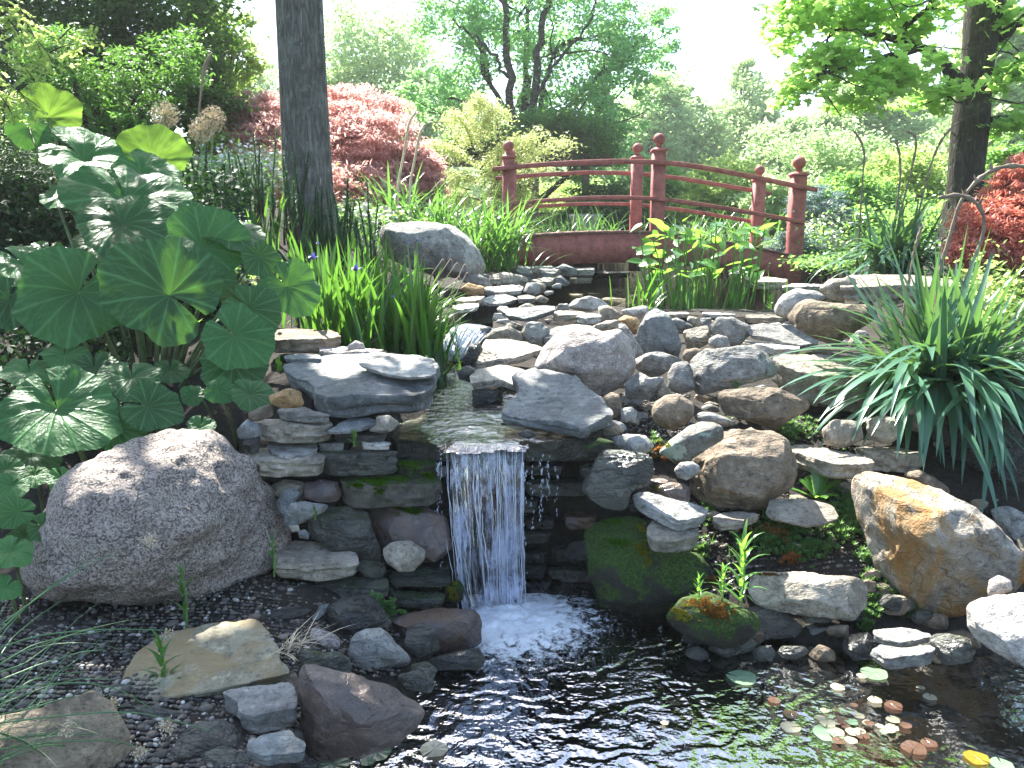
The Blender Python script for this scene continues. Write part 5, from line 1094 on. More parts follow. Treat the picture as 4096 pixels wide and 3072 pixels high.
part(bb, 'side_beam', rm, root)
mb = MB()
L = np.r_[0, np.cumsum(np.linalg.norm(np.diff(a, axis=0), axis=1))]
for u in np.arange(.02, L[-1]-.1, .142):
    p0 = np.array([np.interp(u, L, a[:, i]) for i in range(3)]); p1 = np.array([np.interp(u+.134, L, a[:, i]) for i in range(3)])
    mm = MB(); q = [p0+(0, -.035, .004), p1+(0, -.035, .004), p1+(0, YF-YN+.1, .004), p0+(0, YF-YN+.1, .004)]
    mb.add(q+[x+np.array((0, 0, .024)) for x in q], [(4, 5, 6, 7), (0, 1, 5, 4), (1, 2, 6, 5), (2, 3, 7, 6), (3, 0, 4, 7), (3, 2, 1, 0)])
part(mb, 'deck', rt_, root)
tag(root, 'small arched dark red footbridge with ball-topped posts over the upper pond', 'bridge')
# ---------------------------------------------------------------- big round-leaved plant at the left
def petasites_mat(name, c1, c2, tr, tint):
    m, t, out = new_mat(name); v, rnd = coords(t)
    a = N(t, 'ShaderNodeAttribute', attribute_name='vein')
    n1 = noise_n(t, v, 9, 5, .6); n2 = noise_n(t, v, 60, 3, .6)
    col = mixc(t, fr(t, n1, .3, .7), c1, c2); hs = N(t, 'ShaderNodeHueSaturation'); t.links.new(col, hs.inputs['Color']); t.links.new(fr(t, rnd, 0, 1, .5, 1.4), hs.inputs['Value'])
    col = mixc(t, math_n(t, 'MULTIPLY', a.outputs['Fac'], .7), hs.outputs[0], tuple(min(1, x*2.0+.03) for x in c2))
    b = N(t, 'ShaderNodeBsdfPrincipled'); b.inputs['Roughness'].default_value = .45; b.inputs['Specular IOR Level'].default_value = .32; t.links.new(col, b.inputs['Base Color'])
    bp = N(t, 'ShaderNodeBump'); bp.inputs['Strength'].default_value = .5; bp.inputs['Distance'].default_value = .006
    t.links.new(math_n(t, 'SUBTRACT', n2, math_n(t, 'MULTIPLY', a.outputs['Fac'], 1.2)), bp.inputs['Height']); t.links.new(bp.outputs[0], b.inputs['Normal'])
    tl = N(t, 'ShaderNodeBsdfTranslucent'); t.links.new(mixc(t, .8, col, tint), tl.inputs[0])
    mx = N(t, 'ShaderNodeMixShader'); mx.inputs[0].default_value = tr; t.links.new(b.outputs[0], mx.inputs[1]); t.links.new(tl.outputs[0], mx.inputs[2]); t.links.new(mx.outputs[0], out.inputs[0]); return m
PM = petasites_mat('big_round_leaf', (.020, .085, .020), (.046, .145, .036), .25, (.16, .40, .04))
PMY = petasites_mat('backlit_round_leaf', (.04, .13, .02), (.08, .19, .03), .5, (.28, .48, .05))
stemp = plain('pale_green_leaf_stalk', (.12, .16, .07), rough=.5)
def round_leaf(root, px, py, R, f, Y, lean=0., notch=math.pi*.5, seed=0, wav=1., foot=None, mat=PM, stalk=True, name='leaf', nt=132, nr=16):
    """leaf blade of pixel radius R; f = how open it is to the pond (1 = facing it); notch = direction of the sinus as seen"""
    rnd = rs(seed); c = W(px, py, Y); r0 = R/F*Y
    d = ray(px, py); d /= np.linalg.norm(d); ph = math.acos(min(1, f)); rt = np.array((1., 0, 0)); rt -= d*rt.dot(d); rt /= np.linalg.norm(rt); up = np.cross(rt, d); up = up*np.sign(up[2])
    n_ = -d*math.cos(ph)+up*math.sin(ph)+rt*lean; n_ /= np.linalg.norm(n_)
    ax = rt-n_*rt.dot(n_); ax /= np.linalg.norm(ax); ay = np.cross(n_, ax)
    th = notch+np.linspace(.09, 2*math.pi-.09, nt); rr = np.linspace(0, 1, nr)**.85
    g = th-notch; edge = 1+.06*np.sin(g*3+rnd.uniform(0, 6))+.04*np.sin(g*5+rnd.uniform(0, 6))+.025*np.sin(g*11+rnd.uniform(0, 6))+.018*(np.abs(np.sin(g*17))-.5)+.012*(np.arange(nt) % 2)
    edge *= np.where(np.minimum(g, 2*math.pi-g) < .55, .86+.14*np.sin(np.minimum(g, 2*math.pi-g)/.55*math.pi/2), 1)
    p1, p2, p3 = rnd.uniform(0, 6.28, 3); TH, RR = np.meshgrid(g, rr)
    off = .16
    z = wav*(.085*np.sin(TH*2+p1)*RR**2+.05*np.sin(TH*5+p2)*RR**2.5+.045*np.sin(TH*9+p3)*RR**2+.02*np.sin(TH*15+p1)*RR**3-.10*RR**2)+.16*(1-RR)**3*-1+.018*np.abs(np.sin(TH*4.5))*RR
    z += .03*fbm(np.stack([RR*np.cos(TH)*4, RR*np.sin(TH)*4, RR*0+seed], -1), seed, 3)
    x = (RR*edge[None]*np.cos(TH+notch)-off*math.cos(notch)*(RR))*r0; y = (RR*edge[None]*np.sin(TH+notch)-off*math.sin(notch)*RR)*r0
    V = c+x[..., None]*ax+y[..., None]*ay+(z*r0)[..., None]*n_
    mb = MB(); q = [(i*nt+j, i*nt+j+1, (i+1)*nt+j+1, (i+1)*nt+j) for i in range(nr-1) for j in range(nt-1)]
    mb.add(V.reshape(-1, 3), q); o = part(mb, name, mat, root)
    vm_ = np.zeros_like(TH); cl = np.linspace(5, nt-6, 11).astype(int)
    for c_ in cl: vm_[:, c_] = 1; vm_[:, c_-1] = vm_[:, c_+1] = .12
    for c_ in cl:      # side veins leave each main vein and run on to the edge
        for i0 in (5, 9):
            for k_ in range(i0, nr):
                for sg in (-1, 1):
                    q_ = c_+sg*int(round((k_-i0)*.8+.6)); 
                    if 0 <= q_ < nt: vm_[k_, q_] = max(vm_[k_, q_], .4)
    at = o.data.attributes.new('vein', 'FLOAT', 'POINT'); at.data.foreach_set('value', vm_.astype(np.float32).ravel())
    if stalk:
        mb = MB(); ft = np.array(foot) if foot is not None else None; base = c-n_*.16*r0
        mid = (base+ft)/2+np.array((0, 0, .08)); t_ = np.linspace(0, 1, 8)[:, None]; pp = (1-t_)**2*ft+2*t_*(1-t_)*mid+t_**2*base
        tube(mb, pp, np.linspace(.011, .006, 8)*min(1.3, r0/.2+.3), 7); sp = MB(); sp = mb; me = sp
        loc = np.array(root.matrix_world.translation)
        for i in range(len(mb.v)): mb.v[i] = mb.v[i]-loc
        mm = mb.mesh('stalk'); mm.materials.append(stemp); so_ = bpy.data.objects.new('stalk', mm); C.objects.link(so_); so_.parent = o
    return o
r1 = empty('butterbur_plant', (-2.0, 4.0, .65)); r2 = empty('butterbur_plant', (-1.55, 3.2, .45)); r3 = empty('butterbur_plant', (-1.35, 2.55, .25))
def foot(a, b_): return (a, b_, ground(a, b_))
BL = [('L', 560, 520, 280, .45, 4.7, .25, 2.6), ('L', 945, 620, 190, .5, 4.6, .1, 2.2), ('L', 1010, 560, 205, .75, 4.9, -.1, -1.5), ('L', 320, 270, 180, .75, 5.0, 0, -1.5), ('L', 200, 340, 130, .8, 4.8, .5, 1),
      ('L', 440, 785, 130, .4, 4.4, -.2, 1), ('L', 840, 790, 360, .5, 4.25, .15, 1.9), ('L', 800, 960, 265, .55, 4.05, -.1, 2.1), ('L', 650, 1120, 140, .6, 4.2, .2, 2), ('L', 1345, 1130, 240, .85, 3.95, .05, -2.4),
      ('L', 1530, 1030, 190, .3, 4.1, .1, 2), ('L', 1275, 905, 95, .7, 4.2, .2, 2), ('L', 1720, 1200, 115, .85, 3.95, .2, 2), ('L', 520, 1420, 315, .85, 3.75, 0, .9), ('L', 1130, 1440, 345, .85, 3.65, .1, -.75),
      ('L', 1905, 1390, 185, .85, 3.95, .2, 2.4), ('L', 150, 1230, 215, .42, 3.9, -.1, 2.2), ('L', 60, 1480, 190, .7, 3.7, -.2, 1.2), ('L', 1570, 1470, 115, .55, 3.85, .5, 2), ('L', 1660, 1540, 175, .85, 3.8, .3, 2.6),
      ('Q', 1195, 300, 165, .85, 3.6, .15, 2.4), ('Q', 1190, 440, 150, .7, 3.65, .1, 1.5), ('L', 1060, 1180, 210, .6, 4.1, 0, 1.6), ('L', 640, 730, 190, .5, 4.5, 0, 1.5), ('L', 330, 1180, 120, .6, 4.1, 0, 1.5), ('L', 1420, 1350, 150, .7, 3.9, 0, 1)]
for i, (rg_, a, b_, R, f, Y, ln, nc) in enumerate(BL):
    x, y = reg(rg_, '%f,%f' % (a, b_))[0]; R = R*REG[rg_][2]*1.1; cx = W(x, y, Y); f = min(.92, f+.12)
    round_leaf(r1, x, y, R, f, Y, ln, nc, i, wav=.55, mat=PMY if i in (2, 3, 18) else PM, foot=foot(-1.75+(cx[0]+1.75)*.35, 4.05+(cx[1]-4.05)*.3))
tag(r1, 'largest clump of huge round dark green leaves, upper left beside the irises', 'plant', 'butterbur clumps with huge round leaves')
B2 = [('Q', 290, 655, 290, .8, 3.15, -.05, 1.9), ('Q', 670, 515, 150, .7, 3.4, .1, 1.6), ('Q', 755, 665, 150, .85, 3.25, .1, 2.9), ('Q', 600, 775, 145, .85, 3.2, 0, 2.2), ('Q', 480, 460, 125, .7, 3.5, 0, 1.6), ('Q', 150, 480, 135, .5, 3.5, 0, 1.6),
      ('Q', 1110, 585, 78, .9, 3.35, 0, 2.8), ('Q', 995, 612, 64, .85, 3.4, 0, 0), ('Q', 1275, 600, 115, .75, 3.3, .2, 2.6), ('Q', 1028, 762, 70, .85, 3.25, 0, 1.5), ('Q', 160, 915, 145, .6, 3.15, 0, 1.6), ('Q', 330, 400, 110, .6, 3.6, 0, 1.6), ('Q', 870, 480, 90, .7, 3.6, 0, 1.6)]
for i, (rg_, a, b_, R, f, Y, ln, nc) in enumerate(B2):
    x, y = reg(rg_, '%f,%f' % (a, b_))[0]; R = R*REG[rg_][2]; cx = W(x, y, Y)
    round_leaf(r2, x, y, R, f, Y, ln, nc, 50+i, wav=.5, foot=foot(cx[0]*.9-.1, cx[1]+.15))
tag(r2, 'lower clump of round green leaves with one large sunlit leaf, above the speckled boulder', 'plant', 'butterbur clumps with huge round leaves')
B3 = [('Q', 180, 1015, 72, .8, 3.0, 0, 1.6), ('Q', 320, 1035, 85, .8, 2.95, .2, 2), ('Q', 30, 985, 100, .8, 2.8, -.1, 1), ('Q', 60, 1070, 90, .8, 2.75, 0, 1), ('Q', 90, 1205, 100, .85, 2.6, 0, 0), ('Q', 215, 1280, 88, .85, 2.6, .1, 2.6), ('Q', 60, 1400, 120, .7, 2.45, 0, 1.2), ('Q', 30, 1590, 85, .8, 2.35, 0, 1), ('Q', 130, 1330, 80, .8, 2.6, 0, 1)]
for i, (rg_, a, b_, R, f, Y, ln, nc) in enumerate(B3):
    x, y = reg(rg_, '%f,%f' % (a, b_))[0]; R = R*REG[rg_][2]; cx = W(x, y, Y)
    round_leaf(r3, x, y, R, f, Y, ln, nc, 70+i, wav=.5, foot=foot(cx[0]-.05, cx[1]+.12))
tag(r3, 'small clump of round green leaves left of the speckled boulder, at the left edge', 'plant', 'butterbur clumps with huge round leaves')

# ---------------------------------------------------------------- strap-leaved clumps
def clump(name, label, cat, spots, mat, n, L, wd, lean, bend, seed, part_name='leaves', K=8, group=None, azr=None, extra=None, zoff=0):
    rnd = rs(seed); P0 = []
    for (px, py, Y, sp) in spots:
        c = W(px, py, Y); k = max(1, int(n/len(spots))); P0.append(c[:2]+rnd.normal(size=(k, 2))*sp)
    xy = np.concatenate(P0); k = len(xy); z = Hf(xy[:, 0], xy[:, 1])-.02+zoff
    az = rnd.uniform(0, 2*math.pi, k) if azr is None else rnd.normal(azr[0], azr[1], k)
    c0 = xy.mean(0); root = empty(name, (c0[0], c0[1], float(z.mean())))
    mb = MB(); blades(mb, np.column_stack([xy, z]), az, rnd.uniform(L[0], L[1], k), rnd.uniform(wd[0], wd[1], k), np.abs(rnd.normal(lean[0], lean[1], k)), np.abs(rnd.normal(bend[0], bend[1], k)), K=K)
    part(mb, part_name, LM[mat], root)
    if k > 60:
        mb = MB(); j = rnd.choice(k, k//14, replace=False); blades(mb, np.column_stack([xy[j], z[j]]), az[j]+1, rnd.uniform(L[0], L[1], len(j))*.8, .012, rnd.uniform(.3, 1.1, len(j)), rnd.uniform(.6, 1.8, len(j)), K=K); part(mb, 'dry_leaves', LM['straw'], root)
    if extra: extra(root, rnd)
    return tag(root, label, cat, group)
pet = plain('purple_petals', (.26, .22, .62), rough=.5, var=.25); ypet = plain('yellow_signal', (.7, .5, .08))
def iris_flower(root, px, py, Y, s=.032):
    c = W(px, py, Y); rnd = rs(int(px)); mb = MB()
    blades(mb, np.repeat(c[None], 6, 0), np.arange(6)/6*2*math.pi+.3, np.array([s*1.9, s*1.3]*3), s*.75, np.array([.7, .15]*3), np.array([1.7, .4]*3), K=6, tip=.6, fold=.1)
    o = part(mb, 'flower', pet, root); mb = MB(); g = foot(c[0]+.01, c[1]+.03); tube(mb, [g, (np.array(g)+c)/2+(.01, 0, 0), c], [.004, .0035, .003], 6); part(mb, 'flower_stem', LM['stemg'], root)
def irisx(root, rnd):
    for s_ in ('630,945', '297,855', '1105,715', '1035,730', '335,735', '800,1150', '925,1150'):
        x, y = reg('M', s_)[0]; iris_flower(root, x, y, 4.45, .032 if s_[:3] in ('630', '297') else .012)
    # spent grey buds on thin stems
    for s_ in ('1185,770', '1370,850', '1420,880', '1480,890', '1500,955', '1435,985', '1310,850', '1025,820'):
        x, y = reg('M', s_)[0]; c = W(x, y, 4.7); g = foot(c[0]-.2, c[1]+.1); mb = MB(); tube(mb, [g, (np.array(g)+c)/2+(-.04, 0, .05), c], [.003, .0025, .0025], 5); tube(mb, [c, c+(.006, 0, -.012), c+(.008, 0, -.026)], [.004, .007, .002], 6); part(mb, 'seed_pod', LM['stemb'], root)
clump('iris_clump', 'large bright green iris clump with violet flowers between the big leaves and the stream', 'plant', [(330, 338, 4.7, .09), (350, 345, 4.5, .1), (385, 350, 4.5, .1), (420, 350, 4.6, .09), (400, 335, 4.9, .12), (360, 330, 5, .12), (425, 348, 4.6, .04)], 'iris', 400, (.26, .58), (.015, .027), (.18, .14), (.35, .35), 61, extra=irisx)
clump('iris_clump', 'iris leaves arching over the little stream, right half of the clump', 'plant', [(412, 338, 5.0, .08), (418, 345, 4.8, .06), (410, 322, 5.2, .08)], 'iris', 120, (.25, .46), (.013, .022), (.5, .25), (.7, .4), 62, azr=(-.2, .8))
GI = 'iris and daylily tufts on the upper bank'
for i, (px, py, Y, n, L, lab) in enumerate([(235, 265, 5.5, 60, (.3, .62), 'tuft of upright iris leaves between the big round leaves and the tall trunk'), (205, 215, 5.7, 30, (.2, .5), 'narrow upright leaves behind the topmost round leaves'), (275, 250, 5.7, 60, (.3, .62), 'tuft of iris leaves left of the foot of the tall trunk'),
      (335, 235, 6.4, 50, (.25, .5), 'iris leaves right of the foot of the tall trunk'), (375, 250, 6.6, 60, (.3, .55), 'tuft of long upright iris leaves in front of the smooth grey boulder'), (90, 130, 5.4, 6, (.4, .7), 'few tall blades rising above the topmost round leaf')]):
    clump('iris_tuft', lab, 'plant', [(px, py, Y, .16)], 'iris', int(n*.7), (L[0]*.6, L[1]*.72), (.014, .026), (.16, .12), (.35, .3), 70+i, group=GI)
for i, (px, py, Y, n, lab) in enumerate([(490, 262, 7.6, 190, 'daylily clump spilling over the left end of the bridge'), (440, 238, 7.8, 150, 'daylily clump behind the smooth grey boulder'), (405, 222, 8.4, 90, 'daylily tuft at the right foot of the pink-red maple')]):
    clump('daylily_clump', lab, 'plant', [(px, py, Y, .16)], 'lily', n, (.5, .85), (.016, .026), (.25, .15), (1.1, .5), 80+i, group='daylily clumps left of the bridge')
for i, (px, py, Y, n, lab) in enumerate([(560, 240, 10.6, 90, 'arching pale grass clump behind the bridge deck, left part'), (605, 243, 10.8, 80, 'arching pale grass clump behind the bridge deck, near the urn'), (740, 255, 10.2, 120, 'grass clump behind the right half of the bridge'), (700, 250, 10.6, 100, 'grass clump behind the highest bridge post')]):
    clump('grass_clump', lab, 'grass', [(px, py, Y, .22)], 'lily', n, (.4, .75), (.008, .016), (.3, .15), (1.2, .5), 90+i, group='grass clumps behind the bridge')
# yuccas
def stalks(paths):
    def f(root, rnd):
        for (rg_, s_, Y, r) in paths:
            q = reg(rg_, s_); p = np.array([W(a, b_, Y) for a, b_ in q]); g = foot(p[0][0], p[0][1]+.02); p = np.vstack([g, p]); d = np.r_[0, np.cumsum(np.linalg.norm(np.diff(p, axis=0), axis=1))]; u = np.linspace(0, d[-1], 44)
            pp = np.stack([np.interp(u, d, p[:, i]) for i in range(3)], -1)
            for _ in range(4): pp[1:-1] = (pp[:-2]+2*pp[1:-1]+pp[2:])/4
            k = np.arange(44); rad = r*(1-.4*k/43)*(1+.25*(k % 5 == 0)); rad[32:] = r*(1.0+.35*np.sin(k[32:]*2.1)); rad[-1] = r*.3
            mb = MB(); tube(mb, pp, rad, 8); 
            for j in range(6, 43, 3 if r > .01 else 4): blades(mb, pp[j:j+1]-(0, 0, r*.5), [rnd.uniform(0, 6.28)], r*4.5, r*1.6, .15, .3, K=4)
            part(mb, 'flower_stalk', LM['stemb'], root)
    return f
rnd = rs(100)
def yucca(name, label, px, py, Y, n, L, wd, seed, paths, group):
    rnd = rs(seed); c = W(px, py, Y); g = ground(c[0], c[1]); root = empty(name, (c[0], c[1], g)); n2 = int(n*.66)
    mb = MB(); b0 = np.column_stack([c[0]+rnd.normal(size=n)*.07*L/.6, c[1]+rnd.normal(size=n)*.07*L/.6, g+rnd.uniform(0, .16, n)*L/.6])
    # upright inner leaves, then outer ones that arch and hang
    k = n-n2; blades(mb, b0[:k], rnd.uniform(0, 6.28, k), rnd.uniform(.6, .95, k)*L, wd*rnd.uniform(.7, 1.1, k), np.abs(rnd.normal(.45, .25, k)), rnd.uniform(0, .7, k), K=9, fold=.35, tip=.45)
    az = rnd.uniform(0, 6.28, n2); az[:n2*2//3] = rnd.normal(-math.pi/2-.1, .85, n2*2//3)
    blades(mb, b0[k:], az, rnd.uniform(.75, 1.12, n2)*L, wd*rnd.uniform(.8, 1.2, n2), rnd.uniform(.55, 1.05, n2), rnd.uniform(.85, 1.9, n2), K=11, fold=.3, tip=.4, pw=rnd.uniform(.7, 1.1, (1, 1)))
    part(mb, 'leaves', LM['yucca'], root); stalks(paths)(root, rnd); return tag(root, label, 'plant', group)
yucca('yucca', 'nearer and larger strap-leaved plant hanging over the rocks at the right', 940, 374, 3.88, 370, .74, .036, 101,
      [('R', '1120,560 1135,330 1150,250 1225,0 1262,-140 1330,-230 1400,-300 1470,-340 1530,-358 1600,-360 1700,-350', 4.2, .011), ('R', '1230,560 1310,300 1345,230 1400,80 1420,0 1405,-90 1340,-165 1260,-185 1180,-175 1130,-162', 4.1, .010), ('R', '935,480 965,300 1000,120 1040,0', 4.5, .009)], 'strap-leaved yuccas with brown flower stalks')
yucca('yucca', 'farther strap-leaved plant with thin brown curving stalks, right of the bridge', 893, 262, 6.7, 190, .70, .034, 102,
      [('S', '725,1560 745,1200 765,1010 720,900 680,860', 6.7, .009), ('S', '965,1450 1000,1150 990,1000 965,930', 6.7, .009), ('S', '985,1450 1060,1180 1100,1000 1108,900 1070,865 1030,875', 6.8, .009), ('S', '1110,1450 1190,1120 1250,960 1330,850 1385,805', 6.6, .009)], 'strap-leaved yuccas with brown flower stalks')
# two pale stalks left of the bridge and one dark by the trees
root = empty('seed_stalk', tuple(W(398, 190, 7.9)))
for q in ('370,185 377,150 381,118 388,112', '382,185 388,155 392,130 396,126'): 
    mb = MB(); p = np.array([W(a, b_, 7.9) for a, b_ in reg('1', q)])+0; p = np.vstack([p[0]-(0, 0, .4), p]); tube(mb, smooth_(p, 18)+(.25, 0, 0), np.linspace(.010, .012, 18), 6); part(mb, 'stalk', LM['straw'], root)
tag(root, 'pair of pale bare stalks in front of the pinkish red maple', 'plant')
mb = MB(); p = np.array([W(a, b_, 5.8) for a, b_ in reg('U', '1305,1000 1310,900 1325,700 1345,500 1370,410 1410,345')]); tube(mb, smooth_(p, 20), np.r_[np.full(14, .007), np.array([.008, .012, .015, .014, .010, .004])], 7)
tag(mb.build('seed_stalk', LM['stemb'], loc=p[0]), 'single dark upright stalk with a swollen tip left of the tall trunk', 'plant')
# alliums
for i, (a, b_, R, gx, lab) in enumerate([(1095, 765, 85, 1090, 'dried globe flower head, leftmost of three'), (1335, 870, 75, 1312, 'dried globe flower head, lower one of the overlapping pair'), (1415, 790, 80, 1340, 'dried globe flower head, upper one of the overlapping pair')]):
    x, y = reg('U', '%f,%f' % (a, b_))[0]; Y = 5.3+.05*i; c = W(x, y, Y); r = R*.1507/F*Y; rnd = rs(200+i); root = empty('allium', tuple(W(*reg('U', '%f,1060' % gx)[0], Y)))
    mb = MB(); u = rnd.normal(size=(230, 3)); u /= np.linalg.norm(u, axis=1)[:, None]; rr = r*rnd.uniform(.82, 1.08, 230)
    blades(mb, c+u*0, np.arctan2(u[:, 1], u[:, 0]), rr, .0022, np.arccos(u[:, 2]), 0, K=2, fold=0)
    tp = c+u*rr[:, None]
    for k in range(5): leaves(mb, tp+rnd.normal(size=(230, 3))*.003, .013, rnd, 0, .3)
    part(mb, 'flower_head', LM['straw'], root); mb = MB(); g = foot(W(*reg('U', '%f,1060' % gx)[0], Y)[0], Y); tube(mb, [g, (np.array(g)+c)/2, c], [.006, .005, .004], 6); part(mb, 'stem', LM['stemg'], root)
    tag(root, lab, 'flower', 'dried globe flower heads on tall stems')
# dwarf pines
for i, (px, py, Y, w2, h2, lab) in enumerate([(345, 225, 6.0, .22, .5, 'dwarf pine with upright candles in front of the foot of the tall trunk'), (275, 225, 6.1, .28, .55, 'dwarf pine with upright candles left of the tall trunk'), (238, 225, 6.2, .25, .4, 'low dark dwarf pine behind the topmost round leaves')]):
    rnd = rs(220+i); c = W(px, py, Y); g = ground(c[0], c[1]); root = empty('dwarf_pine', (c[0], c[1], g)); mb = MB(); tk = MB()
    for k in range(26):
        b_ = np.array((c[0]+rnd.uniform(-1, 1)*w2, c[1]+rnd.uniform(-1, 1)*w2, g+rnd.uniform(.05, .2))); h = rnd.uniform(.3, 1)*h2; t_ = b_+np.array((rnd.normal()*.05, 0, h)); tube(tk, [b_-(0, 0, .1), b_, t_], [.008, .007, .004], 5)
        m_ = 240; s_ = rnd.uniform(0, 1, m_); blades(mb, b_+(t_-b_)*s_[:, None], rnd.uniform(0, 6.28, m_), rnd.uniform(.03, .06, m_)*(1.1-.6*s_), .0055, rnd.uniform(.3, .9, m_), .2, K=2, fold=0)
    part(tk, 'branches', BARK3, root); part(mb, 'needles', LM['needle'], root); tag(root, lab, 'shrub', 'dwarf pines round the tall trunk')
# arrowhead clump standing in the upper pond
rnd = rs(230); root = empty('arrow_leaved_plant', tuple(W(690, 303, 6.9))); sm = MB()
def arrow_leaf(c, n_, d, s):
    """barbed arrow outline with a raised midrib"""
    n_ = n_/np.linalg.norm(n_); d = d-n_*d.dot(n_); d /= np.linalg.norm(d); sd_ = np.cross(n_, d)
    o_ = [(1.0, 0), (.72, .17), (.40, .31), (.08, .37), (-.18, .33), (-.42, .22), (-.30, .10), (-.12, 0)]
    V = []
    for a, b_ in o_: V += [c+d*a*s+sd_*b_*s+n_*s*(.22*abs(b_)-.12*a*a), c+d*a*s+n_*s*(-.12*a*a), c+d*a*s-sd_*b_*s+n_*s*(.22*abs(b_)-.12*a*a)]
    q = []
    for i in range(len(o_)-1): q += [(i*3, i*3+1, i*3+4, i*3+3), (i*3+1, i*3+2, i*3+5, i*3+4)]
    m_ = MB(); m_.add(V, q); return m_
for i in range(99):
    zx = rnd.uniform(985, 1840); lo = 590+rnd.uniform(0, 90)+abs(zx-1400)*.12 if zx > 1000 else 700; zy = rnd.uniform(lo, 985) if i % 5 else rnd.uniform(590, 760); x, y = reg('K', '%f,%f' % (zx, zy))[0]; Y = rnd.uniform(6.3, 7.2); c = W(x, y, Y)
    n_ = np.array((rnd.normal()*.5, rnd.normal()*.5-.25, .9)); d = np.array((rnd.normal(), rnd.normal()*.6-.4, rnd.uniform(-.2, .7))); s = rnd.uniform(.08, .125)
    part(arrow_leaf(c, n_, d, s), 'leaf', LM['arrow'], root)
    gx = c[0]+(1.46-c[0])*.25+rnd.normal()*.05; gy = 6.75+(Y-6.75)*.8; pb = np.array((gx, gy, .80)); t_ = np.linspace(0, 1, 7)[:, None]; pp = pb+(c-pb)*t_; pp[:, 0] += np.sin(t_[:, 0]*math.pi)*rnd.normal()*.02; tube(sm, pp, np.linspace(.0065, .0035, 7), 5)
for i in range(60):
    pb = np.array((rnd.normal(1.45, .33), rnd.normal(6.7, .2), .82)); blades(sm, pb[None], [rnd.uniform(0, 6.28)], rnd.uniform(.15, .35), .010, abs(rnd.normal(.08, .08)), .2, K=4)
part(sm, 'stems', LM['lily'], root); tag(root, 'clump of arrow-shaped light green leaves standing in the upper pond before the bridge', 'plant')
clump('water_iris', 'small pale strap-leaved plant at the pond rim left of the arrow-leaved clump', 'plant', [(646, 310, 6.3, .03)], 'iris', 12, (.3, .45), (.018, .028), (.35, .3), (.8, .5), 231)

# ---------------------------------------------------------------- small plants
def weed(px, py, Y, h, n, L, wd, seed, label, mat='iris', lean=(0, 0), name='weed', group=None, droop=.9, paired=False):
    rnd = rs(seed); b_ = W(px, py, Y); root = empty(name, tuple(b_)); st = MB(); lf = MB()
    tp = b_+np.array((lean[0], lean[1], h)); k = 12; t_ = np.linspace(0, 1, k)[:, None]; pp = b_+(tp-b_)*t_; pp[:, 0] += np.sin(t_[:, 0]*3)*h*.04; tube(st, pp, np.linspace(.0035, .0015, k), 5)
    s_ = np.linspace(.15, 1, n); q = b_+(tp-b_)*s_[:, None]; az = np.arange(n)*2.4+rnd.uniform(0, 6)
    blades(lf, q, az, L*(1.05-.35*s_)*rnd.uniform(.8, 1.2, n), wd, np.abs(.9-.6*s_+rnd.normal(size=n)*.15), droop*rnd.uniform(.5, 1.2, n), K=6, tip=.75, fold=.2)
    part(st, 'stem', LM['stemg'], root); part(lf, 'leaves', LM[mat], root); return tag(root, label, 'plant', group)
weed(740, 610, 2.78, .24, 24, .13, .016, 1, 'long-leaved pale green weed on the mossy rock at the right waterline', 'arrow', name='leafy_weed', droop=1.3)
weed(698, 604, 2.72, .09, 14, .05, .012, 2, 'short leafy weed left of the long-leaved pale green one', 'arrow', name='leafy_weed'); weed(722, 600, 2.74, .11, 18, .055, .012, 3, 'bushy short weed at the foot of the long-leaved pale green one', 'arrow', name='leafy_weed')
weed(186, 632, 2.5, .20, 18, .07, .012, 4, 'slender weed on the gravel in front of the speckled boulder'); weed(165, 706, 2.2, .19, 20, .08, .014, 5, 'slender leafy weed growing at the left corner of the yellow lichened slab', mat='iris')
weed(274, 577, 2.72, .13, 10, .05, .013, 6, 'single upright weed at the right foot of the speckled boulder'); weed(354, 447, 3.02, .05, 8, .045, .014, 7, 'small green weed growing from the wall below the thick ledge stone')
weed(279, 373, 3.7, .05, 7, .06, .025, 8, 'pale broad-leaved seedling left of the thick ledge stone', 'arrow'); weed(315, 520, 2.93, .04, 8, .03, .01, 9, 'tiny weed under the pale slate in the left wall'); weed(736, 390, 3.9, .03, 6, .035, .022, 10, 'small round-leaved seedling in front of the big angular block', 'sedum')
weed(770, 312, 6.1, .10, 14, .06, .02, 11, 'pale leafy plant on the pond rim right of the arrow-leaved clump', 'arrow')
for i, (px, py, Y, lab) in enumerate([(706, 500, 3.2, 'thin grass blades in front of the rough brown boulder, left tuft'), (736, 505, 3.15, 'thin grass blades in front of the rough brown boulder, right tuft'), (672, 470, 3.2, 'short grass blades beside the smooth oval cobble')]):
    clump('grass_tuft', lab, 'grass', [(px, py, Y, .02)], 'iris', 9, (.06, .13), (.003, .005), (.3, .2), (.5, .4), 240+i, group='thin grass tufts among the right-hand rocks')
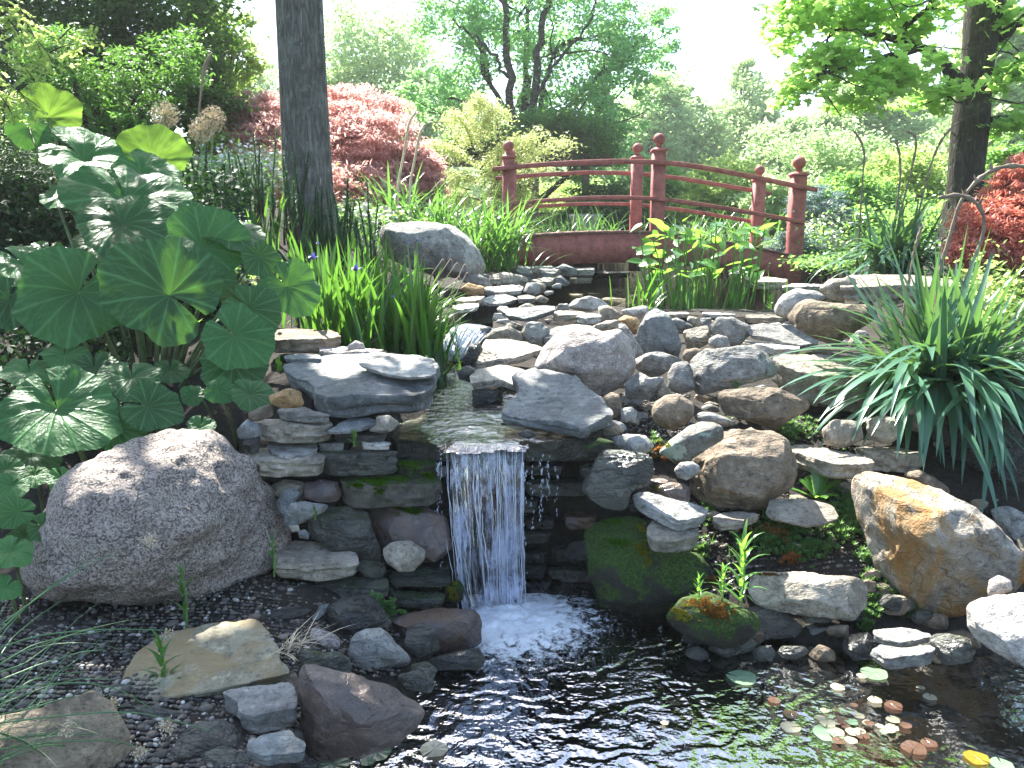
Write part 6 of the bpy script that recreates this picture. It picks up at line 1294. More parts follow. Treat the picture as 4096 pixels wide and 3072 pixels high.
# toothed-leaved plant
rnd = rs(250); b0 = W(815, 499, 3.35); root = empty('dandelion', tuple(b0))
for az, L, ln, bn in [(1.35, .17, .25, .3), (.7, .13, .6, .4), (.95, .15, .35, .4), (3.0, .18, 1.05, .5), (2.4, .10, .5, .6), (-.6, .10, .9, .8), (-1.4, .09, .8, .9), (.3, .14, .8, .5), (1.9, .10, .4, .5)]:
    mb = MB(); s_ = np.linspace(0, 1, 25); w_ = .017*np.sin(np.clip(s_*1.1+.05, 0, 1)*math.pi*.62)**.8*(1+.28*(np.arange(25) % 3 == 0))*np.where(s_ > .93, .6, 1); w_[-1] = .001
    a_ = ln+bn*s_; h_ = np.cumsum(np.sin(a_))*L/25; z_ = np.cumsum(np.cos(a_))*L/25; c_ = b0+np.stack([h_*math.cos(az), h_*math.sin(az), z_], -1); sd_ = np.array((-math.sin(az), math.cos(az), 0))
    V = np.stack([c_+sd_*w_[:, None]+(0, 0, .004), c_, c_-sd_*w_[:, None]+(0, 0, .004)], 1).reshape(-1, 3); mb.add(V, [(i*3+k, i*3+k+1, i*3+k+4, i*3+k+3) for i in range(24) for k in (0, 1)]); part(mb, 'leaf', LM['arrow'], root)
tag(root, 'toothed bright green rosette behind the flat tan stone', 'plant')
# clover-like plant in the left wall
root = empty('clover_plant', tuple(W(388, 605, 2.8))); mb = MB(); rnd = rs(251)
for a, b_ in [(1185, 960), (1215, 985), (1245, 1010), (1260, 1040), (1285, 1060), (1300, 1085), (1330, 1040), (1340, 1110), (1350, 1070), (1310, 1120), (1270, 1080), (1360, 1020), (1430, 1110), (1240, 970), (1300, 1030), (1375, 1090), (1325, 1140)]:
    c = W(*reg('E', '%d,%d' % (a, b_))[0], 2.78); leaves(mb, c+rnd.normal(size=(11, 3))*.006, .016, rnd, .6, .8)
part(mb, 'leaves', LM['sedum'], root); tag(root, 'small clover-like plant between the dark lumpy stone and the shiny wet block', 'plant')
# low groundcover of rosettes (uncountable)
mb = MB(); mr = MB(); rnd = rs(252)
def rosettes(mb, spots, n, s=.015):
    for (rg_, a, b_, ra, rb, k) in spots:
        cc = reg(rg_, '%f,%f' % (a, b_))[0]; kk = REG[rg_][2]
        for _ in range(int(k*2.4)):
            px, py = cc[0]+rnd.normal()*ra*kk*.5, cc[1]+rnd.normal()*rb*kk*.5; Y = hit(px, py); c = W(px, py, Y); c = np.array((c[0], c[1], ground(c[0], c[1])+rnd.uniform(.01, .05)))
            m_ = 12; az = np.arange(m_)*2.4; blades(mb, np.repeat(c[None], m_, 0), az, rnd.uniform(.8, 1.3)*s*1.3, s*.5, np.linspace(.2, 1.3, m_), .2, K=3, tip=.7)
rosettes(mb, [('D', 640, 600, 130, 110, 60), ('D', 350, 740, 200, 60, 40), ('D', 680, 740, 140, 80, 45), ('D', 380, 890, 150, 70, 60), ('D', 180, 700, 130, 80, 55), ('D', 130, 830, 200, 90, 70), ('D', 780, 930, 60, 60, 20), ('D', 780, 1230, 100, 110, 70), ('D', 920, 1190, 110, 50, 35), ('D', 1020, 1310, 60, 35, 22), ('D', 760, 1410, 45, 60, 16), ('D', 530, 490, 90, 30, 16), ('D', 300, 60, 150, 60, 40), ('D', 270, 120, 60, 40, 16), ('D', 600, 160, 60, 40, 14), ('C', 1450, 180, 150, 60, 24), ('C', 640, 450, 90, 70, 24), ('C', 1080, 960, 60, 90, 22), ('C', 1300, 870, 200, 20, 16), ('C', 1000, 1300, 70, 90, 20), ('D', 830, 1060, 60, 30, 14)], 0)
rosettes(mr, [('D', 160, 800, 90, 45, 30), ('D', 270, 965, 60, 12, 10), ('C', 700, 500, 70, 50, 22)], 0)
tag(mb.build('groundcover', LM['sedum']), kind='stuff'); tag(mr.build('groundcover', LM['sedr']), kind='stuff')
# moss cushions (tiny upright leaflets on the stones)
from mathutils.bvhtree import BVHTree
def scr(p):
    v = np.asarray(p, float)-(0, 0, EYE); z = v[1]*cT-v[2]*sT; return 512+F*v[0]/z, 384-F*(v[1]*sT+v[2]*cT)/z
_bv = {}
def bvh(o):
    if o.name not in _bv:
        me = o.data; n = len(me.vertices); co = np.empty(n*3, np.float32); me.vertices.foreach_get('co', co); co = co.reshape(-1, 3)+np.array(o.location)
        _bv[o.name] = BVHTree.FromPolygons(co.tolist(), [tuple(p.vertices) for p in me.polygons])
    return _bv[o.name]
def mosspad(spots, mat, seed):
    """tiny leaflets growing on whatever stone lies there"""
    rnd = rs(seed); mb = MB(); org = Vector((0, 0, EYE))
    for (rg_, a, b_, ra, rb, Y, k) in spots:
        cc = reg(rg_, '%f,%f' % (a, b_))[0]; kk = REG[rg_][2]; near = []
        for o in USED:
            q = scr(o.location); 
            if abs(q[0]-cc[0]) < 75 and abs(q[1]-cc[1]) < 60 and len(o.data.polygons) < 50000: near.append(o)
        u = rnd.normal(size=(int(k*2.2), 2))*.62; keep = vn(np.column_stack([u*2.3, np.zeros(len(u))+seed]), seed) > np.hypot(u[:, 0], u[:, 1])*.9-.75; u = u[keep]; P_ = []
        for (x, y) in u:
            d = Vector(ray(cc[0]+x*ra*kk, cc[1]+y*rb*kk)).normalized(); best = None
            for o in near:
                h = bvh(o).ray_cast(org, d)
                if h[0] is not None and (best is None or h[3] < best[0]): best = (h[3], h[0], h[1])
            if best and best[2].z*(1 if best[2].dot(d) < 0 else -1) > -.45: P_.append(np.array(best[1])-np.array(d)*.003)
        if P_: leaves(mb, np.array(P_), .008, rnd, .5, .5)
    return tag(mb.build('moss', LM[mat]), kind='stuff')
mb_p = []
mosspad([('E', 1180, 60, 130, 45, 2.97, 1500), ('E', 1350, 30, 130, 25, 3.0, 900), ('E', 1240, 130, 40, 45, 2.93, 500), ('E', 1050, 85, 70, 25, 2.96, 500), ('A', 1270, 1330, 80, 45, 3.08, 900), ('A', 1430, 1420, 60, 45, 3.08, 500), ('E', 1480, 290, 110, 45, 3.02, 500), ('C', 330, 1150, 110, 50, 2.9, 500), ('C', 300, 980, 90, 30, 2.98, 400)], 'moss', 260)
mosspad([('C', 545, 1025, 50, 38, 2.93, 500), ('C', 545, 1180, 75, 55, 2.88, 900), ('C', 590, 1270, 45, 50, 2.88, 450), ('C', 655, 695, 35, 32, 3.1, 300), ('C', 740, 340, 45, 35, 3.2, 350), ('E', 1840, 930, 60, 70, 2.92, 700), ('H', 200, 220, 80, 50, 2.68, 700)], 'mossg', 261)
mosspad([('C', 1180, 1360, 110, 100, 2.76, 1300), ('C', 1130, 1450, 60, 70, 2.76, 600), ('H', 400, 220, 80, 60, 2.66, 900), ('H', 300, 160, 90, 40, 2.68, 500), ('C', 1540, 1400, 110, 14, 2.78, 300)], 'mossr', 262)
# flowers beyond
mb = MB(); rnd = rs(263)
for (px, py, Y, rx, ry, k) in [(245, 172, 8.3, 56, 24, 1700), (340, 212, 8, 40, 8, 200), (825, 240, 9, 28, 26, 700), (840, 218, 10, 30, 10, 300), (372, 215, 7.5, 35, 8, 160)]:
    for _ in range(k): p = W(px+rnd.normal()*rx*.5, py+rnd.normal()*ry*.5, Y+rnd.normal()*.3); mb_p.append(p)
leaves(mb, np.array(mb_p), .042, rnd, .6, .9); mb_p.clear(); tag(mb.build('flower_bed', LM['flower']), kind='stuff')
mb = MB(); mg = MB()
for (px, py, Y, rx, ry, k, b_) in [(245, 175, 8.4, 60, 26, 2600, 0), (340, 218, 7.8, 60, 14, 2200, 0), (825, 245, 8.9, 34, 30, 1600, 0), (995, 310, 5.2, 40, 42, 3600, 1), (890, 240, 9.5, 60, 10, 1500, 0), (160, 190, 7.4, 90, 30, 4000, 0), (215, 300, 5.0, 50, 30, 900, 0), (960, 215, 8.5, 80, 20, 2000, 0), (820, 262, 7.6, 30, 8, 600, 0), (560, 246, 10.4, 60, 6, 1000, 1)]:
    pts_ = []
    for _ in range(k):
        q = W(px+rnd.normal()*rx*.5, py+rnd.normal()*ry*.5, Y+rnd.normal()*.35); h = ground(q[0], q[1]); pts_.append((q[0], q[1], max(q[2], h+.02)))
    leaves([mb, mg][b_], np.array(pts_), .045, rnd, .5, .5)
tag(mb.build('ground_foliage', LM['mid']), kind='stuff'); tag(mg.build('ground_foliage', LM['yel']), kind='stuff')

# ---------------------------------------------------------------- rushes, straw, gravel
rnd = rs(270); root = empty('rush', tuple(W(-40, 790, 1.7))); mb = MB()
for s_, Y in [('0,370 150,260 330,130 500,40 590,0', 1.9), ('0,400 100,300 250,180 420,60 470,-30', 1.95), ('0,480 180,420 400,395 600,388 830,395', 1.8), ('0,560 150,470 330,420 500,400', 1.85), ('0,640 200,560 400,500 520,490', 1.85), ('0,700 200,660 420,650 600,690 760,790', 1.75), ('0,850 250,820 500,795 700,800 900,850 1050,890', 1.7), ('0,760 200,680 400,630 560,640', 1.8),
              ('0,930 250,905 450,905 620,930', 1.7), ('0,980 300,940 550,935 750,985', 1.7), ('0,1020 150,960 300,880 400,850', 1.65), ('0,900 100,930 220,1010 300,1072', 1.65), ('0,600 120,560 240,470 330,420', 1.8), ('0,1040 200,960 330,960 420,1072', 1.68), ('0,740 150,640 280,610 420,600', 1.85), ('0,520 60,430 180,330 300,250', 1.9), ('-20,460 40,380 110,300 160,250', 1.95), ('0,810 180,770 350,720 470,730', 1.75)]:
    q = reg('F', s_); p = np.array([W(a, b_, Y+.25*i/len(q)) for i, (a, b_) in enumerate(q)]); tube(mb, smooth_(p, 22), np.linspace(.0022, .0010, 22), 4)
for i in range(60):
    p0 = W(-30+rnd.normal()*20, 770+rnd.normal()*30, 1.75); mb_ = np.array([p0]); blades(mb, mb_, [rnd.normal(.2, .6)], rnd.uniform(.2, .5), .0028, rnd.uniform(.4, 1.1), rnd.uniform(.3, 1.2), K=9, fold=.1, tip=.8)
part(mb, 'stems', LM['rush'], root)
for s_, Y, k, R in [('F 825,410', 2.02, 90, 25), ('F 330,875', 1.7, 130, 45), ('F 820,870', 1.85, 170, 55), ('F 690,1000', 1.8, 120, 45), ('Q 765,1355', 2.35, 110, 45), ('F 560,750', 1.95, 80, 35)]:
    rg_, q = s_.split(); a, b_ = reg(rg_, q)[0]; c = W(a, b_, Y); r = R*.2/F*Y; sp = MB(); u = rnd.normal(size=(k, 3))*r*.45; leaves(sp, c+u, .007, rnd, 0, .6)
    for v_ in u[:20]: tube(sp, [c-(r*.6, 0, 0), c+v_], [.0007, .0005], 4, cap=False)
    part(sp, 'seed_cluster', LM['straw'], root)
tag(root, 'arching green rush stems with pale seed clusters in the lower left corner', 'plant')
root = empty('grass_tuft', tuple(W(300, 700, 2.2))); mb = MB(); n_ = 34; p0 = W(*reg('E', '520,1400')[0], 2.28)
blades(mb, p0+rnd.normal(size=(n_, 3))*(.02, .02, .003), rnd.normal(-.4, .9, n_), rnd.uniform(.06, .17, n_), .003, rnd.uniform(.5, 1.3, n_), rnd.uniform(.2, .9, n_), K=6, fold=.1); part(mb, 'blades', LM['straw'], root); tag(root, 'dry straw-coloured grass tuft on the gravel right of the yellow lichened slab', 'grass')
gm, t, out = new_mat('gravel_pebbles'); ge = N(t, 'ShaderNodeNewGeometry'); v, _ = coords(t, False)
col = ramp(t, ge.outputs['Random Per Island'], [(0, (.025, .025, .027)), (.35, (.07, .058, .048)), (.6, (.11, .105, .10)), (.8, (.19, .145, .10)), (.93, (.28, .25, .22)), (.985, (.60, .57, .53))])
col = mixc(t, fr(t, noise_n(t, v, 120, 4, .6), .4, .6, 0, .35), col, (.05, .045, .04)); b = N(t, 'ShaderNodeBsdfPrincipled'); b.inputs['Roughness'].default_value = .6; t.links.new(col, b.inputs['Base Color']); t.links.new(b.outputs[0], out.inputs[0])
mb = MB(); v0, t0 = ico(2); n_ = 13500; G = []
def in_gravel(px, py): return True
while len(G) < n_:
    px, py = rnd.uniform(-30, 400), 560+225*rnd.uniform()**.8
    if len(G) > 9500: px, py = rnd.uniform(-260, 330), rnd.uniform(600, 980)
    if px > 330 and py > 680: continue
    if py < 600 and px < 60: continue
    G.append((px, py))
for i in range(800): G.append((rnd.uniform(620, 690), rnd.uniform(395, 440)))
for i in range(1500): G.append((rnd.uniform(690, 880), rnd.uniform(445, 600)))
G = np.array(G); Yr = np.arange(.95, 5, .02); V = []; 
D_ = np.stack([(G[:, 0]-512)/F, cT-(G[:, 1]-384)/F*sT, -sT-(G[:, 1]-384)/F*cT], -1)
# vectorised meeting of sight lines with the ground
gx = np.arange(-3, 3, .05); gy = np.arange(.8, 5.2, .05); GX, GY = np.meshgrid(gx, gy); GZ = Hf(GX, GY)
def gz(x, y):
    i = np.clip(((x+3)/.05), 0, len(gx)-1.01); j = np.clip((y-.8)/.05, 0, len(gy)-1.01); a, b_ = i.astype(int), j.astype(int); fa, fb = i-a, j-b_
    return GZ[b_, a]*(1-fa)*(1-fb)+GZ[b_, a+1]*fa*(1-fb)+GZ[b_+1, a]*(1-fa)*fb+GZ[b_+1, a+1]*fa*fb
T = Yr[None]/D_[:, 1:2]; HX = D_[:, :1]*T; HZ = EYE+D_[:, 2:]*T; hh = gz(HX, np.broadcast_to(Yr[None], HX.shape)); ix = np.argmax(HZ < hh, 1); Yp = Yr[ix]; xp = HX[np.arange(len(G)), ix]; zp = hh[np.arange(len(G)), ix]
ok = (HZ < hh).any(1) & (sdist(LOW, xp, Yp) > .01); xp, Yp, zp = xp[ok], Yp[ok], zp[ok]; n_ = len(xp)
sz = np.exp(rnd.normal(-5.35, .38, n_)); sz = np.clip(sz, .0025, .016); sc = sz[:, None]*rnd.uniform(.6, 1.25, (n_, 3))*np.array((1.15, 1, .75))
V = v0[None]*sc[:, None]; V = V*(1+.13*vn(v0[None]*2+np.arange(n_)[:, None, None]*3.1, 1))[..., None]; az = rnd.uniform(0, 6.28, n_); ca, sa = np.cos(az)[:, None], np.sin(az)[:, None]
V = np.stack([V[..., 0]*ca-V[..., 1]*sa, V[..., 0]*sa+V[..., 1]*ca, V[..., 2]], -1)+np.stack([xp, Yp, zp+sz*.35+.004], -1)[:, None]
mb.add(V.reshape(-1, 3), t=(t0[None]+np.arange(n_)[:, None, None]*len(v0)).reshape(-1, 3)); tag(mb.build('gravel', gm), kind='stuff')

# ---------------------------------------------------------------- falling water, foam, bubbles
def fall_mat(name, col, lo, hi, sc=(60, 60, 3.5), dens=1.):
    m, t, out = new_mat(name); v, _ = coords(t, False); mp = N(t, 'ShaderNodeMapping'); mp.inputs['Scale'].default_value = sc; t.links.new(v, mp.inputs[0])
    n1 = noise_n(t, mp.outputs[0], 1, 4, .6, .4); n2 = noise_n(t, v, 14, 4, .6)
    k = math_n(t, 'ADD', math_n(t, 'MULTIPLY', n1, .62), math_n(t, 'MULTIPLY', n2, .38)); fac = fr(t, k, lo, hi, 0, dens)
    b = N(t, 'ShaderNodeBsdfPrincipled'); b.inputs['Base Color'].default_value = (*col, 1); b.inputs['Roughness'].default_value = .12; b.inputs['Specular IOR Level'].default_value = 1.
    bp = N(t, 'ShaderNodeBump'); bp.inputs['Strength'].default_value = 1; bp.inputs['Distance'].default_value = .012; t.links.new(n1, bp.inputs['Height']); t.links.new(bp.outputs[0], b.inputs['Normal'])
    g = N(t, 'ShaderNodeBsdfGlossy'); g.inputs['Roughness'].default_value = .08; t.links.new(bp.outputs[0], g.inputs['Normal']); tp = N(t, 'ShaderNodeBsdfTransparent'); tp.inputs[0].default_value = (.86, .88, .92, 1)
    f = N(t, 'ShaderNodeFresnel'); f.inputs[0].default_value = 1.6; t.links.new(bp.outputs[0], f.inputs['Normal']); clear = N(t, 'ShaderNodeMixShader'); t.links.new(f.outputs[0], clear.inputs[0]); t.links.new(tp.outputs[0], clear.inputs[1]); t.links.new(g.outputs[0], clear.inputs[2])
    mx = N(t, 'ShaderNodeMixShader'); t.links.new(fac, mx.inputs[0]); t.links.new(clear.outputs[0], mx.inputs[1]); t.links.new(b.outputs[0], mx.inputs[2]); t.links.new(mx.outputs[0], out.inputs[0]); return m
FM = fall_mat('falling_water', (.55, .60, .78), .49, .60, sc=(24, 24, 2.4), dens=.8); FS = fall_mat('water_strand', (.75, .80, .92), .3, .6, dens=.85)
root = empty('waterfall', tuple(W(487, 592, 3.1)))
rnd = rs(300)
def curtain(x0, x1, y0, z0, z1, out_, nx_, nz_, seed, ph=0):
    xs_ = np.linspace(0, 1, nx_); zs = np.linspace(0, 1, nz_); XX, ZZ = np.meshgrid(xs_, zs); fallt = np.sqrt(ZZ)
    x = x0+(x1-x0)*XX+.07*(1-XX)*ZZ**1.3+.006*fbm(np.stack([XX*14, ZZ*2, XX*0], -1), seed, 3)
    x = x+(1-XX)*.014*vn(np.stack([ZZ*7, XX*0, XX*0], -1), seed+7)+XX*.016*vn(np.stack([ZZ*6, XX*0+4, XX*0], -1), seed+8)
    y = y0-out_*fallt+.022*fbm(np.stack([XX*22, ZZ*1.4, XX*0+3], -1), seed+1, 4)*(.3+ZZ); z = z0+(z1-z0)*ZZ-.012*(1-ZZ)*1.6*np.abs(fbm(np.stack([XX*9, XX*0, XX*0], -1), seed+2, 3))
    return np.stack([x, y, z], -1).reshape(-1, 3), [(i*nx_+j, i*nx_+j+1, (i+1)*nx_+j+1, (i+1)*nx_+j) for i in range(nz_-1) for j in range(nx_-1)]
xa, xb = W(446, 448, 3.14)[0], W(524, 448, 3.14)[0]
for s_, yo_ in ((1, 0), (2, .03)):
    mb = MB(); mb.add(*curtain(xa+.012*(s_-1), xb-.01, 3.155+yo_, .650, -.01, .10, 90, 60, s_*5)); part(mb, 'water_curtain', FM, root)
mb = MB()
for i in range(46):
    u = rnd.beta(.7, .7); x = xa+(xb-xa)*u; z0 = .645 if rnd.uniform() < .55 else rnd.uniform(.2, .6); z1 = max(0, z0-rnd.uniform(.12, .7)); n_ = 14; t_ = np.linspace(0, 1, n_)
    z = z0+(z1-z0)*t_; y = 3.14-.115*np.sqrt(np.clip((.65-z)/.65, 0, 1))+rnd.normal()*.01; xx = x+.004*np.cumsum(rnd.normal(size=n_))*.6+.05*(1-u)*t_
    tube(mb, np.column_stack([xx, y, z]), .0013*rnd.uniform(.5, 1.7)*np.sin(np.clip(t_*3.1+.15, 0, 3.1))**.5*(1+.5*rnd.uniform(size=n_)), 5)
part(mb, 'water_strands', FS, root)
mb = MB(); v1, t1 = ico(1)
for (px, y0_, y1_, k) in [(438, 462, 545, 50), (441, 450, 600, 40), (532, 455, 530, 26), (541, 455, 520, 40), (548, 455, 500, 30), (556, 455, 520, 12), (525, 452, 600, 26)]:
    for _ in range(k):
        c = W(px+rnd.normal()*1.2-(y0_ > 0)*0, rnd.uniform(y0_, y1_), 3.1); L = rnd.uniform(1, 5); mb.add(v1*np.array((1, 1, L))*rnd.uniform(.0012, .0026)+c, t=t1)
part(mb, 'drips', FS, root); tag(root, 'main waterfall pouring over the wet ledge into the lower pond', 'waterfall')
# little upper fall
root = empty('waterfall', tuple(W(470, 357, 5.1))); mb = MB(); nx_, nz_ = 50, 24; V = []
tpx = reg('M', '1405,1372 1500,1352 1600,1362 1730,1400'); btx = reg('M', '1290,1590 1340,1640 1400,1650 1520,1620')
for j in range(nz_):
    t_ = j/(nz_-1)
    for i in range(nx_):
        u = i/(nx_-1); a = np.array([np.interp(u*3, range(4), tpx[:, k]) for k in (0, 1)]); b_ = np.array([np.interp(u*3, range(4), btx[:, k]) for k in (0, 1)]); pa, pb = W(a[0], a[1], 5.32), W(b_[0], b_[1], 5.08)
        p = pa+(pb-pa)*t_; p[2] = pa[2]+(pb[2]-pa[2])*t_**1.8; p[1] += .012*math.sin(i*2.3+j*.1); V.append(p)
mb.add(V, [(i*nx_+j, i*nx_+j+1, (i+1)*nx_+j+1, (i+1)*nx_+j) for i in range(nz_-1) for j in range(nx_-1)]); part(mb, 'water_curtain', fall_mat('small_fall_water', (.5, .53, .56), .52, .66, (60, 18, 9), .6), root)
mb = MB()
for i in range(90):
    u = rnd.uniform(); a = np.array([np.interp(u*3, range(4), tpx[:, k]) for k in (0, 1)]); b_ = np.array([np.interp(u*3, range(4), btx[:, k]) for k in (0, 1)]); pa, pb = W(a[0], a[1], 5.30), W(b_[0]+rnd.normal()*3, b_[1], 5.06); t_ = np.linspace(0, 1, 9); pp = pa+(pb-pa)*t_[:, None]; pp[:, 2] = pa[2]+(pb[2]-pa[2])*t_**1.8
    tube(mb, pp, .0032*rnd.uniform(.5, 1.5)*np.sin(np.clip(t_*3, .1, 3)), 5)
part(mb, 'water_strands', FS, root); tag(root, 'small upper waterfall beside the iris clump', 'waterfall')
# foam where the fall lands
fmx, t, out = new_mat('foam'); v, _ = coords(t, False); n1 = noise_n(t, v, 26, 6, .75, .5); vm = N(t, 'ShaderNodeVectorMath', operation='DISTANCE'); t.links.new(v, vm.inputs[0]); fc = W(512, 612, 3.0); vm.inputs[1].default_value = (fc[0], fc[1], 0)
k = math_n(t, 'SUBTRACT', n1, fr(t, vm.outputs['Value'], 0, .40, -.26, .25)); b = N(t, 'ShaderNodeBsdfPrincipled'); b.inputs['Base Color'].default_value = (.88, .92, .95, 1); b.inputs['Roughness'].default_value = .5
bp = N(t, 'ShaderNodeBump'); bp.inputs['Distance'].default_value = .02; t.links.new(n1, bp.inputs['Height']); t.links.new(bp.outputs[0], b.inputs['Normal']); tp = N(t, 'ShaderNodeBsdfTransparent'); mx = N(t, 'ShaderNodeMixShader'); t.links.new(fr(t, k, .33, .50, 0, 1), mx.inputs[0]); t.links.new(tp.outputs[0], mx.inputs[1]); t.links.new(b.outputs[0], mx.inputs[2]); t.links.new(mx.outputs[0], out.inputs[0])
mb = MB(); gx_, gy_ = np.meshgrid(np.linspace(-.4, .45, 90), np.linspace(-.42, .22, 70)); rr = np.hypot(gx_/.26, gy_/.2); z = .006+.035*np.exp(-rr**2)*(1+.8*fbm(np.stack([gx_*18, gy_*18, gx_*0], -1), 4, 4)); mb.add(np.stack([gx_+fc[0], gy_+fc[1], z], -1).reshape(-1, 3), [(i*90+j, i*90+j+1, i*90+j+91, i*90+j+90) for i in range(69) for j in range(89)])
tag(mb.build('foam', fmx), kind='stuff')
bm_, t, out = new_mat('bubble_film'); g = N(t, 'ShaderNodeBsdfGlossy'); g.inputs['Roughness'].default_value = .04; tp = N(t, 'ShaderNodeBsdfTransparent'); f = N(t, 'ShaderNodeFresnel'); f.inputs[0].default_value = 1.7; mx = N(t, 'ShaderNodeMixShader'); t.links.new(f.outputs[0], mx.inputs[0]); t.links.new(tp.outputs[0], mx.inputs[1]); t.links.new(g.outputs[0], mx.inputs[2]); t.links.new(mx.outputs[0], out.inputs[0])
mb = MB(); v2, t2 = ico(2)
for i in range(2600):
    k = i % 4; px, py = (fc_ := [(515, 608), (540, 648), (560, 620), (500, 590)][k])[0]+rnd.normal()*[28, 24, 34, 30][k], fc_[1]+rnd.normal()*[11, 11, 14, 8][k]; c = PZ(px, py, .004); mb.add(v2*abs(rnd.normal(.0035, .002))+c, t=t2)
for s_ in ('1225,375', '1530,380', '1530,400', '1540,440', '1448,445', '1540,490', '1545,515', '1625,460', '1670,470', '1705,490', '1730,495', '1765,540', '1950,575', '2115,660', '1560,600', '1575,600', '1635,625', '1390,395', '1240,310', '1650,970', '1100,1050', '735,1015', '645,1045', '680,1010'):
    x, y = reg('G', s_)[0]; c = PZ(x, y, .0); mb.add(v2*rnd.uniform(.004, .010)+c, t=t2)
tag(mb.build('bubbles', bm_), kind='stuff')
# water-lily pads and drifting leaves
def pad(px, py, R, z, mat, label, seed, group, flat=0, name='lily_pad', tilt=0.):
    rnd = rs(seed); c = PZ(px, py, z); r = R/F*np.linalg.norm(c[:2]); nt_ = 40; a0 = rnd.uniform(0, 6.28); th = a0+np.linspace(.11, 2*math.pi-.11, nt_); V = [(c[0], c[1], z+.004)]
    for q in (.12, .6, .93, 1.): V += [(c[0]+r*q*math.cos(x)*(1+.04*math.sin(x*5)), c[1]+r*q*math.sin(x)*(1+.04*math.sin(x*5)), z+.004+(.05*q*q*math.sin(x*2+seed)*r+.012*r*math.sin(x*9))*(1+tilt)) for x in th]
    mb = MB(); tr = [(0, 1+j, 2+j) for j in range(nt_-1)]; qd = [(1+i*nt_+j, 1+i*nt_+j+1, 1+(i+1)*nt_+j+1, 1+(i+1)*nt_+j) for i in range(3) for j in range(nt_-1)]; mb.add(V, qd, tr)
    return tag(mb.build(name, mat, loc=c, smooth=False), label, 'lily pad' if name == 'lily_pad' else 'leaf', group)
pg_ = leafm('lily_pad_green', (.16, .26, .16), (.26, .36, .22), rough=.12, spec=1., tr=.15); pr_ = leafm('young_red_pad', (.09, .045, .03), (.20, .12, .085), rough=.15, spec=.9, tr=.2); pp_ = leafm('pale_pad', (.30, .29, .20), (.46, .42, .31), rough=.15, spec=.9, tr=.2); py_ = leafm('yellow_pad', (.25, .18, .02), (.36, .26, .04), rough=.3, tr=.2); po_ = leafm('old_pad', (.05, .10, .06), (.10, .16, .09), rough=.2, spec=.8, tr=.1)
GP = 'lily pads of the lower pond'
for i, (a, b_, R, m_, lab) in enumerate([(540, 610, 90, pg_, 'large pale sunlit lily pad floating alone right of the ripples'), (1325, 585, 75, pg_, 'pale pad with an upturned edge below the flat waterline stones'), (1252, 602, 30, pp_, 'small tan pad touching the upturned-edge pad'), (1110, 668, 42, pp_, 'small pale curled pad between the large pale pad and the red ones'), (1330, 745, 40, pp_, 'small pale notched pad above the dense group'),
    (1440, 778, 50, pr_, 'dark red half-folded pad'), (732, 745, 38, pr_, 'red-brown small pad left of the group'), (830, 828, 45, pr_, 'red notched pad left of the group'), (832, 905, 60, pp_, 'pale cream notched pad left of the two-coloured one'), (1055, 940, 88, pg_, 'two-coloured green and tan pad, largest of the dense group'), (1655, 728, 38, pp_, 'small pale pad at the end of a red stem'), (1600, 672, 24, pp_, 'tiny pale pad highest at the right'),
    (1440, 865, 32, pp_, 'tiny pale pad right of the dense group'), (1205, 775, 22, pr_, 'tiny orange pad on a red stem'), (1930, 1085, 66, py_, 'round yellow pad in the lower right'), (2080, 1125, 60, pg_, 'green pad in the lower right corner beside the yellow one'), (1650, 1000, 45, pr_, 'brownish pad right of the dense group'), (1560, 1030, 70, pr_, 'large brownish pad under the dense group'), (85, 880, 26, pp_, 'single cream pad among the weed reflections')]):
    x, y = reg('H', '%f,%f' % (a, b_))[0]; pad(x, y, R*.1691, 0.002, m_, lab, i+1, GP)
rnd = rs(320)
for i in range(26):
    x, y = reg('H', '%f,%f' % (rnd.normal(1230, 130), rnd.normal(895, 45)))[0]; pad(x, y, rnd.uniform(4, 8), .004+.0012*i/26*3, [pp_, pp_, pr_, pg_][i % 4], 'small young pad of the dense floating group at the lower right', 30+i, 'young pads of the dense floating group')
for i, (a, b_, R, lab) in enumerate([(1640, 1060, 85, 'dark green pad at the bottom edge under the reddish boulder'), (1855, 1000, 75, 'dark notched pad, middle of three beside the reddish boulder'), (1810, 1045, 40, 'small dark pad at the bottom edge, between two larger dark ones'), (2135, 985, 75, 'glassy pale ring-shaped pad in the bright reflection')]):
    x, y = reg('F', '%f,%f' % (a, b_))[0]; pad(x, y, R*.2034, .002, po_ if i < 3 else pp_, lab, 70+i, GP)
GU = 'lily pads of the upper pond'
for i, (a, b_, R, lab) in enumerate([(640, 1072, 45, 'pale pad, leftmost on the upper pond'), (755, 1067, 42, 'pale pad, second from the left on the upper pond'), (880, 1100, 75, 'widest bright pad on the upper pond'), (900, 1045, 40, 'pale pad nearest the back of the upper pond'), (985, 1050, 34, 'pale pad beside the stems at the back of the upper pond'), (1000, 1078, 40, 'pale pad at the left foot of the arrow-leaved clump'), (1080, 1105, 50, 'bright pad between the rim plant and the arrow-leaved clump')]):
    x, y = reg('K', '%f,%f' % (a, b_))[0]; pad(x, y, R*.1582, .871, pp_, lab, 90+i, GU)
# red pad stems and weed in the lower pond, coloured to double as reflected foliage
root = empty('pond_weed', tuple(PZ(960, 730, -.2))); mb = MB()
n_ = 7000; q = np.column_stack([rnd.uniform(.35, 2.3, n_), rnd.uniform(1.2, 2.35, n_), rnd.uniform(-.2, -.03, n_)]); q = q[(vn(q*6, 3) > -.1)]; leaves(mb, q, .035, rnd, .4, .5)
part(mb, 'leaves', leafm('weed_and_reflection', (.12, .15, .02), (.42, .32, .04), tr=.3), root); tag(root, 'brown-green submerged weed doubling as the foliage reflection in the lower right of the pond', 'water plant')

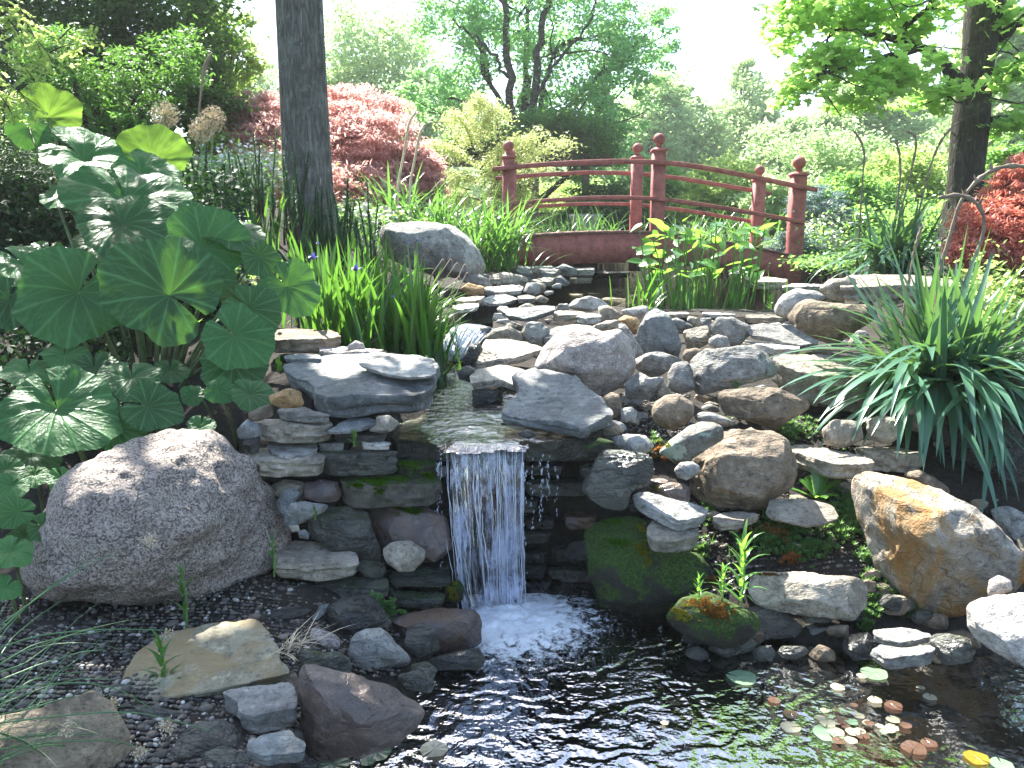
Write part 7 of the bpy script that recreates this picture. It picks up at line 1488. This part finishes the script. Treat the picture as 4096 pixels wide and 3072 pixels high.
# understorey leaves added to darken the gaps behind the big leaves
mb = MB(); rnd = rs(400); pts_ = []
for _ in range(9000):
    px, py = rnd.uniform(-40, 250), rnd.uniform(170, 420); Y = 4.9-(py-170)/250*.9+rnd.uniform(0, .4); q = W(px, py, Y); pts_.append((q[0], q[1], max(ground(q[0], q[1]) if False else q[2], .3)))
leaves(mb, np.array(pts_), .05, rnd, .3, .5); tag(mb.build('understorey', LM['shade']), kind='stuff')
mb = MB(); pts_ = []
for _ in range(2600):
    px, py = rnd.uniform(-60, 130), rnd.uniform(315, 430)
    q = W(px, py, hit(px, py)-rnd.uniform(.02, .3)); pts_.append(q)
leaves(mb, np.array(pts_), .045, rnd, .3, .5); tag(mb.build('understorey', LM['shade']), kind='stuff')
mb = MB(); n_ = 16000; x = np.where(rnd.uniform(size=n_) < .6, rnd.uniform(-6.5, -2.3, n_), rnd.uniform(2.4, 5.5, n_)); y = rnd.uniform(1.8, 9.5, n_); ok = (vn(np.column_stack([x*1.5, y*1.5, x*0]), 9) > -.25) & ((x < 0) | (x > 2.2+.15*y)); x, y = x[ok], y[ok]
leaves(mb, np.column_stack([x, y, Hf(x, y)+rnd.uniform(.01, .22, len(x))*(1+vn(np.column_stack([x*2, y*2, x*0]), 5))]), .06, rnd, .5, .55); tag(mb.build('ground_foliage', LM['deep']), kind='stuff')
# air
hm = bpy.data.materials.new('haze'); hm.use_nodes = True; t = hm.node_tree; t.nodes.clear(); out = t.nodes.new('ShaderNodeOutputMaterial'); pv = N(t, 'ShaderNodeVolumePrincipled')
pv.inputs['Color'].default_value = (.93, .98, .96, 1); pv.inputs['Density'].default_value = HAZE; pv.inputs['Anisotropy'].default_value = .35; t.links.new(pv.outputs[0], out.inputs['Volume'])
mb = MB(); a, b_, c, d, e, f = -224, 224, -66, 326, -2, 16
mb.add([(x, y, z) for z in (e, f) for x, y in ((a, c), (b_, c), (b_, d), (a, d))], [(0, 3, 2, 1), (4, 5, 6, 7), (0, 1, 5, 4), (1, 2, 6, 5), (2, 3, 7, 6), (3, 0, 4, 7)])
if HAZE: tag(mb.build('haze', hm, smooth=False), kind='stuff')
